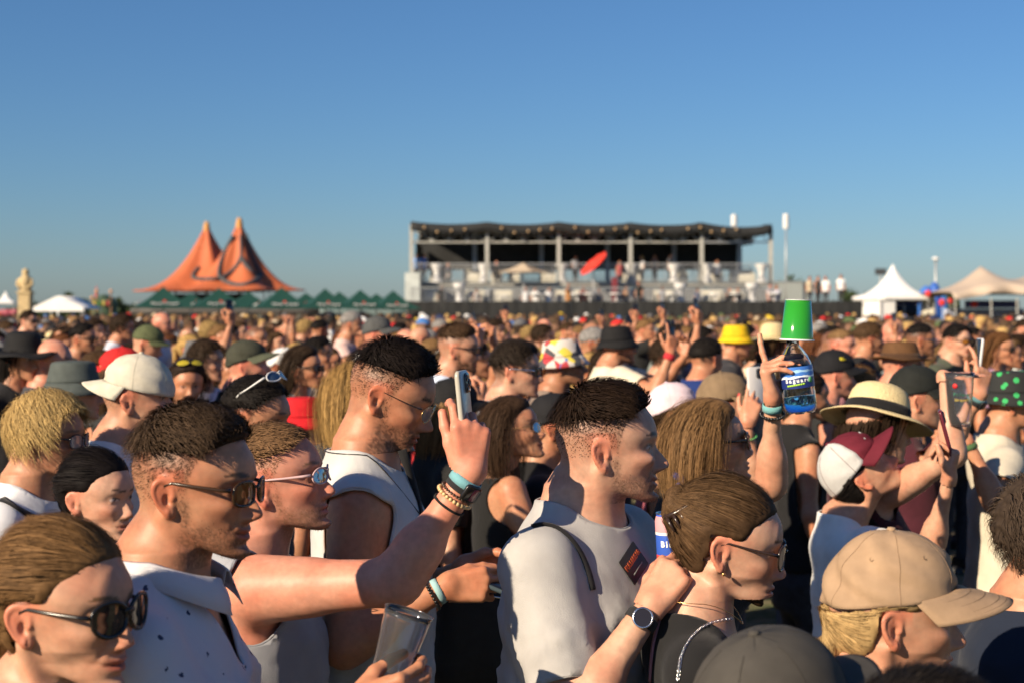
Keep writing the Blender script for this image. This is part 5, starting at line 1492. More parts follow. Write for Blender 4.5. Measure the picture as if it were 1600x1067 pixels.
banner(1380, 1434, 476, 500, 103, (.015, .015, .02), 'black sheet standing in for the shade inside the white pagoda tent')  # shaded tent interior put in as a black sheet
banner(1508, 1592, 470, 482, 97, (.04, .06, .22), 'blue banner under the beige stretch tent')
banner(1440, 1462, 470, 505, 99, (.62, .58, .48), 'cream panel between the pagoda and the stretch tent')
banner(1475, 1600, 483, 510, 98, (.32, .36, .48), 'pale blue fence banner below the stretch tent')
banner(500, 640, 481, 500, 92, (.10, .15, .16), 'blue-grey site fence right of the parasols')
banner(205, 505, 482, 492, 98, (.05, .045, .04), 'dark beer-garden counter behind the parasols')
banner(0, 28, 484, 494, 80, (.30, .05, .08), 'red and pink banner at the left edge')
for (x, y, r, cl, lb) in [(1447, 447, 14, (.03, .14, .50), 'left blue inflatable dome behind the pagoda tent'), (1460, 441, 12, (.02, .10, .42), 'taller blue inflatable dome behind the pagoda tent'), (1471, 452, 9, (.05, .22, .62), 'small blue inflatable dome behind the stretch tent')]:
    d = empty('inflatable', (bx(x, 128), 128, 0)); tag(d, lb, 'inflatable'); rr = r / FPX * 128; zc = bz(y, 128)
    rows = [[(rr * math.cos(t) * math.sin(s) * (1 + .05 * math.cos(8 * t)), rr * math.sin(t) * math.sin(s) * (1 + .05 * math.cos(8 * t)), (zc) * (1 - .0) * (.5 + .5 * math.cos(s)) + (1 if False else 0)) for s in [math.pi * k / 14 for k in range(15)]] for t in [2 * math.pi * i / 40 for i in range(40)]]
    MB().grid(rows, True).build('envelope', M_any, d, color=cl, smooth=True)
for (x, y, r, lb) in [(1472, 473, 5, 'red balloon at the left of the stretch tent'), (1485, 470, 4, 'small red balloon beside the stretch tent pole'), (1522, 475, 5, 'red balloon under the middle of the stretch tent'), (1450, 459, 5, 'red ball on the corner of the stretch tent')]:
    b = empty('balloon', (bx(x, 94), 94, 0)); tag(b, lb, 'balloon', 'red balloons'); z = bz(y, 94); rr = r / FPX * 94 * 1.1
    MB().lathe([(0, z + rr), (rr * .6, z + rr * .8), (rr, z), (rr * .75, z - rr * .7), (rr * .15, z - rr * 1.2), (0, z - rr * 1.3)], 14).build('envelope', M_any, b, color=(.6, .03, .03), smooth=True)
    MB().tube([(0, 0, z - rr * 1.2), (.05, 0, 0)], .015, 5).build('string', M_white, b)
# pale statue on a plinth
sx = empty('statue', (bx(40, 62), 62, 0)); tag(sx, 'pale sandstone-coloured statue on a tall plinth at the left', 'statue')
k = 62 / FPX
MB().box((0, 0, bz(459, 62) / 2), (18 * k, 18 * k, bz(459, 62))).build('plinth', M_stone, sx)
MB().box((0, 0, bz(457.5, 62)), (22 * k, 22 * k, 3.2 * k)).build('cornice', M_stone, sx)
z0 = bz(456, 62)
MB().lathe([(9.5 * k, z0), (9.0 * k, z0 + 6 * k), (10 * k, z0 + 12 * k), (10.5 * k, z0 + 18 * k), (8.5 * k, z0 + 22 * k), (5.5 * k, z0 + 24 * k), (4.6 * k, z0 + 26 * k), (5.4 * k, z0 + 29 * k), (5.0 * k, z0 + 33 * k), (2.5 * k, z0 + 35.5 * k), (0, z0 + 36 * k)], 20).build('figure', M_stone, sx, smooth=True)
for s in (-1, 1): MB().tube([(s * 9.5 * k, -2 * k, z0 + 19 * k), (s * 11.5 * k, -4 * k, z0 + 11 * k), (s * 6 * k, -10 * k, z0 + 5 * k)], [3 * k, 2.6 * k, 2 * k], 8).build('arm', M_stone, sx, smooth=True)
# fairground carousel top with round finials
fr = empty('fairground_ride', (bx(163, 110), 110, 0)); tag(fr, 'colourful fairground ride with round finials left of the parasols', 'ride'); k = 110 / FPX
MB().lathe([(20 * k, 0), (20 * k, bz(478, 110)), (22 * k, bz(476, 110)), (15 * k, bz(466, 110)), (4 * k, bz(461, 110)), (0, bz(460, 110))], 20).build('roof', plain('ride_green', (.05, .09, .05), .7), fr)
for (x, y, cl) in ((157, 456, (.55, .28, .14)), (179, 456, (.55, .30, .18)), (150, 466, (.5, .25, .1))):
    z = bz(y, 110); xx = (x - 163) * k
    MB().lathe([(0, z + 3 * k), (2.2 * k, z + 2.2 * k), (3 * k, z), (2.2 * k, z - 2.2 * k), (.8 * k, z - 3 * k), (.8 * k, 0.5)], 12, (xx, -1, 0)).build('finial', M_any, fr, color=cl, smooth=True)
MB().lathe([(0, bz(445, 110)), (1.2 * k, bz(452, 110)), (3.4 * k, bz(470, 110)), (3.4 * k, 0)], 12, ((148 - 163) * k, .5, 0)).build('spire', M_any, fr, color=(.45, .05, .06), smooth=True)
for i, cl in enumerate([(.5, .35, .04), (.06, .2, .05), (.5, .4, .08), (.45, .06, .04)]):
    MB().box(((-9 + i * 7) * k, -1.1, bz(474, 110)), (3 * k, .1, 7 * k)).build('signboard', M_any, fr, color=cl)

# ---- far trees
def leaf_mat(): return plain('leaves', (0.045, 0.075, 0.022), 0.75, noise=.5, nscale=1.2)
def far_tree(x, ytop, Y, w, label, seed):
    rg = np.random.default_rng(seed); z1 = bz(ytop, Y); W = w / FPX * Y
    t = empty('tree', (bx(x, Y), Y, 0)); tag(t, label, 'tree', 'trees on the horizon')
    m = MB().tube([(0, 0, 0), (.1, 0, z1 * .35), (0, .1, z1 * .7)], [.28, .2, .08], 7)
    for k in range(5):
        a = rg.uniform(0, 6.28); m.tube([(0, 0, z1 * (.3 + .08 * k)), (math.cos(a) * W * .25, math.sin(a) * W * .25, z1 * (.5 + .08 * k))], [.1, .03], 5)
    m.build('trunk', plain('bark', (.07, .05, .035), .9), t)
    n = 1500
    cc = rg.normal(size=(16, 3)) * np.array([W * .27, W * .22, z1 * .16]) + np.array([0, 0, z1 * .58])
    p = cc[rg.integers(0, 16, n)] + rg.normal(size=(n, 3)) * np.array([W * .10, W * .10, z1 * .075])
    p[:, 2] = np.minimum(p[:, 2], z1 + rg.normal(size=n) * .15)
    d = rg.normal(size=(n, 3)); d /= np.linalg.norm(d, axis=1, keepdims=True); e = np.cross(d, rg.normal(size=(n, 3))); e /= np.linalg.norm(e, axis=1, keepdims=True)
    s = rg.uniform(.14, .32, size=(n, 1)); v = np.stack([p - d * s, p + e * s * .6, p + d * s, p - e * s * .6], 1).reshape(-1, 3)
    f = np.arange(4 * n).reshape(n, 4)
    obj('crown', mesh_data('crown', v, f, smooth=False, mats=leaf_mat()), t)
for i, (x, y, Y, w, lb) in enumerate([(62, 476, 210, 30, 'small far tree left of the white gable tent'), (82, 474, 190, 34, 'far tree just left of the white gable tent'), (106, 459, 180, 34, 'tallest far tree behind the white gable tent'), (130, 470, 200, 30, 'far tree right of the white gable tent'),
        (176, 468, 150, 30, 'far tree behind the fairground ride'), (196, 474, 170, 26, 'low far tree at the left tip of the orange tent'), (1222, 432, 190, 34, 'far tree behind the tall antenna mast'), (1246, 436, 200, 26, 'lower far tree right of the antenna mast'),
        (1328, 452, 180, 26, 'round far tree behind the man in white on the terrace'), (1345, 458, 180, 22, 'low far tree left of the pagoda tent'), (1488, 452, 190, 20, 'dark far tree behind the stretch tent'), (30, 478, 230, 40, 'low far tree behind the statue')]):
    far_tree(x, y, Y, w, lb, 50 + i)
# ------------------------------------------------------------------ the people one can pick out, placed by where their heads stand
from concurrent.futures import ThreadPoolExecutor
from mathutils.bvhtree import BVHTree
HEROES = []
OCC = []                                   # (x, y, radius) floor spots taken
def hero(x, y, sc, label, yaw=0.0, rot=(0, 0, 0), arms=None, post=None, group='people in the front of the crowd', **S):
    Yd = FPX / sc; L = px(x, y, Yd); ya = R(yaw); ca, sa = math.cos(ya), math.sin(ya)
    loc = Vector((L.x - 0.025 * ca, L.y - 0.025 * sa, 0)); S.update(Y=Yd, hz=L.z, rot=rot)
    def tl(P): P = Vector(P); q = P - loc; return V(q.x * ca + q.y * sa, -q.x * sa + q.y * ca, q.z)
    def td(d): return V(d[0] * ca + d[1] * sa, -d[0] * sa + d[1] * ca, d[2])
    A = {}
    for k, a in (arms or {}).items():
        a = dict(a)
        if 'at' in a: a['W'] = tl(px(*a.pop('at')))
        for q in ('hint', 'f', 'n'):
            if q in a: a[q] = td(a[q])
        A[k] = a
    S['arms'] = A; S.setdefault('seed', len(HEROES) + 3)
    if S.get('fem', 0) and 'head' not in S: S['head'] = Head(fem=S['fem'], jaw=_rng.uniform(.93, 1.02), nose=_rng.uniform(.85, 1.05), smile=S.pop('smile', 0.2))
    elif 'head' not in S: S['head'] = Head(jaw=_rng.uniform(.96, 1.06), nose=_rng.uniform(.92, 1.12), smile=S.pop('smile', 0.1), fat=S.get('fat', _rng.uniform(0, .3)))
    HEROES.append(dict(S=S, loc=loc, yaw=ya, label=label, group=group, post=post)); OCC.append((loc.x, loc.y, 0.30))
DK, BR, BLK, BLOND, LB, AUB, GREY = (.030, .019, .012), (.065, .038, .020), (.012, .010, .009), (.42, .27, .10), (.20, .115, .05), (.13, .05, .022), (.26, .25, .24)
def W_g(**k): return lambda p, M, b: glasses(p, M, **k)
def W_cap(color, **k): return lambda p, M, b: baseball_cap(p, M, color, **k)
def W_hat(kind, color, **k): return lambda p, M, b: hat(p, M, kind, color, **k)
def W_band(side, name, at, w, color, **k): return lambda p, M, b: band_on(p, name, b.arms[0 if side == 'R' else 1], at, w, color, ar=b.ar, **k)
def W_watch(side, at, dirv, color=(.02, .02, .022), dial=0.019, rim=None, square=False):
    def fn(p, M, b):
        A = b.arms[0 if side == 'R' else 1]; o = band_on(p, 'watch', A, at, 0.021, color, ar=b.ar)
        W, E = Vector(A['W'].tolist()), Vector(A['E'].tolist()); d = (E - W).normalized()
        n = Vector(p.matrix_basis.to_3x3().inverted() @ Vector(dirv)); n = (n - d * n.dot(d)).normalized()
        r = (0.0245 + (0.0155) * at / (E - W).length) * b.ar + 0.004
        Mx = Matrix((d, n.cross(d), n)).transposed().to_4x4(); Mx.translation = W + d * at + n * r
        if square:
            q = rbox(.034, .040, .009, .008); c = child('watch_case', q, M_blackplastic, o, Mx @ Matrix.Rotation(R(90), 4, 'X'))
            child('watch_face', rbox(.026, .012, .0012, .003), plain('watch_lit', (.16, .03, .05), .2), c, Matrix.Translation((0, .005, -.004)))
        else:
            c = child('watch_case', MB().lathe([(dial * .2, -.003), (dial, -.003), (dial * 1.06, .001), (dial * 1.03, .005), (dial * .88, .0065), (dial * .86, .005)], 28), rim or M_silver, o, Mx)
            child('watch_face', MB().lathe([(0, .0052), (dial * .87, .005)], 28), M_lens, c)
    return fn
def W_earring(side, color=(.1, .4, .1), mat=None, r=.005):
    return lambda p, M, b: child('earring', MB().lathe([(0, -r), (r * .7, -r * .7), (r, 0), (r * .7, r * .7), (0, r)], 10), mat or M_plastic, p, M @ Matrix.Translation((0.000, (-1 if side == 'R' else 1) * .0795, -.046)), color=color)
def W_chain(mat=None, r=0.0011, drop=0.05, color=(.01, .01, .01), pendant=0.0):
    def fn(p, M, b):
        pts = []
        for i in range(33):
            t = 2 * math.pi * i / 33; c, s = math.cos(t), math.sin(t)
            q = V(b.N[0] + 0.01 + (b.nr + .012) * c * 1.1 + .02 * max(c, 0), (b.nr + .014) * s * 1.15, b.N[2] + 0.028 - (drop + .02) * max(c, 0) ** 1.6)
            for _ in range(12):                                  # rest on skin and cloth
                d = float(b.trunk(q[None])[0])
                q = q + nrm(V(c, s, 0.15)) * (0.0135 - d) * 0.8
            pts.append(Vector(q.tolist()))
        child('necklace', MB().tube(pts, r, 5, closed=True), mat or M_plastic, p, color=color)
        if pendant: child('pendant', MB().lathe([(0, -.009), (.007, -.006), (.008, 0), (.004, .008), (0, .01)], 10), M_gold, p, Matrix.Translation(pts[0] + Vector((.003, 0, -.01))))
    return fn
def surf(p, nm, pts, out=0.004):
    """points of a garment or body hit by the camera rays through photo pixels, in the figure's own frame"""
    dg = None; Mi = p.matrix_basis.inverted(); res = []
    trees = []
    for o in p.children:
        if o.type == 'MESH' and o.name.split('.')[0] in nm:
            me = o.data; trees.append(BVHTree.FromPolygons([v.co for v in me.vertices], [tuple(q.vertices) for q in me.polygons]))
    oc = Mi @ Vector((0, 0, CAM_H))
    for (x, y) in pts:
        d = (Mi.to_3x3() @ (px(x, y, 1.0) - Vector((0, 0, CAM_H)))).normalized(); best = None
        for t in trees:
            h = t.ray_cast(oc, d)
            if h[0] is not None and (best is None or h[3] < best[2]): best = (h[0], h[1] if h[1].dot(d) < 0 else -h[1], h[3])
        if best: res.append((best[0] + best[1] * out, best[1]))
    return res
def strap(p, pts, w, color, nm=('tee_shirt', 'tank_top', 'body', 'crop_top'), name='bag_strap', ends=(), thick=.003):
    q = []
    for a, b in zip(pts, pts[1:]): q += [(a[0] + (b[0] - a[0]) * k / 4, a[1] + (b[1] - a[1]) * k / 4) for k in range(4)]
    hit = [h for h in surf(p, nm, q + [pts[-1]], 0.006)]
    if len(hit) < 2: return
    P = [h[0] for h in hit]; Nn = [h[1] for h in hit]
    for _ in range(3): P = [P[0]] + [(P[i - 1] + P[i] * 2 + P[i + 1]) / 4 for i in range(1, len(P) - 1)] + [P[-1]]; Nn = [Nn[0]] + [(Nn[i - 1] + Nn[i] * 2 + Nn[i + 1]).normalized() for i in range(1, len(P) - 1)] + [Nn[-1]]
    g = []
    for i, (q, n) in enumerate(zip(P, Nn)):
        t = (P[min(i + 1, len(P) - 1)] - P[max(i - 1, 0)]).normalized(); s = t.cross(n).normalized() * w / 2
        g.append([q - s, q + n * .001, q + s])
    child(name, MB().grid(g), M_fabric, p, color=color, solid=thick)
def collar(p, M, b):
    N = b.N; g = []
    for i in range(41):
        t = R(22 + (360 - 44) * i / 40); c, s = math.cos(t), math.sin(t); fr = max(c, 0)
        r0, r1, r2 = b.nr + .014, b.nr + .018, b.nr + .034 + .012 * fr
        z0 = N[2] + .018 - .030 * fr; zt = N[2] + .046 - .036 * fr; zb = N[2] + .012 - .050 * fr - .016 * fr ** 4
        cx = N[0] + .012 + .02 * fr
        g.append([(cx + r0 * c, r0 * s * 1.05, z0), (cx + r1 * c, r1 * s * 1.05, zt), (cx + (r1 + .006) * c, (r1 + .006) * s * 1.05, zt - .002), (cx + (r1 + r2) / 2 * c, (r1 + r2) / 2 * s * 1.06, (zt + zb) / 2 + .006), (cx + r2 * c, r2 * s * 1.08, zb)])
    child('collar', MB().grid(g), MATS.get('printed_shirt') or M_fabric, p, color=(.66, .65, .68), solid=.0018)
def print_shirt():
    """off-white cotton with small scattered dark bird motifs"""
    m, N, L, B = _mat('printed_shirt'); MATS['printed_shirt'] = m; B.inputs['Roughness'].default_value = .85
    tc = N.new('ShaderNodeTexCoord'); vo = N.new('ShaderNodeTexVoronoi'); vo.inputs['Scale'].default_value = 27; vo.inputs['Randomness'].default_value = 1.0
    nz = N.new('ShaderNodeTexNoise'); nz.inputs['Scale'].default_value = 130; mx = N.new('ShaderNodeVectorMath'); mx.operation = 'MULTIPLY_ADD'; mx.inputs[1].default_value = (.012, .012, .012)
    L.new(tc.outputs['Object'], nz.inputs['Vector']); L.new(nz.outputs['Color'], mx.inputs[0]); L.new(tc.outputs['Object'], mx.inputs[2]); L.new(mx.outputs[0], vo.inputs['Vector'])
    r = N.new('ShaderNodeValToRGB'); r.color_ramp.elements[0].position = .12; r.color_ramp.elements[0].color = (.03, .04, .09, 1); r.color_ramp.elements[1].position = .15; r.color_ramp.elements[1].color = (.57, .56, .59, 1)
    L.new(vo.outputs['Distance'], r.inputs[0]); L.new(r.outputs[0], B.inputs['Base Color'])
    n2 = N.new('ShaderNodeTexNoise'); n2.inputs['Scale'].default_value = 11; n2.inputs['Detail'].default_value = 3; n2.inputs['Distortion'].default_value = .8; L.new(tc.outputs['Object'], n2.inputs['Vector'])
    b2 = N.new('ShaderNodeBump'); b2.inputs['Strength'].default_value = .4; b2.inputs['Distance'].default_value = .02; L.new(n2.outputs['Fac'], b2.inputs['Height']); L.new(b2.outputs[0], B.inputs['Normal'])
    return m
print_shirt()

# ---- front row
hero(100, 948, 1080, 'woman in the bottom left corner with brown hair swept back and large dark sunglasses', yaw=-20, fem=1, skin='light', hair='tied', hair_col=(.16, .088, .038), shades=True, smile=.5, top='tank', top_col=(.05, .05, .06),
     wear=[W_g(kind='cat', frame_r=.0034, temple_mat=M_blackplastic, temple_r=.003)])
def post_shirt(h, p):
    for o in p.children:
        if o.name.startswith('tee_shirt'): o.data.materials[0] = MATS['printed_shirt']
hero(303, 757, 950, 'man with a dark faded haircut and amber sunglasses in a white collared shirt', rot=(-13, 2, 0), skin='tan', hair='quiff', hair_col=(.042, .027, .017), tips=(.085, .055, .034), fade=fade_fn(.07, -.01, .50), stubble=.62, shades=True,
     smile=.6, arms=dict(R=dict(at=(548, 1108, 2.28), hint=(-.6, -.4, -1), f=(.95, .05, .25), n=(.05, 1, .1), curl=[.45, .5, .5, .5], thumb=(.75, .45, .55)), L=dict()), topkw=dict(vneck=.16, neck_r=.006, wr=.011), top_col=(.66, .65, .68), wear=[W_g(kind='square', frame_r=.0026, frame_mat=plain('tortoise', (.035, .018, .008), .2), lens_mat=M_lens_amber), collar], post=post_shirt)
hero(430, 752, 750, 'flushed man in a grey tank top and mirrored glasses holding his phone up high', rot=(-6, -11, 0), skin='pink', hair='crop', hair_col=(.16, .09, .045), fade=fade_fn(.09, 0, .35, recede=1), stubble=.55, shades=True, top='tank', top_col=(.30, .31, .34), bulk=1.08, fat=.6,
     arms=dict(R=dict(at=(733, 742, 2.66), hint=(.35, -.25, -1), f=(.02, .05, 1), n=(-.25, 1, .05), lift=(.05, 0, .055), curl=[(.35, .45, .35), (.6, .7, .5), (.7, .8, .5), (.8, .8, .5)], thumb=(.95, .35, .25), tb=.1, spread=.05)),
     wear=[W_g(kind='sport', frame_r=.0022, frame_mat=plain('clear_pink', (.55, .38, .38), .2), lens_mat=M_lens_mirror, out=.002), W_watch('R', .022, (.75, -.6, .2), square=True), W_band('R', 'fabric_wristband', .012, .018, (.16, .36, .40), r_add=.004),
           W_band('R', 'wooden_bead_bracelet', .050, .0085, (.60, .42, .20), beads=26), W_band('R', 'dark_bead_bracelet', .040, .0055, (.06, .035, .02), beads=34), W_band('R', 'black_cord', .068, .004, (.01, .01, .01)), W_chain(color=(.06, .03, .02))])
def post_tank(h, p):
    strap(p, [(628, 700), (640, 730), (650, 765), (656, 800), (660, 850)], .022, (.012, .012, .013))
hero(609, 617, 665, 'tall man in a white tank top and thin metal glasses looking down at his phone', rot=(-8, 20, 0), skin='tan', hair='quiff', hair_col=(.012, .009, .008), fade=fade_fn(.074, -.03, .52), stubble=.75, top='tank', top_col=(.53, .53, .52), bulk=1.06, sleepy=.5, shoulder=1.05,
     arms=dict(R=dict(at=(694, 918, 3.10), hint=(-.5, -.3, -1), f=(1, .12, .08), n=(0, 1, -.25), curl=.55, thumb=(.9, .35, .2), tb=.3), L=dict(at=(722, 888, 3.30), hint=(-.3, .5, -1), f=(1, -.15, -.05), n=(.0, -1, .1), curl=.5, thumb=(.85, .5, .3), tb=.4)),
     wear=[W_g(kind='aviator', frame_r=.0010, frame_mat=M_gold, temple_mat=M_blackplastic, temple_r=.0011, lens_mat=plain('clear_lens', (.30, .22, .20), .04, spec=.7), name='glasses'), W_band('R', 'fabric_wristband', .014, .014, (.30, .50, .52)), W_band('R', 'dark_bead_bracelet', .030, .008, (.012, .012, .012), beads=26), W_chain(drop=.16, color=(.02, .015, .012), r=.0013)], post=post_tank)
def post_tee(h, p):
    strap(p, [(833, 826), (848, 822), (868, 826), (888, 842), (905, 866), (917, 895), (923, 922)], .011, (.01, .01, .012), thick=.006)
    hit = surf(p, ('tee_shirt',), [(988, 880)], .004)
    if hit:
        q, n = hit[0]; up = Vector((0, 0, 1)); ex = up.cross(n).normalized(); up = n.cross(ex); ex = ex * math.cos(R(24)) + up * math.sin(R(24)); ey = n.cross(ex)
        m = Matrix((ex, ey, n)).transposed().to_4x4(); m.translation = q
        o = child('chest_patch', rbox(.084, .056, .0016, .002), plain('patch_black', (.012, .011, .011), .6), p, m @ Matrix.Rotation(R(-90), 4, 'X'))
        text('lettering', 'PULL&BEAR', M_any, o, Matrix.Rotation(R(90), 4, 'X') @ Matrix.Translation((0, .006, .0016)), .0148, color=(.55, .10, .02), bold=.0006, extrude=.0004)
        child('grey_underline', MB().box((0, -.0012, -.014), (.05, .0006, .003)), M_any, o, color=(.16, .16, .16))
hero(948, 697, 770, 'smiling bearded man in a pale grey tee with a small black chest patch', yaw=-30, rot=(27, -2, 0), nl=.055, skin='fair', hair='quiff', hair_col=(.020, .012, .008), fade=fade_fn(.080, -.01, .62), stubble=.55, bulk=1.15, belly=.5, smile=1.0, fat=.5, brow=(.05, .03, .02), neck=1.18, top_col=(.40, .39, .38), topkw=dict(wr=.011, loose=.7, sleeve=.78),
     arms=dict(R=dict(at=(1014, 950, 2.66), hint=(-.5, -.35, -1), f=(.62, .35, .75), n=(.25, .75, -.6), curl=[.45, .5, .55, .6], thumb=(.8, .5, .3)), L=dict()),
     wear=[W_watch('R', .024, (.15, -.85, .5))], post=post_tee)
def W_clip(p, M, b):
    """hair claw gripping the twist at the back of the head"""
    c = empty('hair_claw', parent=p); c.matrix_local = M @ Matrix.Translation((-.090, -.035, .062)) @ Matrix.Rotation(R(50), 4, 'Y')
    for s in (-1, 1):
        mb = MB().tube([(-.005, s * .004, .05), (.0, s * .012, .045), (.002, s * .016, .02), (.002, s * .016, -.02), (0, s * .012, -.045)], .0055, 6)
        for k in range(7): mb.tube([(0, s * .015, -.04 + .0135 * k), (.012, s * .026, -.04 + .0135 * k), (.030, s * .030, -.04 + .0135 * k)], [.0045, .004, .0025], 5)
        child('claw_half', mb, plain('claw_plastic', (.03, .017, .012), .25), c)
    0 and child('hair_twist', MB().tube([(-.02, 0, -.02), (-.022, 0, .03), (-.006, 0, .062), (.026, 0, .078), (.048, -.004, .074)], [.020, .024, .020, .014, .007], 10), M_hairtwist, c)
M_hairtwist = plain('hair_twist', (.085, .048, .024), .45, noise=.5, nscale=120)
def post_glasses_woman(h, p):
    pts = surf(p, ('tee_shirt', 'body'), [(1062, 1062), (1064, 1045), (1067, 1028), (1073, 1012), (1082, 998), (1094, 985), (1108, 975), (1124, 969), (1140, 966), (1152, 968)], .006)
    if len(pts) > 3:
        mb = MB(); P = [q for q, _ in pts]
        for i in range(len(P) - 1):
            for k in range(3):
                c = P[i].lerp(P[i + 1], k / 3 + .16); d = (P[i + 1] - P[i]).normalized() * .0055; w = d.cross(pts[i][1]).normalized() * .003
                mb.tube([c - d, c + w, c + d, c - w], .0011, 5, closed=True)
        child('chain_strap', mb, M_silver, p)
    strap(p, [(1036, 962), (1030, 985), (1024, 1010), (1021, 1040), (1020, 1064)], .008, (.42, .19, .22), name='pink_strap')
hero(1136, 848, 815, 'woman in a black top with hair in a claw clip and dark-rimmed glasses', nl=.065, yaw=-6, rot=(-2, 9, 0), fem=1, skin='fair', hair='bun', hair_col=(.070, .040, .021), tips=(.12, .07, .033), top='tee', top_col=(.010, .010, .011), topkw=dict(neck_r=.028, sleeve=.7), sleepy=.4, smile=-.15, blush=.5,
     wear=[W_g(kind='cat', frame_r=.0021, frame_mat=plain('dark_horn', (.03, .018, .014), .2), lens_mat=plain('clear_lens', (.30, .22, .20), .04, spec=.7), name='glasses', temple_mat=plain('dark_horn', (.03, .018, .014), .2)), W_clip, W_earring('R', mat=M_gold, r=.004), W_chain(mat=M_gold, drop=.03, r=.0008)], post=post_glasses_woman)
hero(1392, 958, 950, 'blonde woman in a tan baseball cap at the bottom right', yaw=-4, rot=(0, 2, 0), fem=1, skin='light', hair='tied', hair_col=(.46, .31, .14), hatcut=.035, top_col=(.03, .03, .035), topkw=dict(neck_r=.02), wear=[W_cap((.37, .25, .155), brim=.092, seed=4, size=1.0, pitch=R(0), n=72)])
hero(1212, 1150, 1180, 'person in a dark olive-grey cap seen from behind at the bottom edge', yaw=35, skin='light', hair='crop', hair_col=DK, hatcut=.03, top_col=(.02, .02, .022), wear=[W_cap((.060, .055, .048), seed=6, size=1.06, pitch=R(-14))])
hero(1452, 1215, 1350, 'dark-haired head just showing at the bottom edge under the tan cap', yaw=20, skin='light', hair='short', hair_col=BLK, top_col=(.02, .02, .022))
hero(1652, 842, 800, 'curly dark-haired man in a navy shirt cut by the right edge', yaw=10, skin='tan', hair='mop', hair_col=(.05, .035, .025), top_col=(.012, .018, .035), stubble=.6)
# ---- second row
hero(152, 775, 580, 'young woman with black hair tied back looking to the right, left foreground', yaw=-24, rot=(0, 1, 0), fem=1, skin='fair', hair='tied', hair_col=(.010, .008, .008), top_col=(.03, .03, .04), smile=.25, blush=.5, makeup=.3)
def post_boy(h, p): strap(p, [(2, 782), (14, 788), (28, 797), (45, 808), (58, 815)], .028, (.01, .01, .012))
hero(74, 683, 545, 'young man with tousled blond hair and dark-rimmed glasses in a white tee', yaw=-8, rot=(0, 2, 0), skin='tan', hair='mop', hair_col=(.40, .265, .10), tips=(.55, .40, .18), hn=5000, hw=.0013, brow=(.12, .07, .03), top_col=(.74, .75, .78), wear=[W_g(kind='square', frame_r=.0018, lens_mat=plain('clear_lens', (.30, .22, .20), .04, spec=.7), name='glasses')], post=post_boy)
hero(214, 622, 510, 'young man with a cream cap worn backwards and a white collar', yaw=2, rot=(0, -2, 0), skin='light', hair='crop', hair_col=BR, fade=fade_fn(.08, 0, .6), hatcut=.03, top_col=(.72, .72, .72), wear=[W_cap((.58, .54, .44), rz=math.pi, pitch=R(-6), brim=.066, flat=.55, seed=8)])
hero(400, 652, 520, 'dark-haired man with white-armed sunglasses pushed up on his head', yaw=-14, rot=(0, 5, 0), skin='tan', hair='short', hair_col=BLK, fade=fade_fn(.06, 0, .8), stubble=.35, top_col=(.05, .05, .06), wear=[W_g(kind='sport', up=.75, temple_mat=M_white, lens_mat=plain('blue_lens', (.06, .10, .16), .08), frame_mat=M_white)])
hero(474, 664, 345, 'person in a bright red bucket hat behind the man with the phone', yaw=8, skin='light', hair='short', hair_col=DK, hatcut=.03, top_col=(.05, .04, .05), wear=[W_hat('bucket', (.55, .012, .018), noise=.003)])
hero(552, 620, 420, 'woman with long wavy golden hair seen from behind', yaw=98, fem=1, skin='tan', hair='wavy', hair_col=(.30, .175, .06), tips=(.45, .30, .12), top='tank', top_col=(.04, .04, .045), hn=6500, hw=.0013)
hero(706, 645, 400, 'woman with straight light brown hair in a black cap behind the raised hand', yaw=20, fem=1, skin='light', hair='long', hair_col=LB, hatcut=.05, top_col=(.02, .02, .02), wear=[W_cap((.012, .012, .013), seed=9)])
hero(800, 674, 430, 'smiling dark-haired woman in a black crop top and aviator glasses looking up', yaw=0, rot=(-16, -15, 0), fem=1, skin='tan', hair='long', hair_col=(.045, .026, .016), hn=4000, hw=.0015, top='crop', top_col=(.010, .010, .010), topkw=dict(off=.004, wr=.0, hem=1.51 - .46), smile=.9, shades=True,
     arms=dict(R=dict(at=(925, 812, 4.95), hint=(.0, -.3, -1), lift=(.05, 0, .05)), L=dict(cross=True)), wear=[W_g(kind='aviator', frame_r=.0010, frame_mat=M_gold, lens_mat=M_lens_mirror)])
hero(866, 668, 400, 'person in a black cap just behind the woman in the crop top', yaw=0, rot=(0, -4, 0), skin='tan', hair='crop', hair_col=DK, hatcut=.03, top_col=(.012, .012, .013), wear=[W_cap((.012, .012, .014), seed=10)])
hero(1108, 695, 560, 'woman with straight light brown hair and dark sunglasses raising a bottle and cup', yaw=0, rot=(0, -10, 0), fem=1, skin='light', hair='long', hair_col=(.17, .095, .042), tips=(.26, .155, .07), hn=6500, hw=.0013, top='tank', top_col=(.015, .015, .017), shades=True,
     arms=dict(R=dict(at=(1207, 624, 3.50), hint=(.35, -.25, -1), f=(-.18, .0, 1), n=(.92, -.30, .1), lift=(.08, 0, .05), curl=[(-.12, .1, .05), (.85, .2, .1), (.95, .22, .1), (1.0, .25, .15)], thumb=(.6, .55, .75), tb=.15, spread=.13), L=dict()),
     wear=[W_g(kind='cat', frame_r=.003), W_band('R', 'fabric_wristband', .020, .018, (.17, .40, .40)), W_band('R', 'black_bead_bracelet', .040, .009, (.010, .010, .010), beads=24),
           lambda p, M, b: child('scrunchie', MB().tube([(-.105 + .012 * math.sin(5 * t), -.075 + .026 * math.cos(t), -.075 + .026 * math.sin(t)) for t in [2 * math.pi * i / 30 for i in range(30)]], [.009 + .003 * math.sin(7 * i) for i in range(30)], 7, closed=True), M_fabric, p, M, color=(.025, .035, .14))])
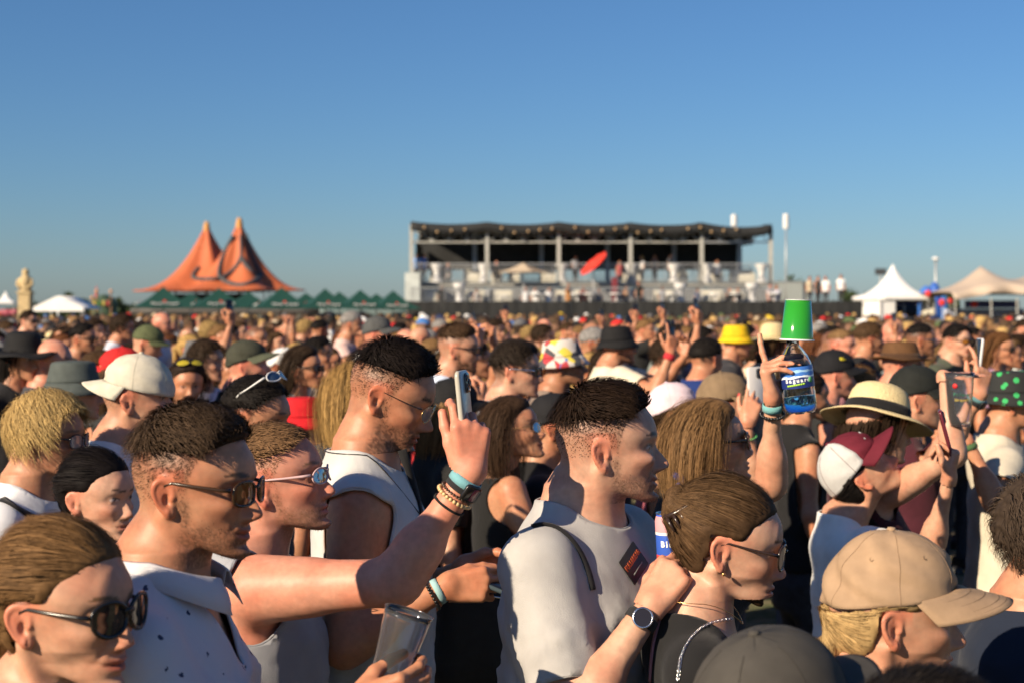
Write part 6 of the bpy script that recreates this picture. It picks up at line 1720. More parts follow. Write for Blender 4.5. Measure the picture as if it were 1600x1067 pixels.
hero(1052, 648, 375, 'smiling woman in a pale pink cap with a green ear stud', yaw=-3, rot=(0, -11, 0), fem=1, skin='tan', hair='tied', hair_col=DK, hatcut=.04, top='tank', top_col=(.45, .12, .16), smile=1.0, wear=[W_cap((.72, .58, .63), seed=11, brim=.078), W_earring('R', (.02, .22, .06), r=.0065)])
hero(1132, 634, 390, 'woman in a khaki-brown cap with red nails lifting her phone', yaw=0, rot=(0, -5, 0), fem=1, skin='light', hair='tied', hair_col=BR, hatcut=.04, top_col=(.10, .08, .06), nail=(.5, .02, .03), arms=dict(R=dict(at=(1168, 662, 5.2), hint=(.3, -.3, -1), f=(.25, .0, 1), n=(.2, 1, 0), curl=[.15, .35, .6, .8], lift=(.04, 0, .05))), wear=[W_cap((.21, .145, .085), seed=12), W_band('R', 'green_bead_bracelet', .05, .006, (.08, .35, .1), beads=26)])
hero(1370, 668, 470, 'person in a cream straw hat with a black band reaching out an arm', yaw=5, rot=(0, 4, -6), fem=1, skin='fair', hair='bob', hair_col=DK, hatcut=.03, top='tank', top_col=(.05, .01, .016),
     arms=dict(R=dict(at=(1474, 592, 4.38), hint=(.3, -.35, -1), f=(1, .05, .10), n=(.12, 0, -1), curl=.10, lift=(.06, 0, .06), thumb=(.6, .6, .5)), L=dict()), wear=[W_hat('straw', (.66, .53, .28), band=(.010, .010, .011), mat=None, pitch=R(8), roll=R(-10))])
M_straw = plain('straw', (.66, .53, .28), .8, noise=.2, nscale=260, bump=.9, bscale=180)
HEROES[-1]['S']['wear'] = [W_hat('straw', (.66, .53, .28), band=(.010, .010, .011), mat=M_straw, pitch=R(10), roll=R(-8), noise=.0012)]
hero(1346, 742, 490, 'woman in a maroon and white trucker cap tilting her head up, in a white tee', yaw=-8, rot=(0, -46, 0), fem=1, skin='light', hair='tied', hair_col=BLK, hatcut=.045, top_col=(.72, .72, .70), sleepy=.2, topkw=dict(sleeve=.55),
     arms=dict(R=dict(at=(1482, 752, 4.05), hint=(.1, -.2, -1), f=(.22, .05, 1), n=(-.95, .30, .15), curl=[(.75, .7, .4), (.8, .75, .4), (.85, .75, .4), (.9, .8, .4)], thumb=(.85, .45, .5), tb=.2, lift=(.06, 0, .04))),
     wear=[W_cap((.125, .012, .024), back_color=(.62, .62, .61), seed=13, size=1.05, brim=.07), lambda p, M, b: text('cap_lettering', 'NY', M_any, p, M @ Matrix.Translation((.093, -.020, .088)) @ Matrix.Rotation(R(72), 4, 'Z') @ Matrix.Rotation(R(58), 4, 'X'), .036, color=(.75, .75, .74), bold=.001, extrude=.0015)])
def tattoo(v, c):
    return c
hero(1430, 624, 395, 'person in a black cap with a leafy forearm tattoo holding up a slim phone', yaw=0, skin='light', hair='crop', hair_col=DK, hatcut=.03, top='tank', top_col=(.06, .012, .02),
     arms=dict(R=dict(at=(1530, 618, 5.05), hint=(-.8, -.3, -1), f=(.12, .0, 1), n=(-.35, .9, 0), curl=[(.1, .3, .2), (.7, .7, .4), (.8, .8, .4), (.85, .8, .4)], thumb=(.9, .4, .3), lift=(.10, -.02, .03))),
     wear=[W_cap((.014, .016, .014), seed=14), W_watch('R', .022, (.7, -.7, .1), square=True), W_band('R', 'fabric_wristband', .010, .014, (.10, .22, .24), r_add=.004)], post=lambda h, p: post_tattoo(p))
def post_tattoo(p):
    """leafy twig inked on the forearm: thin dark shapes lying on the skin"""
    twig = [(1524, 690), (1527, 672), (1531, 655), (1533, 640), (1536, 625)]
    mb = MB()
    def ink(pts, r):
        P = [q for q, _ in surf(p, ('body',), pts, .0004)]
        if len(P) > 1: mb.tube(P, r, 4)
    ink(twig, .0011); ink([(1524, 685), (1516, 676), (1506, 672)], .0010); ink([(1522, 688), (1514, 688), (1505, 690)], .0010); ink([(1530, 660), (1537, 648)], .001)
    for (x, y, dx, dy) in [(1531, 655, -7, -6), (1533, 645, 6, -7), (1529, 665, 7, -4), (1527, 672, -7, -5), (1516, 677, -5, -7), (1508, 672, -6, -3), (1510, 689, -6, 4), (1535, 632, -5, -6), (1536, 628, 5, -5), (1514, 688, -2, 6)]:
        P = [q for q, _ in surf(p, ('body',), [(x, y), (x + dx * .5, y + dy * .5), (x + dx, y + dy)], .0004)]
        if len(P) == 3: mb.tube(P, [.0008, .0024, .0005], 5)
    if mb.v: child('tattoo', mb, plain('ink', (.02, .022, .024), .6), p)
SHAM = None
def shamrock_mat():
    m, N, L, B = _mat('shamrock_cloth'); B.inputs['Roughness'].default_value = .85
    tc = N.new('ShaderNodeTexCoord'); vo = N.new('ShaderNodeTexVoronoi'); vo.inputs['Scale'].default_value = 26; L.new(tc.outputs['Object'], vo.inputs['Vector'])
    r = N.new('ShaderNodeValToRGB'); r.color_ramp.interpolation = 'CONSTANT'; r.color_ramp.elements[0].color = (.03, .35, .10, 1); r.color_ramp.elements[1].position = .30; r.color_ramp.elements[1].color = (.012, .014, .014, 1)
    L.new(vo.outputs['Distance'], r.inputs[0]); L.new(r.outputs[0], B.inputs['Base Color']); return m
def patch_mat():
    m, N, L, B = _mat('patchwork_cloth'); B.inputs['Roughness'].default_value = .85
    tc = N.new('ShaderNodeTexCoord'); vo = N.new('ShaderNodeTexVoronoi'); vo.inputs['Scale'].default_value = 22; L.new(tc.outputs['Object'], vo.inputs['Vector'])
    hs = N.new('ShaderNodeSeparateColor'); L.new(vo.outputs['Color'], hs.inputs[0])
    r = N.new('ShaderNodeValToRGB'); r.color_ramp.interpolation = 'CONSTANT'; e = r.color_ramp.elements; e[0].color = (.55, .50, .46, 1); e[1].position = .3; e[1].color = (.05, .16, .45, 1)
    for pos, c in ((.45, (.40, .04, .05)), (.6, (.62, .50, .06)), (.72, (.5, .3, .2)), (.86, (.06, .06, .07))): q = e.new(pos); q.color = (*c, 1)
    L.new(hs.outputs[0], r.inputs[0]); L.new(r.outputs[0], B.inputs['Base Color']); return m
hero(1582, 628, 385, 'person in a black bucket hat printed with green shamrocks at the right edge', yaw=-10, skin='tan', hair='short', hair_col=DK, hatcut=.03, top_col=(.55, .50, .40), arms=dict(R=dict(at=(1512, 690, 5.4), hint=(.3, -.3, -1), f=(-.9, .1, .2), n=(0, 1, 0), curl=.6), L=dict()), wear=[W_hat('bucket', (.1, .1, .1), mat=shamrock_mat(), noise=.003), W_band('R', 'green_wristband', .02, .02, (.06, .12, .05))])
# ---- third row
G3 = 'people in the middle of the crowd'
hero(36, 560, 300, 'person in a wide-brimmed black hat at the left edge', yaw=-30, rot=(0, 4, 0), fem=.6, skin='tan', hair='bob', hair_col=BLK, hatcut=.03, top_col=(.012, .012, .014), wear=[W_hat('wide', (.010, .010, .011), noise=.004)], group=G3)
hero(82, 566, 300, 'flushed bald man beside the wide black hat', yaw=-10, skin='pink', hair=None, stubble=.3, top_col=(.05, .05, .06), wear=[W_g(kind='aviator', frame_r=.001, frame_mat=M_gold)], group=G3)
hero(116, 612, 380, 'person in a grey-green bucket hat behind the blond young man', yaw=10, skin='light', hair='short', hair_col=BR, hatcut=.03, top_col=(.1, .1, .11), wear=[W_hat('bucket', (.075, .09, .085))], group=G3)
hero(158, 588, 330, 'man with a shaved fade seen from behind beside the red cap', yaw=35, skin='tan', hair='crop', hair_col=BR, fade=fade_fn(.08, 0, .6), top='tank', top_col=(.03, .03, .03), group=G3)
hero(190, 588, 335, 'person in a red cap behind the backwards cream cap', yaw=15, fem=1, skin='tan', hair='wavy', hair_col=BR, hatcut=.04, top='tank', top_col=(.02, .02, .02), wear=[W_cap((.52, .02, .02), rz=R(160))], group=G3)
hero(292, 600, 310, 'dark-haired woman facing the camera with yellow sunglasses on her head', yaw=-62, rot=(-5, 6, 0), fem=1, skin='tan', hair='long', hair_col=(.03, .02, .015), top='tank', top_col=(.03, .03, .03), wear=[W_g(kind='sport', up=.6, lens_mat=plain('yellow_lens', (.42, .34, .03), .1))], group=G3)
hero(387, 572, 305, 'man in a dark camouflage cap lifting his chin', yaw=0, rot=(0, -10, 0), skin='pink', hair='crop', hair_col=BR, hatcut=.02, stubble=.5, top_col=(.02, .02, .02), wear=[W_cap((.045, .047, .032), seed=20, brim_color=(.10, .11, .07))], group=G3)
hero(474, 576, 285, 'woman with long dark hair and dark sunglasses behind the red bucket hat', yaw=-20, rot=(0, -4, 0), fem=1, skin='tan', hair='long', hair_col=DK, shades=True, top_col=(.3, .3, .3), wear=[W_g(kind='square', frame_r=.003)], group=G3)
hero(230, 538, 225, 'man in an olive green cap looking down', yaw=0, rot=(0, 16, 0), skin='light', hair='crop', hair_col=DK, hatcut=.02, top_col=(.03, .05, .12), wear=[W_cap((.085, .10, .045), seed=21)], group=G3)
hero(253, 507, 150, 'bald man with a reddish beard behind the olive cap', yaw=-10, skin='pink', hair=None, stubble=.9, hair_col=(.20, .07, .02), top_col=(.45, .5, .6), group=G3)
hero(192, 513, 165, 'curly-haired youth in a white and blue top looking right', yaw=-5, skin='tan', hair='mop', hair_col=DK, top_col=(.5, .52, .6), group=G3)
hero(130, 530, 200, 'man with slicked dark hair and black sunglasses, left middle', yaw=-14, skin='tan', hair='short', hair_col=BLK, stubble=.5, shades=True, fade=fade_fn(.05, 0, .8), top_col=(.03, .03, .03), wear=[W_g(kind='square', frame_r=.003)], group=G3)
hero(98, 546, 195, 'man with short ginger-brown hair and sunglasses lifting his face', yaw=-22, rot=(0, -6, 0), skin='tan', hair='crop', hair_col=AUB, fade=fade_fn(.07, 0, .6), stubble=.4, shades=True, top_col=(.05, .05, .05), wear=[W_g(kind='square', frame_r=.003)], group=G3)
hero(45, 502, 130, 'man with thick dark hair and sunglasses near the pale statue', yaw=-25, skin='fair', hair='sidepart', hair_col=DK, shades=True, top_col=(.03, .03, .03), wear=[W_g(kind='square', frame_r=.003)], group=G3)
hero(806, 579, 365, 'pale man with thick dark hair and sunglasses with silver arms', yaw=-12, skin='fair', hair='sidepart', hair_col=(.022, .016, .012), shades=True, stubble=.2, fade=fade_fn(.03, -.04, .9), top_col=(.35, .36, .40), wear=[W_g(kind='square', frame_r=.0028, temple_mat=M_silver)], group=G3)
hero(716, 546, 310, 'bearded man in sunglasses and a pale blue tee', yaw=-8, rot=(0, 2, 0), skin='light', hair='quiff', hair_col=(.06, .035, .02), fade=fade_fn(.07, 0, .6), stubble=1.0, shades=True, top_col=(.45, .52, .65), arms=dict(L=dict(), R=dict(at=(752, 630, 6.75), f=(.1, .1, 1), n=(-1, .2, 0), curl=.6)), wear=[W_g(kind='square', frame_r=.0028)], group=G3)
hero(880, 570, 312, 'tanned man in a colourful patchwork bucket hat and dark sunglasses', yaw=-8, rot=(0, -6, 0), skin='olive', hair='short', hair_col=BLK, hatcut=.03, shades=True, stubble=.35, top_col=(.20, .15, .12), wear=[W_hat('bucket', (.5, .5, .5), mat=patch_mat(), brim_color=(.03, .03, .03)), W_g(kind='square', frame_r=.003)], group=G3)
hero(965, 541, 250, 'bearded man in a black bucket hat and cream tee filming with both arms up', yaw=0, rot=(0, -4, 0), skin='tan', hair='short', hair_col=BLK, hatcut=.03, stubble=.7, shades=True, top_col=(.68, .60, .46), bulk=1.1,
     arms=dict(R=dict(at=(1048, 552, 8.5), hint=(.1, -.5, -1), f=(.1, .0, 1), n=(-.5, 1, 0), curl=[.1, .5, .6, .6], lift=(.06, 0, .05)), L=dict(at=(1070, 556, 8.9), hint=(.1, .5, -1), f=(0, 0, 1), n=(-.5, -1, 0), curl=.5, lift=(.06, 0, .05))),
     wear=[W_hat('bucket', (.010, .010, .011), noise=.006, z0=-.004), W_g(kind='square', frame_r=.003), W_band('R', 'red_bandana', .022, .04, (.50, .03, .04), r_add=.006), W_band('R', 'yellow_cord', .19, .006, (.45, .42, .08), r_add=.002)], group=G3)
hero(1150, 534, 205, 'man in a bright yellow bucket hat', yaw=-8, skin='tan', hair='short', hair_col=DK, hatcut=.03, shades=True, top_col=(.03, .03, .035), wear=[W_hat('bucket', (.72, .47, .012)), W_g(kind='square', frame_r=.003)], group=G3)
hero(590, 524, 220, 'flushed man in a dark grey cap and white tee', yaw=-4, rot=(0, -4, 0), skin='pink', hair='crop', hair_col=GREY, hatcut=.02, top_col=(.68, .68, .66), stubble=.2, wear=[W_cap((.075, .078, .078), seed=22, brim=.085)], group=G3)
hero(550, 508, 170, 'grey-haired man in a pink and cream top lifting his phone', yaw=-4, skin='tan', hair='short', hair_col=(.24, .23, .22), fade=fade_fn(.05, -.02, .7), stubble=.4, top_col=(.58, .40, .36), arms=dict(R=dict(at=(572, 540, 12.6), f=(.1, 0, 1), n=(-1, .2, 0), curl=.6), L=dict(cross=True)), group=G3)
hero(1408, 572, 290, 'man in a brown felt hat with glasses', yaw=-10, rot=(0, 0, 0), skin='pink', hair='short', hair_col=DK, hatcut=.03, top_col=(.05, .05, .055), wear=[W_hat('fedora', (.115, .055, .022), band=(.06, .03, .015), noise=.003), W_g(kind='square', frame_r=.0014, lens_mat=plain('clear_lens', (.30, .22, .20), .04, spec=.7), name='glasses')], group=G3)
hero(1438, 532, 218, 'man with a dark fade and shiny mirrored sport glasses', yaw=-6, skin='olive', hair='crop', hair_col=BLK, fade=fade_fn(.07, 0, .8), shades=True, stubble=.3, top_col=(.08, .08, .09), wear=[W_g(kind='sport', lens_mat=M_lens_mirror, frame_mat=M_silver)], group=G3)
hero(1496, 533, 208, 'young man facing forward with black hair and amber sunglasses', yaw=-58, skin='fair', hair='sidepart', hair_col=BLK, shades=True, top_col=(.06, .07, .05), wear=[W_g(kind='sport', lens_mat=plain('orange_lens', (.40, .16, .03), .08))], group=G3)
hero(1562, 546, 212, 'woman with loose auburn hair and round sunglasses on the right', yaw=-40, fem=1, skin='tan', hair='long', hair_col=(.12, .055, .022), shades=True, smile=.8, top_col=(.5, .3, .42), wear=[W_g(kind='round')], group=G3)
hero(1345, 608, 300, 'woman with light brown hair in a high ponytail seen from behind', yaw=20, fem=1, skin='light', hair='pony', hair_col=(.17, .09, .04), top='tank', top_col=(.02, .02, .02), group=G3)
hero(1303, 588, 310, 'person in a black cap with a yellow emblem behind the ponytail', yaw=5, skin='pink', hair='crop', hair_col=DK, hatcut=.02, top='tank', top_col=(.02, .02, .02), wear=[W_cap((.010, .010, .012), seed=23), lambda p, M, b: child('yellow_emblem', MB().box((.018, -.0885, .088), (.030, .004, .005), M=Matrix.Rotation(R(-20), 3, 'X')).box((.012, -.0865, .096), (.022, .004, .005), M=Matrix.Rotation(R(-20), 3, 'X')), M_any, p, M, color=(.6, .5, .02))], group=G3)
hero(1208, 534, 200, 'person in a cream straw hat behind the green cup', yaw=30, fem=1, skin='tan', hair='bob', hair_col=BR, hatcut=.03, top_col=(.45, .40, .28), wear=[W_hat('straw', (.66, .56, .36), mat=M_straw)], group=G3)
hero(1104, 562, 275, 'person in a royal blue jacket seen from behind', yaw=40, skin='tan', hair='short', hair_col=BLK, top='long', top_col=(.012, .03, .14), topkw=dict(off=.022, loose=1.0), group=G3)
hero(1262, 620, 330, 'dark-haired person in a black tank top behind the blue bottle', yaw=10, fem=1, skin='tan', hair='tied', hair_col=DK, top='tank', top_col=(.010, .010, .011), group=G3)

if not globals().get('SKIP_HEROES'):
    with ThreadPoolExecutor(4) as ex: outs = list(ex.map(lambda h: person_calc(h['S']), HEROES))
    for h, o in zip(HEROES, outs):
        h['p'] = person_build(h['S'], o, h['loc'], h['yaw'], h['label'], h['group']); h['b'] = o['b']
    for h in HEROES:
        if h['post']: h['post'](h, h['p'])
    print('heroes', time.time() - T0)
# ------------------------------------------------------------------ things held up in the crowd
def find(s): return next(h for h in HEROES if s in h['label'])
def hand_of(s, side='R'):
    """grip point and hand axes in world space"""
    h = find(s); H = h['b'].arms[0 if side == 'R' else 1]['H']; M = h['p'].matrix_basis
    r = M.to_3x3(); v = lambda a: r @ Vector([float(q) for q in a])
    return M @ Vector([float(q) for q in H.W]), v(H.f), v(H.n), v(H.t), H
def held_phone(who, side, up, inn, X, back, label, case, **k):
    W, f, n, t, H = hand_of(who, side); return phone(W + f * up + n * inn + t * k.pop('lat', 0.0), X, back, label, case, **k)
held_phone('flushed man in a grey tank', 'R', .118, .030, (.20, .97, .0), (.97, -.20, .10), 'phone in a beige case held up high by the flushed man', (.42, .40, .34), lat=.004)
held_phone('tall man in a white tank', 'R', .115, .022, (.2, .95, .1), (-.35, .1, -.93), 'dark phone in the hands of the man in the white tank top', (.05, .07, .08), cam=False)
held_phone('trucker cap', 'R', .125, .030, (.25, .95, 0), (.95, -.25, .25), 'dark red phone held up by the woman in the trucker cap', (.10, .012, .02))
held_phone('leafy forearm tattoo', 'R', .125, .030, (.04, 1, 0), (1, -.04, -.12), 'slim silver phone held by the tattooed arm', (.62, .62, .62))
held_phone('khaki-brown cap', 'R', .135, .026, (.9, .4, 0), (.4, -.9, .1), 'white-backed phone held by the hand with red nails', (.62, .60, .58))
held_phone('bearded man in a black bucket hat', 'R', .12, .03, (.8, .6, 0), (.6, -.8, 0), 'dark phone held up by the man in the black bucket hat', (.03, .03, .035))
held_phone('grey-haired man', 'R', .11, .03, (.5, .8, 0), (.8, -.5, 0), 'dark phone lifted by the grey-haired man', (.04, .02, .02))
def clear_mat():
    m = glass('clear_plastic', (.95, .96, 1), .05, 1.42); m.node_tree.nodes['Principled BSDF'].inputs['Transmission Weight'].default_value = .965; return m
def plastic_cup(loc, label, r0, r1, h, tilt=(0, 0), logo=False):
    """thin clear festival cup with a rolled rim and ribs"""
    c = empty('plastic_cup', loc); c.rotation_euler = (tilt[0], tilt[1], 0); tag(c, label, 'cup')
    t = .0009; pr = []
    for i in range(13):
        s = i / 12; r = r0 + (r1 - r0) * s + (.0006 if i in (2, 3, 9) else 0); pr.append((r, h * s))
    inner = [(r - t, max(z, .003)) for r, z in pr]
    m = MB().lathe([(0, 0)] + pr + inner[::-1] + [(0, .003)], 40); child('wall', m, clear_mat(), c)
    child('rim', MB().tube([(math.cos(a) * (r1 + .0006), math.sin(a) * (r1 + .0006), h) for a in [2 * math.pi * i / 40 for i in range(40)]], .0011, 6, closed=True), glass('clear_rim_plastic', (1, 1, 1), .08, 1.45), c)
    child('base_ring', MB().tube([(math.cos(a) * r0, math.sin(a) * r0, .001) for a in [2 * math.pi * i / 40 for i in range(40)]], .0011, 6, closed=True), glass('clear_rim_plastic', (1, 1, 1), .08, 1.45), c)
    if logo:
        for k, ch_ in enumerate('Pilsner'):
            a = R(-128 + k * 11.5); r = r0 + (r1 - r0) * .62 + .0012
            text('lettering', ch_, M_any, c, Matrix.Translation((r * math.cos(a), r * math.sin(a), h * .60)) @ Matrix.Rotation(a + R(90), 4, 'Z') @ Matrix.Rotation(R(90), 4, 'X'), .014, color=(.02, .14, .08), bold=.0003, extrude=.0003)
        for k, ch_ in enumerate('Urquell'):
            a = R(-122 + k * 10.5); r = r0 + (r1 - r0) * .5 + .0012
            text('lettering', ch_, M_any, c, Matrix.Translation((r * math.cos(a), r * math.sin(a), h * .50)) @ Matrix.Rotation(a + R(90), 4, 'Z') @ Matrix.Rotation(R(90), 4, 'X'), .011, color=(.45, .33, .05), bold=.0003, extrude=.0003)
        a = R(-125); r = r0 + (r1 - r0) * .75 + .0015
        e = child('emblem', MB().lathe([(0, .0006), (.008, .0006), (.008, 0)], 16), M_any, c, Matrix.Translation((r * math.cos(a), r * math.sin(a), h * .76)) @ Matrix.Rotation(a + R(90), 4, 'Z') @ Matrix.Rotation(R(90), 4, 'X'), color=(.5, .02, .02))
    return c
plastic_cup(px(1499, 665, 4.35), 'clear plastic cup with a printed beer logo held aloft beside the tattooed arm', .032, .044, .163, logo=True)
# cup in the shaded hand at the bottom, and the hand's owner
h5 = find('white collared shirt')
plastic_cup(px(604, 1070, 2.34), 'empty clear plastic cup tilted in a hand at the bottom', .029, .041, .125, tilt=(R(-4), R(17)))
# bottle and green cup
W, f, n, t, H = hand_of('raising a bottle', 'R')
bc = px(1252, 645, 3.50)
bt = empty('water_bottle', bc); bt.rotation_euler = (0, R(-7), 0); bt.scale = (1.04,) * 3; tag(bt, 'clear plastic water bottle with a blue label held by its neck', 'bottle')
prof = [(0.0, .006), (.010, .004), (.020, .002), (.030, .001), (.036, .007), (.0385, .018), (.0385, .050), (.0375, .056), (.0385, .062), (.0385, .100), (.036, .118), (.030, .135), (.021, .150), (.0145, .160), (.0135, .175)]
g = []
for i in range(40):
    a = 2 * math.pi * i / 40; foot = 1 - .10 * max(0, math.cos(5 * a))
    g.append([(r * math.cos(a) * (foot if z < .008 else 1), r * math.sin(a) * (foot if z < .008 else 1), z + (.004 * max(0, math.cos(5 * a)) if z < .005 and r > .005 else 0)) for r, z in prof])
o = child('bottle_wall', MB().grid(g, True), glass('bottle_plastic', (.80, .93, 1.0), .03, 1.36), bt, solid=.0008)
child('water', MB().lathe([(0, .009), (.030, .006), (.0355, .014), (.0368, .022), (.0368, .040), (0, .042)], 32), glass('blue_water', (.10, .42, .85), .0, 1.33), bt)
child('cap', MB().lathe([(0, .194), (.0145, .194), (.0155, .191), (.0155, .176), (.0, .176)], 24), M_plastic, bt, color=(.03, .10, .40))
lab = MB().lathe([(.0392, .062), (.0392, .066), (.0392, .094), (.0390, .112)], 40)
def bottle_label():
    m, N, L, B = _mat('bottle_label'); B.inputs['Roughness'].default_value = .35
    tc = N.new('ShaderNodeTexCoord'); sp = N.new('ShaderNodeSeparateXYZ'); L.new(tc.outputs['Object'], sp.inputs[0])
    nz = N.new('ShaderNodeTexNoise'); nz.inputs['Scale'].default_value = 60; L.new(tc.outputs['Object'], nz.inputs['Vector'])
    ad = N.new('ShaderNodeMath'); ad.operation = 'MULTIPLY_ADD'; ad.inputs[1].default_value = .012; L.new(nz.outputs['Fac'], ad.inputs[0]); L.new(sp.outputs['Z'], ad.inputs[2])
    mr = N.new('ShaderNodeMapRange'); mr.inputs[1].default_value = .066; mr.inputs[2].default_value = .118; L.new(ad.outputs[0], mr.inputs[0])
    r = N.new('ShaderNodeValToRGB'); e = r.color_ramp.elements; r.color_ramp.interpolation = 'CONSTANT'; e[0].color = (.015, .03, .16, 1); e[1].position = .48; e[1].color = (.75, .82, .9, 1)
    for pos, c in ((.58, (.06, .20, .62)), (.74, (.35, .60, .85)), (.85, (.05, .18, .6))): q = e.new(pos); q.color = (*c, 1)
    L.new(mr.outputs[0], r.inputs[0]); L.new(r.outputs[0], B.inputs['Base Color']); return m
child('label', lab, bottle_label(), bt)
for k, ch_ in enumerate('saguaro'[::-1] if False else 'Saguaro'):
    a = R(-138 + k * 13); text('lettering', ch_, M_any, bt, Matrix.Translation((.0398 * math.cos(a), .0398 * math.sin(a), .080)) @ Matrix.Rotation(a + R(90), 4, 'Z') @ Matrix.Rotation(R(90), 4, 'X'), .013, color=(.8, .82, .85), bold=.0005, extrude=.0003)
for k in range(8):
    a = R(-135 + k * 8); child('green_stripe', MB().box((0, 0, 0), (.0058, .0006, .004)), M_any, bt, Matrix.Translation((.0396 * math.cos(a), .0396 * math.sin(a), .0685 + .0004 * k)) @ Matrix.Rotation(a + R(90), 4, 'Z'), color=(.35, .6, .05))
a = R(-52); child('green_seal', MB().lathe([(0, .0005), (.0065, .0005), (.0065, 0)], 16), M_any, bt, Matrix.Translation((.0396 * math.cos(a), .0396 * math.sin(a), .079)) @ Matrix.Rotation(a + R(90), 4, 'Z') @ Matrix.Rotation(R(90), 4, 'X'), color=(.10, .45, .12))
gc = empty('green_cup', px(1245, 531, 3.50)); gc.rotation_euler = (0, R(2), 0); gc.scale = (1.04,) * 3; tag(gc, 'shiny green paper cup turned upside down on top of the bottle', 'cup')
child('wall', MB().lathe([(.0385, .0), (.0385, .004), (.0300, .0935), (.0292, .0935), (.0280, .090), (0, .090)], 48), plain('green_gloss', (.025, .27, .018), .12, spec=.6, coat=.6), gc)
child('rim', MB().tube([(math.cos(a) * .0392, math.sin(a) * .0392, .0) for a in [2 * math.pi * i / 40 for i in range(40)]], .0022, 6, closed=True), plain('clear_rim', (.75, .76, .80), .12), gc)
child('base_edge', MB().tube([(math.cos(a) * .0298, math.sin(a) * .0298, .0935) for a in [2 * math.pi * i / 40 for i in range(40)]], .0009, 6, closed=True), plain('clear_rim', (.75, .76, .80), .12), gc)
# drink can in the bearded man's hand
cn = empty('drink_can', px(1051, 905, 2.84)); cn.rotation_euler = (0, R(-3), 0); cn.scale = (1.1,) * 3; tag(cn, 'slim blue and red drink can held by the bearded man', 'can')
child('shell', MB().lathe([(.020, 0), (.0265, .006), (.0265, .108), (.0235, .118), (.0240, .122)], 32), M_any, cn, color=(.03, .10, .50))
child('lid', MB().lathe([(.0, .1195), (.0215, .1195), (.0228, .1225), (.0242, .1228), (.0244, .121)], 32), M_silver, cn)
child('red_band', MB().lathe([(.02675, .0), (.02675, .028)], 32, (0, 0, .020)), M_any, cn, color=(.60, .06, .05))
child('pink_band', MB().lathe([(.02672, .088), (.02672, .108), (.0240, .1172)], 32), M_any, cn, color=(.62, .30, .33))
child('white_band', MB().lathe([(.02680, .084), (.02680, .089)], 32), M_any, cn, color=(.75, .74, .72))
for k, ch_ in enumerate('BIRELL'):
    a = R(-128 + k * 17.0); text('lettering', ch_, M_any, cn, Matrix.Translation((.0270 * math.cos(a), .0270 * math.sin(a), .068)) @ Matrix.Rotation(a + R(90), 4, 'Z') @ Matrix.Rotation(R(90), 4, 'X'), .0145, color=(.80, .80, .80), bold=.0006, extrude=.0003)

# black sling bag hanging between the man in the tank top and the woman beside him
bg = empty('sling_bag', px(742, 985, 3.6)); tag(bg, 'black fabric sling bag hanging beside the man in the white tank top', 'bag')
rows = []
for i in range(28):
    a = 2 * math.pi * i / 28; row = []
    for j in range(13):
        b_ = -math.pi / 2 + math.pi * j / 12; cb = abs(math.cos(b_)) ** .55; sb = math.copysign(abs(math.sin(b_)) ** .7, math.sin(b_))
        row.append((.115 * math.copysign(abs(math.cos(a)) ** .7, math.cos(a)) * cb * (1 - .12 * sb) + .006 * math.sin(5 * b_ + 2 * a), .055 * math.copysign(abs(math.sin(a)) ** .7, math.sin(a)) * cb, .165 * sb))
    rows.append(row)
child('bag_body', MB().grid(rows, True), plain('bag_nylon', (.014, .014, .015), .6, noise=.3, nscale=30, bump=.4), bg)
child('zip', MB().tube([(.09 - .18 * i / 10, -.056, .09 + .012 * math.sin(i * .3)) for i in range(11)], .0025, 5), M_silver, bg)
child('handle', MB().tube([(-.03, 0, .16), (-.02, 0, .19), (.02, 0, .19), (.03, 0, .16)], .006, 6), M_fabric, bg, color=(.012, .012, .013))
# ------------------------------------------------------------------ the rest of the crowd
rc = random.Random(21)
CH = {}
def cached(key, fn):
    """build an accessory once, then copy it with its parts"""
    def go(p, M, b, color=None):
        if key not in CH:
            o = fn(p, M, b); CH[key] = (o, M.inverted() @ o.matrix_local)
            o2 = o
        else:
            src, rel = CH[key]; o2 = src.copy(); link(o2, p); o2.matrix_local = M @ rel
            for c in src.children:
                d = c.copy(); link(d, o2)
        if color is not None:
            for c in o2.children:
                if c.name.split('.')[0] not in ('hat_band', 'lens', 'temple', 'frame'): c.color = (*color, 1)
        return o2
    return go
C_cap = cached('cap', lambda p, M, b: baseball_cap(p, M, (.1, .1, .1), seed=31, n=36))
C_capb = cached('capb', lambda p, M, b: baseball_cap(p, M, (.1, .1, .1), rz=math.pi, pitch=R(-6), seed=32, n=36))
C_bucket = cached('bucket', lambda p, M, b: hat(p, M, 'bucket', (.1, .1, .1), n=40))
C_straw = cached('straw', lambda p, M, b: hat(p, M, 'straw', (.6, .5, .3), band=(.02, .02, .02), mat=M_straw, n=40))
C_sq = cached('sq', lambda p, M, b: glasses(p, M, kind='square', frame_r=.003))
C_rd = cached('rd', lambda p, M, b: glasses(p, M, kind='round', frame_r=.002))
C_up = cached('up', lambda p, M, b: glasses(p, M, kind='square', frame_r=.003, up=.7))
def V_(fem, hair, hcols, skin, top, rot=(0, 0, 0), arms=None, stub=0.0, **k):
    return dict(fem=fem, hair=hair, hcols=hcols, skin=skin, top=top, rot=rot, arms=arms, stubble=stub, **k)
UPR = dict(R=dict(W=V(.30, -.16, 1.78), hint=V(.2, -.5, -1), f=V(.1, 0, 1), n=V(-1, .2, 0), curl=.55, lift=(.06, 0, .05)), L=dict())
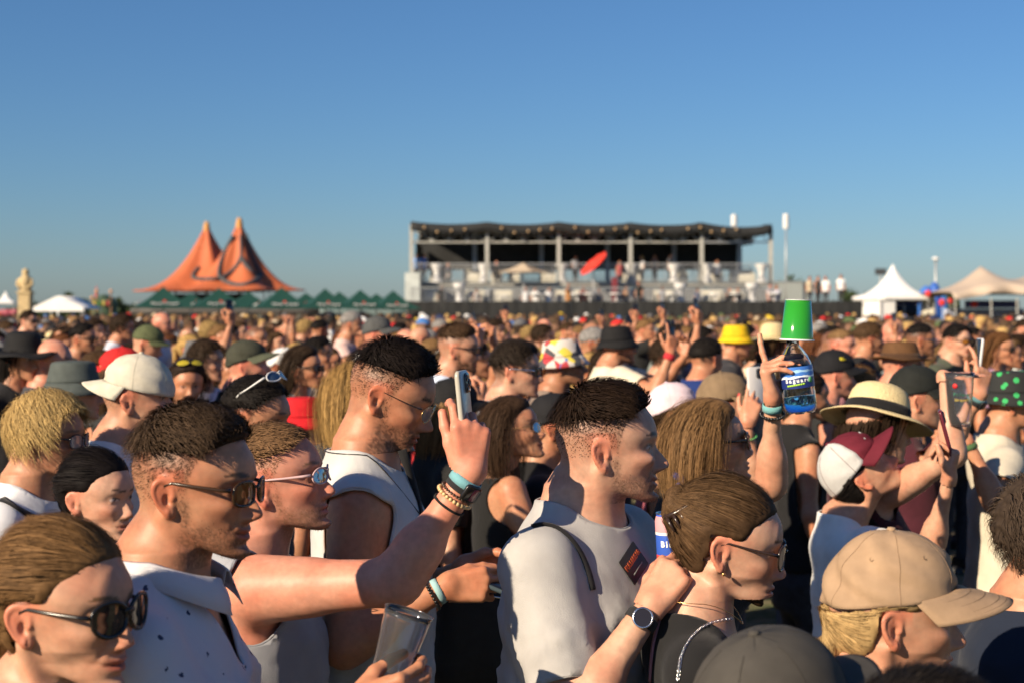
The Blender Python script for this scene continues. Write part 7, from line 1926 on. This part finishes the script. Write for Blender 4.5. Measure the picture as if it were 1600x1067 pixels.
UP2 = dict(R=dict(W=V(.30, -.10, 1.80), hint=V(.1, -.6, -1), f=V(.0, .3, 1), n=V(-1, .2, 0), curl=.6, lift=(.06, 0, .05)), L=dict(W=V(.30, .10, 1.80), hint=V(.1, .6, -1), f=V(0, -.3, 1), n=V(-1, -.2, 0), curl=.6, lift=(.06, 0, .05)))
VAR = [V_(0, 'short', [DK, BR], 'light', 'tee', stub=.5), V_(0, 'sidepart', [BLK, BR], 'tan', 'tee', (8, -3, 0), stub=.2), V_(0, 'crop', [BR, (.22, .13, .06)], 'pink', 'tee', (-10, 2, 0), fade=fade_fn(.07, 0, .6), stub=.6),
       V_(0, 'quiff', [DK, LB], 'tan', 'tank', (-6, -4, 0), fade=fade_fn(.07, 0, .7), stub=.4), V_(0, 'mop', [DK, (.3, .2, .08)], 'light', 'tee', (5, 0, 3)), V_(0, None, [DK], 'pink', 'tee', (0, -3, 0), stub=.8), V_(0, 'short', [BLK, GREY], 'olive', 'tee', (12, 4, 0), stub=.8),
       V_(1, 'long', [DK, LB], 'tan', 'tank', (0, -3, 0)), V_(1, 'long', [BLOND, BR], 'light', 'tee', (-12, 0, 0)), V_(1, 'tied', [DK, AUB], 'light', 'tank', (8, -4, 0)), V_(1, 'pony', [BR, BLOND], 'tan', 'tee', (-5, -2, 0)), V_(1, 'bob', [DK, AUB], 'fair', 'tee', (4, 2, 0)), V_(1, 'wavy', [LB, DK], 'tan', 'tank', (10, 0, -4)),
       V_(0, 'short', [DK, LB], 'tan', 'tee', (0, -6, 0), UPR), V_(1, 'long', [BR, BLOND], 'tan', 'tank', (0, -6, 0), UP2)]
def var_calc(v):
    fem = v['fem']; S = dict(v); S.update(hz=1.545 if fem else 1.655, Y=7.0, ch=.0075, hair_col=v['hcols'][0], seed=VAR.index(v) + 40, hn=520, head=Head(fem=fem, jaw=.95 + .02 * (VAR.index(v) % 5), nose=.9 + .05 * (VAR.index(v) % 4), smile=.3 * (VAR.index(v) % 3)))
    S['hw'] = .0054
    a = {}
    for k, q in (v['arms'] or {}).items():
        q = dict(q)
        if 'W' in q and fem: q['W'] = q['W'] - V(0, 0, .10)
        a[k] = q
    S['arms'] = a
    return S, person_calc(S)
with ThreadPoolExecutor(4) as ex: VOUT = list(ex.map(var_calc, VAR))
VSH = [[{} for _ in v['hcols']] for v in VAR]
for (S, o), sh, v in zip(VOUT, VSH, VAR):
    if 'hair' in o:
        for k, hc in enumerate(v['hcols']):
            ratio = np.asarray(hc, F4) / np.asarray(v['hcols'][0], F4)
            sh[k]['hair'] = mesh_data('hair', o['hair'][0], o['hair'][1], np.clip(o['hair'][2] * ratio, 0, 1), mats=M_hair)
    for k in range(1, len(sh)): sh[k]['body'] = sh[0].setdefault('body', mesh_data('body', *o['body'], mats=M_skin))
TOPS = [('white', (.62, .62, .61), 4), ('black', (.012, .012, .013), 11), ('grey', (.22, .22, .23), 2), ('navy', (.015, .025, .07), 2), ('red', (.45, .03, .03), 1.3), ('pink', (.55, .25, .30), .8), ('blue', (.06, .16, .42), 1.2), ('cream', (.62, .54, .40), 1.2), ('olive', (.10, .11, .05), .8), ('orange', (.62, .20, .04), .5), ('teal', (.05, .26, .28), .5), ('purple', (.14, .06, .22), .4)]
HATS = [('black', (.012, .012, .014), 4), ('white', (.66, .66, .65), 2), ('red', (.48, .02, .02), 1.6), ('grey', (.12, .12, .125), 1.2), ('beige', (.45, .36, .25), 1.2), ('navy', (.02, .03, .08), 1), ('green', (.07, .10, .04), .7), ('blue', (.05, .16, .42), .6), ('yellow', (.65, .45, .03), .2)]
def pick(L): return rc.choices(L, [a[2] for a in L])[0]
HNAME = {DK: 'dark', BR: 'brown', BLK: 'black', BLOND: 'blond', LB: 'light brown', AUB: 'auburn', GREY: 'grey', (.22, .13, .06): 'sandy', (.3, .2, .08): 'fair'}
def region(x):
    return 'at the left edge' if x < 60 else 'below the fairground ride' if x < 190 else 'below the orange tent' if x < 460 else 'below the green parasols' if x < 636 else 'before the red parasol' if 880 < x < 1000 else 'before the platform' if x < 1215 else 'before the terrace' if x < 1345 else 'below the pagoda tent' if x < 1450 else 'below the stretch tent'
PROT = [(h['loc'].y, 800 + h['loc'].x / h['loc'].y * FPX + 14, HORIZON + (CAM_H - h['S']['hz']) / h['loc'].y * FPX, .165 * FPX / h['loc'].y) for h in HEROES]
PROT += [(2.8, 740, 650, 90), (3.9, 1215, 600, 60), (3.9, 1245, 560, 90), (5.2, 1520, 620, 75), (4.6, 1480, 720, 65), (5.2, 1172, 610, 45), (8.5, 1060, 550, 40), (5.0, 830, 800, 70), (5.2, 1470, 600, 60), (3.9, 760, 890, 60), (3.9, 40, 780, 60), (3.4, 560, 780, 80), (3.1, 900, 900, 120), (3.8, 1200, 720, 60), (4.6, 1410, 800, 80), (4.9, 530, 680, 60), (6.8, 474, 640, 40), (9, 560, 540, 40)]
crowd = []; far = []
VW = [9, 9, 5, 7, 7, 2, 8, 9, 7, 8, 7, 7, 7, 6, 4]
Y = 3.3
while Y < 70:
    xs = np.arange(-.40 * Y - .8, .40 * Y + .8, .58 if Y < 22 else .75 if Y < 35 else 1.1)
    for x0 in xs:
        x = x0 + rc.uniform(-.2, .2); y = Y + rc.uniform(-.22, .22)
        if Y > 9 and rc.random() < (.12 if Y < 20 else .2): continue
        if any((x - a) ** 2 + (y - b) ** 2 < (r + .17) ** 2 for a, b, r in OCC): continue
        v = rc.choices(range(15), VW)[0]
        if Y < 7 and v >= 13: v = rc.choice((0, 1, 6, 7, 9))
        hz = VOUT[v][0]['hz']; sc = rc.uniform(.955, 1.045); sx = 800 + x / y * FPX; sy = HORIZON + (CAM_H - hz * sc) / y * FPX; rr = .15 * FPX / y
        bad = False
        for (py_, ax, ay, ar) in PROT:
            if py_ > y - .1 and math.hypot(sx - ax, sy - ay) < ar + rr * .75: bad = True; break
            # their shoulders must not hide a face either
            if py_ > y - .1 and abs(sx - ax) < rr * 1.6 + ar * .5 and ay > sy and ay - ar * .5 < HORIZON + (CAM_H - .3) / y * FPX: bad = True; break
        if bad: continue
        (crowd if y < 21.5 and -.2 < (sx / 1600) < 1.2 else far).append((x, y, v, sc, sx)); OCC.append((x, y, .22))
    Y += .56 if Y < 12 else .75 if Y < 22 else .95 if Y < 35 else 1.6
crowd.sort(key=lambda a: a[1])
inview = [c for c in crowd if -20 < c[4] < 1620]
keep = inview[:300 - len(HEROES) - 28]; ks = set(map(id, keep))
far += [c for c in crowd if id(c) not in ks and c[1] > 8]
LAB = []
PH = 0
for (x, y, v, sc, sx) in keep:
    S, o = VOUT[v]; k = rc.randrange(len(VAR[v]['hcols'])); tn_, tc_, _ = pick(TOPS)
    yaw = R(min(max(rc.gauss(-16 - 14 * min(y / 20, 1), 17), -75), 40))
    S2 = dict(S); S2['top_col'] = tuple(min(c * rc.uniform(.85, 1.15), .75) for c in tc_); S2['leg_col'] = rc.choice([(.03, .035, .05), (.02, .02, .02), (.10, .13, .2), (.25, .22, .17)])
    hatn = None; gl = None; wear = []
    r = rc.random()
    if v < 13 and r < .30 and VAR[v]['hair'] in ('short', 'crop', 'sidepart', 'tied', None, 'quiff', 'bob'):
        hn_, hc_, _ = pick(HATS); kind = rc.choices(['cap', 'cap worn backwards', 'bucket hat', 'straw hat'], [5, 1.5, 1.6, .5])[0]
        fn = {'cap': C_cap, 'cap worn backwards': C_capb, 'bucket hat': C_bucket, 'straw hat': C_straw}[kind]
        if kind == 'straw hat': hn_, hc_ = 'pale', None
        wear.append(lambda p, M, b, fn=fn, hc_=hc_: fn(p, M, b, hc_)); hatn = (hn_, kind)
    if rc.random() < .42: wear.append(rc.choice([C_sq, C_sq, C_rd])); gl = 1
    elif hatn is None and rc.random() < .08 and VAR[v]['hair']: wear.append(C_up)
    S2['wear'] = wear
    who = 'woman' if S['fem'] else 'man'; hname = 'bald' if VAR[v]['hair'] is None else HNAME.get(VAR[v]['hcols'][k], 'brown')
    if hatn: lb = '%s in a %s %s and %s top' % (who, hatn[0], hatn[1] if hatn[1] != 'cap worn backwards' else 'backwards cap', tn_)
    elif hname == 'bald': lb = 'bald %s in a %s top' % (who, tn_)
    else: lb = '%s-haired %s in a %s top' % (hname.replace(' ', '-'), who, tn_)
    if v == 13: lb = lb.replace(' in a', ' filming in a')
    if v == 14: lb = lb.replace(' in a', ' with both arms up in a')
    sh = VSH[v][k]
    if hatn is not None and 'hair' in o:                      # hair under a hat is cut away above the rim
        key = 'hair_hat'
        if key not in sh:
            me = sh['hair']; hv = np.empty(len(me.vertices) * 3, F4); me.vertices.foreach_get('co', hv); hv = hv.reshape(-1, 3)
            b = o['b']; hl = (hv - b.Hc) @ b.HR; f = o['hair'][1]; fc = hl[f].mean(1); kk = ~(fc[:, 2] > .03 + .3 * fc[:, 0])
            rat = np.asarray(VAR[v]['hcols'][k], F4) / np.asarray(VAR[v]['hcols'][0], F4)
            v2, f2, c2 = compact(hv, f, kk, np.clip(o['hair'][2] * rat, 0, 1)); sh[key] = mesh_data('hair', v2, f2, c2, mats=M_hair)
        sh2 = dict(sh); sh2['hair'] = sh[key]
    else: sh2 = sh
    p = person_build(S2, o, Vector((x, y, 0)), yaw, '', None, sh2); p.scale = (sc, sc, sc)
    if sh2 is not sh:
        for q in ('top', 'legs', 'body'): sh[q] = sh2.get(q, sh.get(q))

    LAB.append((p, lb + ' ' + region(sx), sx, y))
    if v == 13 and PH < 14:
        H = o['b'].arms[0]['H']; Mx = Matrix.LocRotScale(Vector((x, y, 0)), Euler((0, 0, yaw)), Vector((sc, sc, sc))); r3 = Mx.to_3x3().normalized()
        W = Mx @ Vector((H.W + H.f * .12 + H.n * .03).tolist()); ph = phone(W, r3 @ Vector((0, 1, 0)), r3 @ Vector((1, 0, .1)), 'dark phone held up by a %s' % (lb + ' ' + region(sx)).split(' in a')[0].replace(' filming', '') + ' ' + region(sx), (.02, .02, .022), group='phones held up in the crowd'); PH += 1
        LAB.append((ph, ph['label'], sx, y))
from collections import defaultdict
gd = defaultdict(list)
for a in LAB: gd[a[1]].append(a)
ORD = ['leftmost', 'second from the left', 'third from the left', 'fourth from the left', 'fifth from the left', 'sixth from the left', 'seventh from the left', 'eighth from the left', 'ninth from the left', 'tenth from the left']
for lb, L in gd.items():
    L.sort(key=lambda a: a[2])
    for i, a in enumerate(L):
        tag(a[0], lb if len(L) == 1 else lb + ', ' + (ORD[i] if i < len(L) - 1 or len(L) > 9 else 'rightmost'), None if a[0]['category'] == 'phone' else 'person', None if a[0]['category'] == 'phone' else 'people farther back in the crowd')
# ---- people on the platform and terrace
def deck_person(x, Y, z, v, tc_, label, yaw=-60, sc=1.0):
    S, o = VOUT[v]; S2 = dict(S); S2['top_col'] = tc_; S2['wear'] = []; S2['leg_col'] = (.03, .03, .035)
    k = 0; p = person_build(S2, o, Vector((bx(x, Y), Y, z)), R(yaw), label, 'people on the platform', VSH[v][k]); p.scale = (sc,) * 3
wh, bk, bl = (.70, .70, .70), (.015, .015, .016), (.20, .36, .70)
for a in [(651, 88.5, UZ, 0, bl, 'man in a light blue shirt at the left end of the upper tier', -80), (662, 88.9, UZ, 1, (.07, .18, .5), 'man in a darker blue shirt at the left end of the upper tier', -60),
          (1003, 89.6, UZ, 8, wh, 'woman in a white dress standing on the upper tier', 200), (1023, 90.4, UZ, 3, (.2, .16, .16), 'person in grey standing at the back of the upper tier', -90), (1047, 89.3, UZ, 0, (.08, .08, .09), 'man in a dark shirt on the upper tier by a white table', -30),
          (700, 89.2, UZ - .4, 9, (.5, .45, .4), 'person in cream seated on the upper tier near the left', -70), (776, 89.4, UZ - .4, 2, bk, 'person in black seated on the upper tier behind the beige parasol', -80), (899, 89.4, UZ - .1, 6, (.3, .3, .32), 'man in grey on the upper tier left of the red parasol', -60), (968, 89.2, UZ - .3, 7, (.4, .1, .1), 'woman in dark red on the upper tier right of the red parasol', -80), (1120, 89.4, UZ - .35, 1, wh, 'man in white seated on the upper tier near the right', -70),
          (690, 86.0, LZ - .7, 6, bk, 'man in black seated at the left of the lower tier', -60), (745, 86.0, LZ - .7, 7, (.45, .42, .4), 'long-haired woman seated at the lower tier left of the guests in white', -90), (912, 86.0, LZ - .7, 1, (.3, .08, .06), 'man in dark red at the lower tier below the red parasol', -70), (936, 86.0, LZ - .7, 9, (.2, .2, .22), 'woman in grey at the lower tier below the red parasol', -90), (1035, 86.0, LZ - .7, 4, (.5, .5, .52), 'man in pale grey at the middle of the lower tier', -60), (1090, 86.0, LZ - .7, 11, (.1, .12, .2), 'woman in navy at the lower tier, right of the middle', -80),
          (821, 85.9, LZ - .75, 2, wh, 'leftmost guest in white seated at the lower tier', -80), (836, 85.9, LZ - .75, 1, wh, 'second guest in white seated at the lower tier', -100), (858, 85.9, LZ - .75, 4, wh, 'third guest in white seated at the lower tier', -70), (888, 86.0, LZ - .7, 13, (.6, .25, .05), 'guest in orange at the lower tier', -60),
          (978, 85.9, LZ - .6, 7, (.35, .2, .12), 'woman with long dark hair seated at the lower tier right of the red banner', -90), (998, 85.8, LZ - .4, 0, bk, 'man in black at the lower tier beside the red banner', -120),
          (1140, 85.9, LZ - .7, 9, bk, 'woman in black at the lower tier, left of a pair', -80), (1153, 85.9, LZ - .7, 8, (.08, .06, .06), 'long-haired woman at the lower tier, right of a pair', -100), (1203, 85.9, LZ - .6, 2, (.45, .4, .42), 'man in grey leaning at the right end of the lower tier', -40), (1213, 85.9, LZ - .65, 1, (.55, .55, .62), 'man in pale blue at the right end of the lower tier', -90),
          (1265, 87.0, LZ, 10, (.50, .42, .30), 'woman in beige at the left of the terrace group', -80), (1278, 87.2, LZ - .1, 3, (.05, .05, .05), 'person in black in the middle of the terrace group', -60), (1290, 87.0, LZ - .1, 2, wh, 'person in white at the right of the terrace group', -120), (1314, 87.0, LZ, 0, (.74, .74, .74), 'man in a white shirt standing alone on the terrace', -100)]:
    deck_person(*a)
# ---- the far crowd that reads as one mass
low = []
for (S, o), v in list(zip(VOUT, VAR))[:13]:
    b = o['b']; hz = S['hz']; skin = np.asarray(SKINS[v['skin']], F4)
    hv, hf = polygonise(b.headneck, b.Hc + V(-.13, -.11, -.19), b.Hc + V(.14, .11, .14), .029, levels=2, safety=2.2)
    def tb(p): return b.base(p) - .012
    bv, bf = polygonise(tb, V(-.3, -.34, hz - .62), V(.4, .34, hz - .12), .085, levels=2, safety=1.5)
    hl = b.tohead(hv); m = scalp_mask(hl, .02, up=-.022)
    low.append((hv, hf, skin, hl, m, bv, bf, hz, VAR.index(v)))
low2 = []
for (S, o), v in list(zip(VOUT, VAR))[:13]:
    b = o['b']; hz = S['hz']; hv, hf = polygonise(b.headneck, b.Hc + V(-.13, -.11, -.19), b.Hc + V(.14, .11, .14), .038, levels=1, safety=2.2)
    bv, bf = polygonise(lambda p: b.base(p) - .012, V(-.3, -.34, hz - .45), V(.4, .34, hz - .12), .10, levels=1, safety=1.5)
    hl = b.tohead(hv); low2.append((hv, hf, np.asarray(SKINS[v['skin']], F4), hl, scalp_mask(hl, .02, up=-.03), bv, bf, hz, VAR.index(v)))
fv, ff, fcx = [], [], []; nn = 0
far = [c for c in far if 8 < c[1] and -.15 * 1600 < c[4] < 1.15 * 1600]
for (x, y, v, sc, sx) in far:
    hv, hf, skin, hl, m, bv, bf, hz, vi = (low if y < 30 else low2)[v % 13]; yaw = rc.gauss(-.55, .35); ca, sa = math.cos(yaw), math.sin(yaw)
    hc = np.asarray(rc.choice([DK, DK, BR, BLK, BLK, BR, LB, BLOND]), F4); sk_ = skin * rc.uniform(.5, .88) * V(1, 1.02, 1.04); hm_ = m[:, None]; hp = hv.copy()
    c1 = sk_ * (1 - hm_) + hc * hm_
    if VAR[vi]['hair'] is not None:
        nv = nrmrows(hl - V(0, 0, .03)); hp = hv + (nv * (.016 * hm_)).astype(F4)
        if VAR[vi]['fem']:
            bk_ = sstep(-hl[:, 0], -.005, .03)[:, None] * (hl[:, 2] < .05)[:, None]; hp = hp + V(-.02, 0, 0) * bk_; c1 = c1 * (1 - bk_) + hc * bk_
    if rc.random() < .3:
        cm = ((hl[:, 2] > .035 + .25 * hl[:, 0] * 0))[:, None] * 1.0; c1 = c1 * (1 - cm) + np.asarray(pick(HATS)[1], F4) * cm
        br = ((hl[:, 0] > .07) & (hl[:, 2] > .03) & (hl[:, 2] < .065))[:, None]; hp = hp + V(.055, 0, -.005) * br
    if rc.random() < .5:
        g = ((hl[:, 0] > .05) & (np.abs(hl[:, 2]) < .016))[:, None] * 1.0; c1 = c1 * (1 - g) + V(.012, .012, .012) * g
    c2 = np.tile(np.asarray(pick(TOPS)[1], F4) * rc.uniform(.8, 1.15), (len(bv), 1))
    for vv, f_, cc in ((hp, hf, c1), (bv, bf, c2)):
        q = vv * sc; fv.append(np.stack([q[:, 0] * ca - q[:, 1] * sa + x, q[:, 0] * sa + q[:, 1] * ca + y, q[:, 2]], -1)); ff.append(f_ + nn); fcx.append(cc); nn += len(vv)
o = obj('distant_crowd', mesh_data('distant_crowd', np.concatenate(fv), np.concatenate(ff), np.clip(np.concatenate(fcx), 0, 1), mats=vcol_mat('crowd', .7, spec=.2)))
tag(o, 'dense far crowd filling the field up to the fence and parasols', 'crowd', kind='stuff')
print('STAT crowd', len(keep), 'far', len(far), 'heroes', len(HEROES), 'time', time.time() - T0, 'tris', sum(sum(len(q.vertices) - 2 for q in me.polygons) if len(me.polygons) < 3000 else len(me.polygons) * 2 for me in bpy.data.meshes))
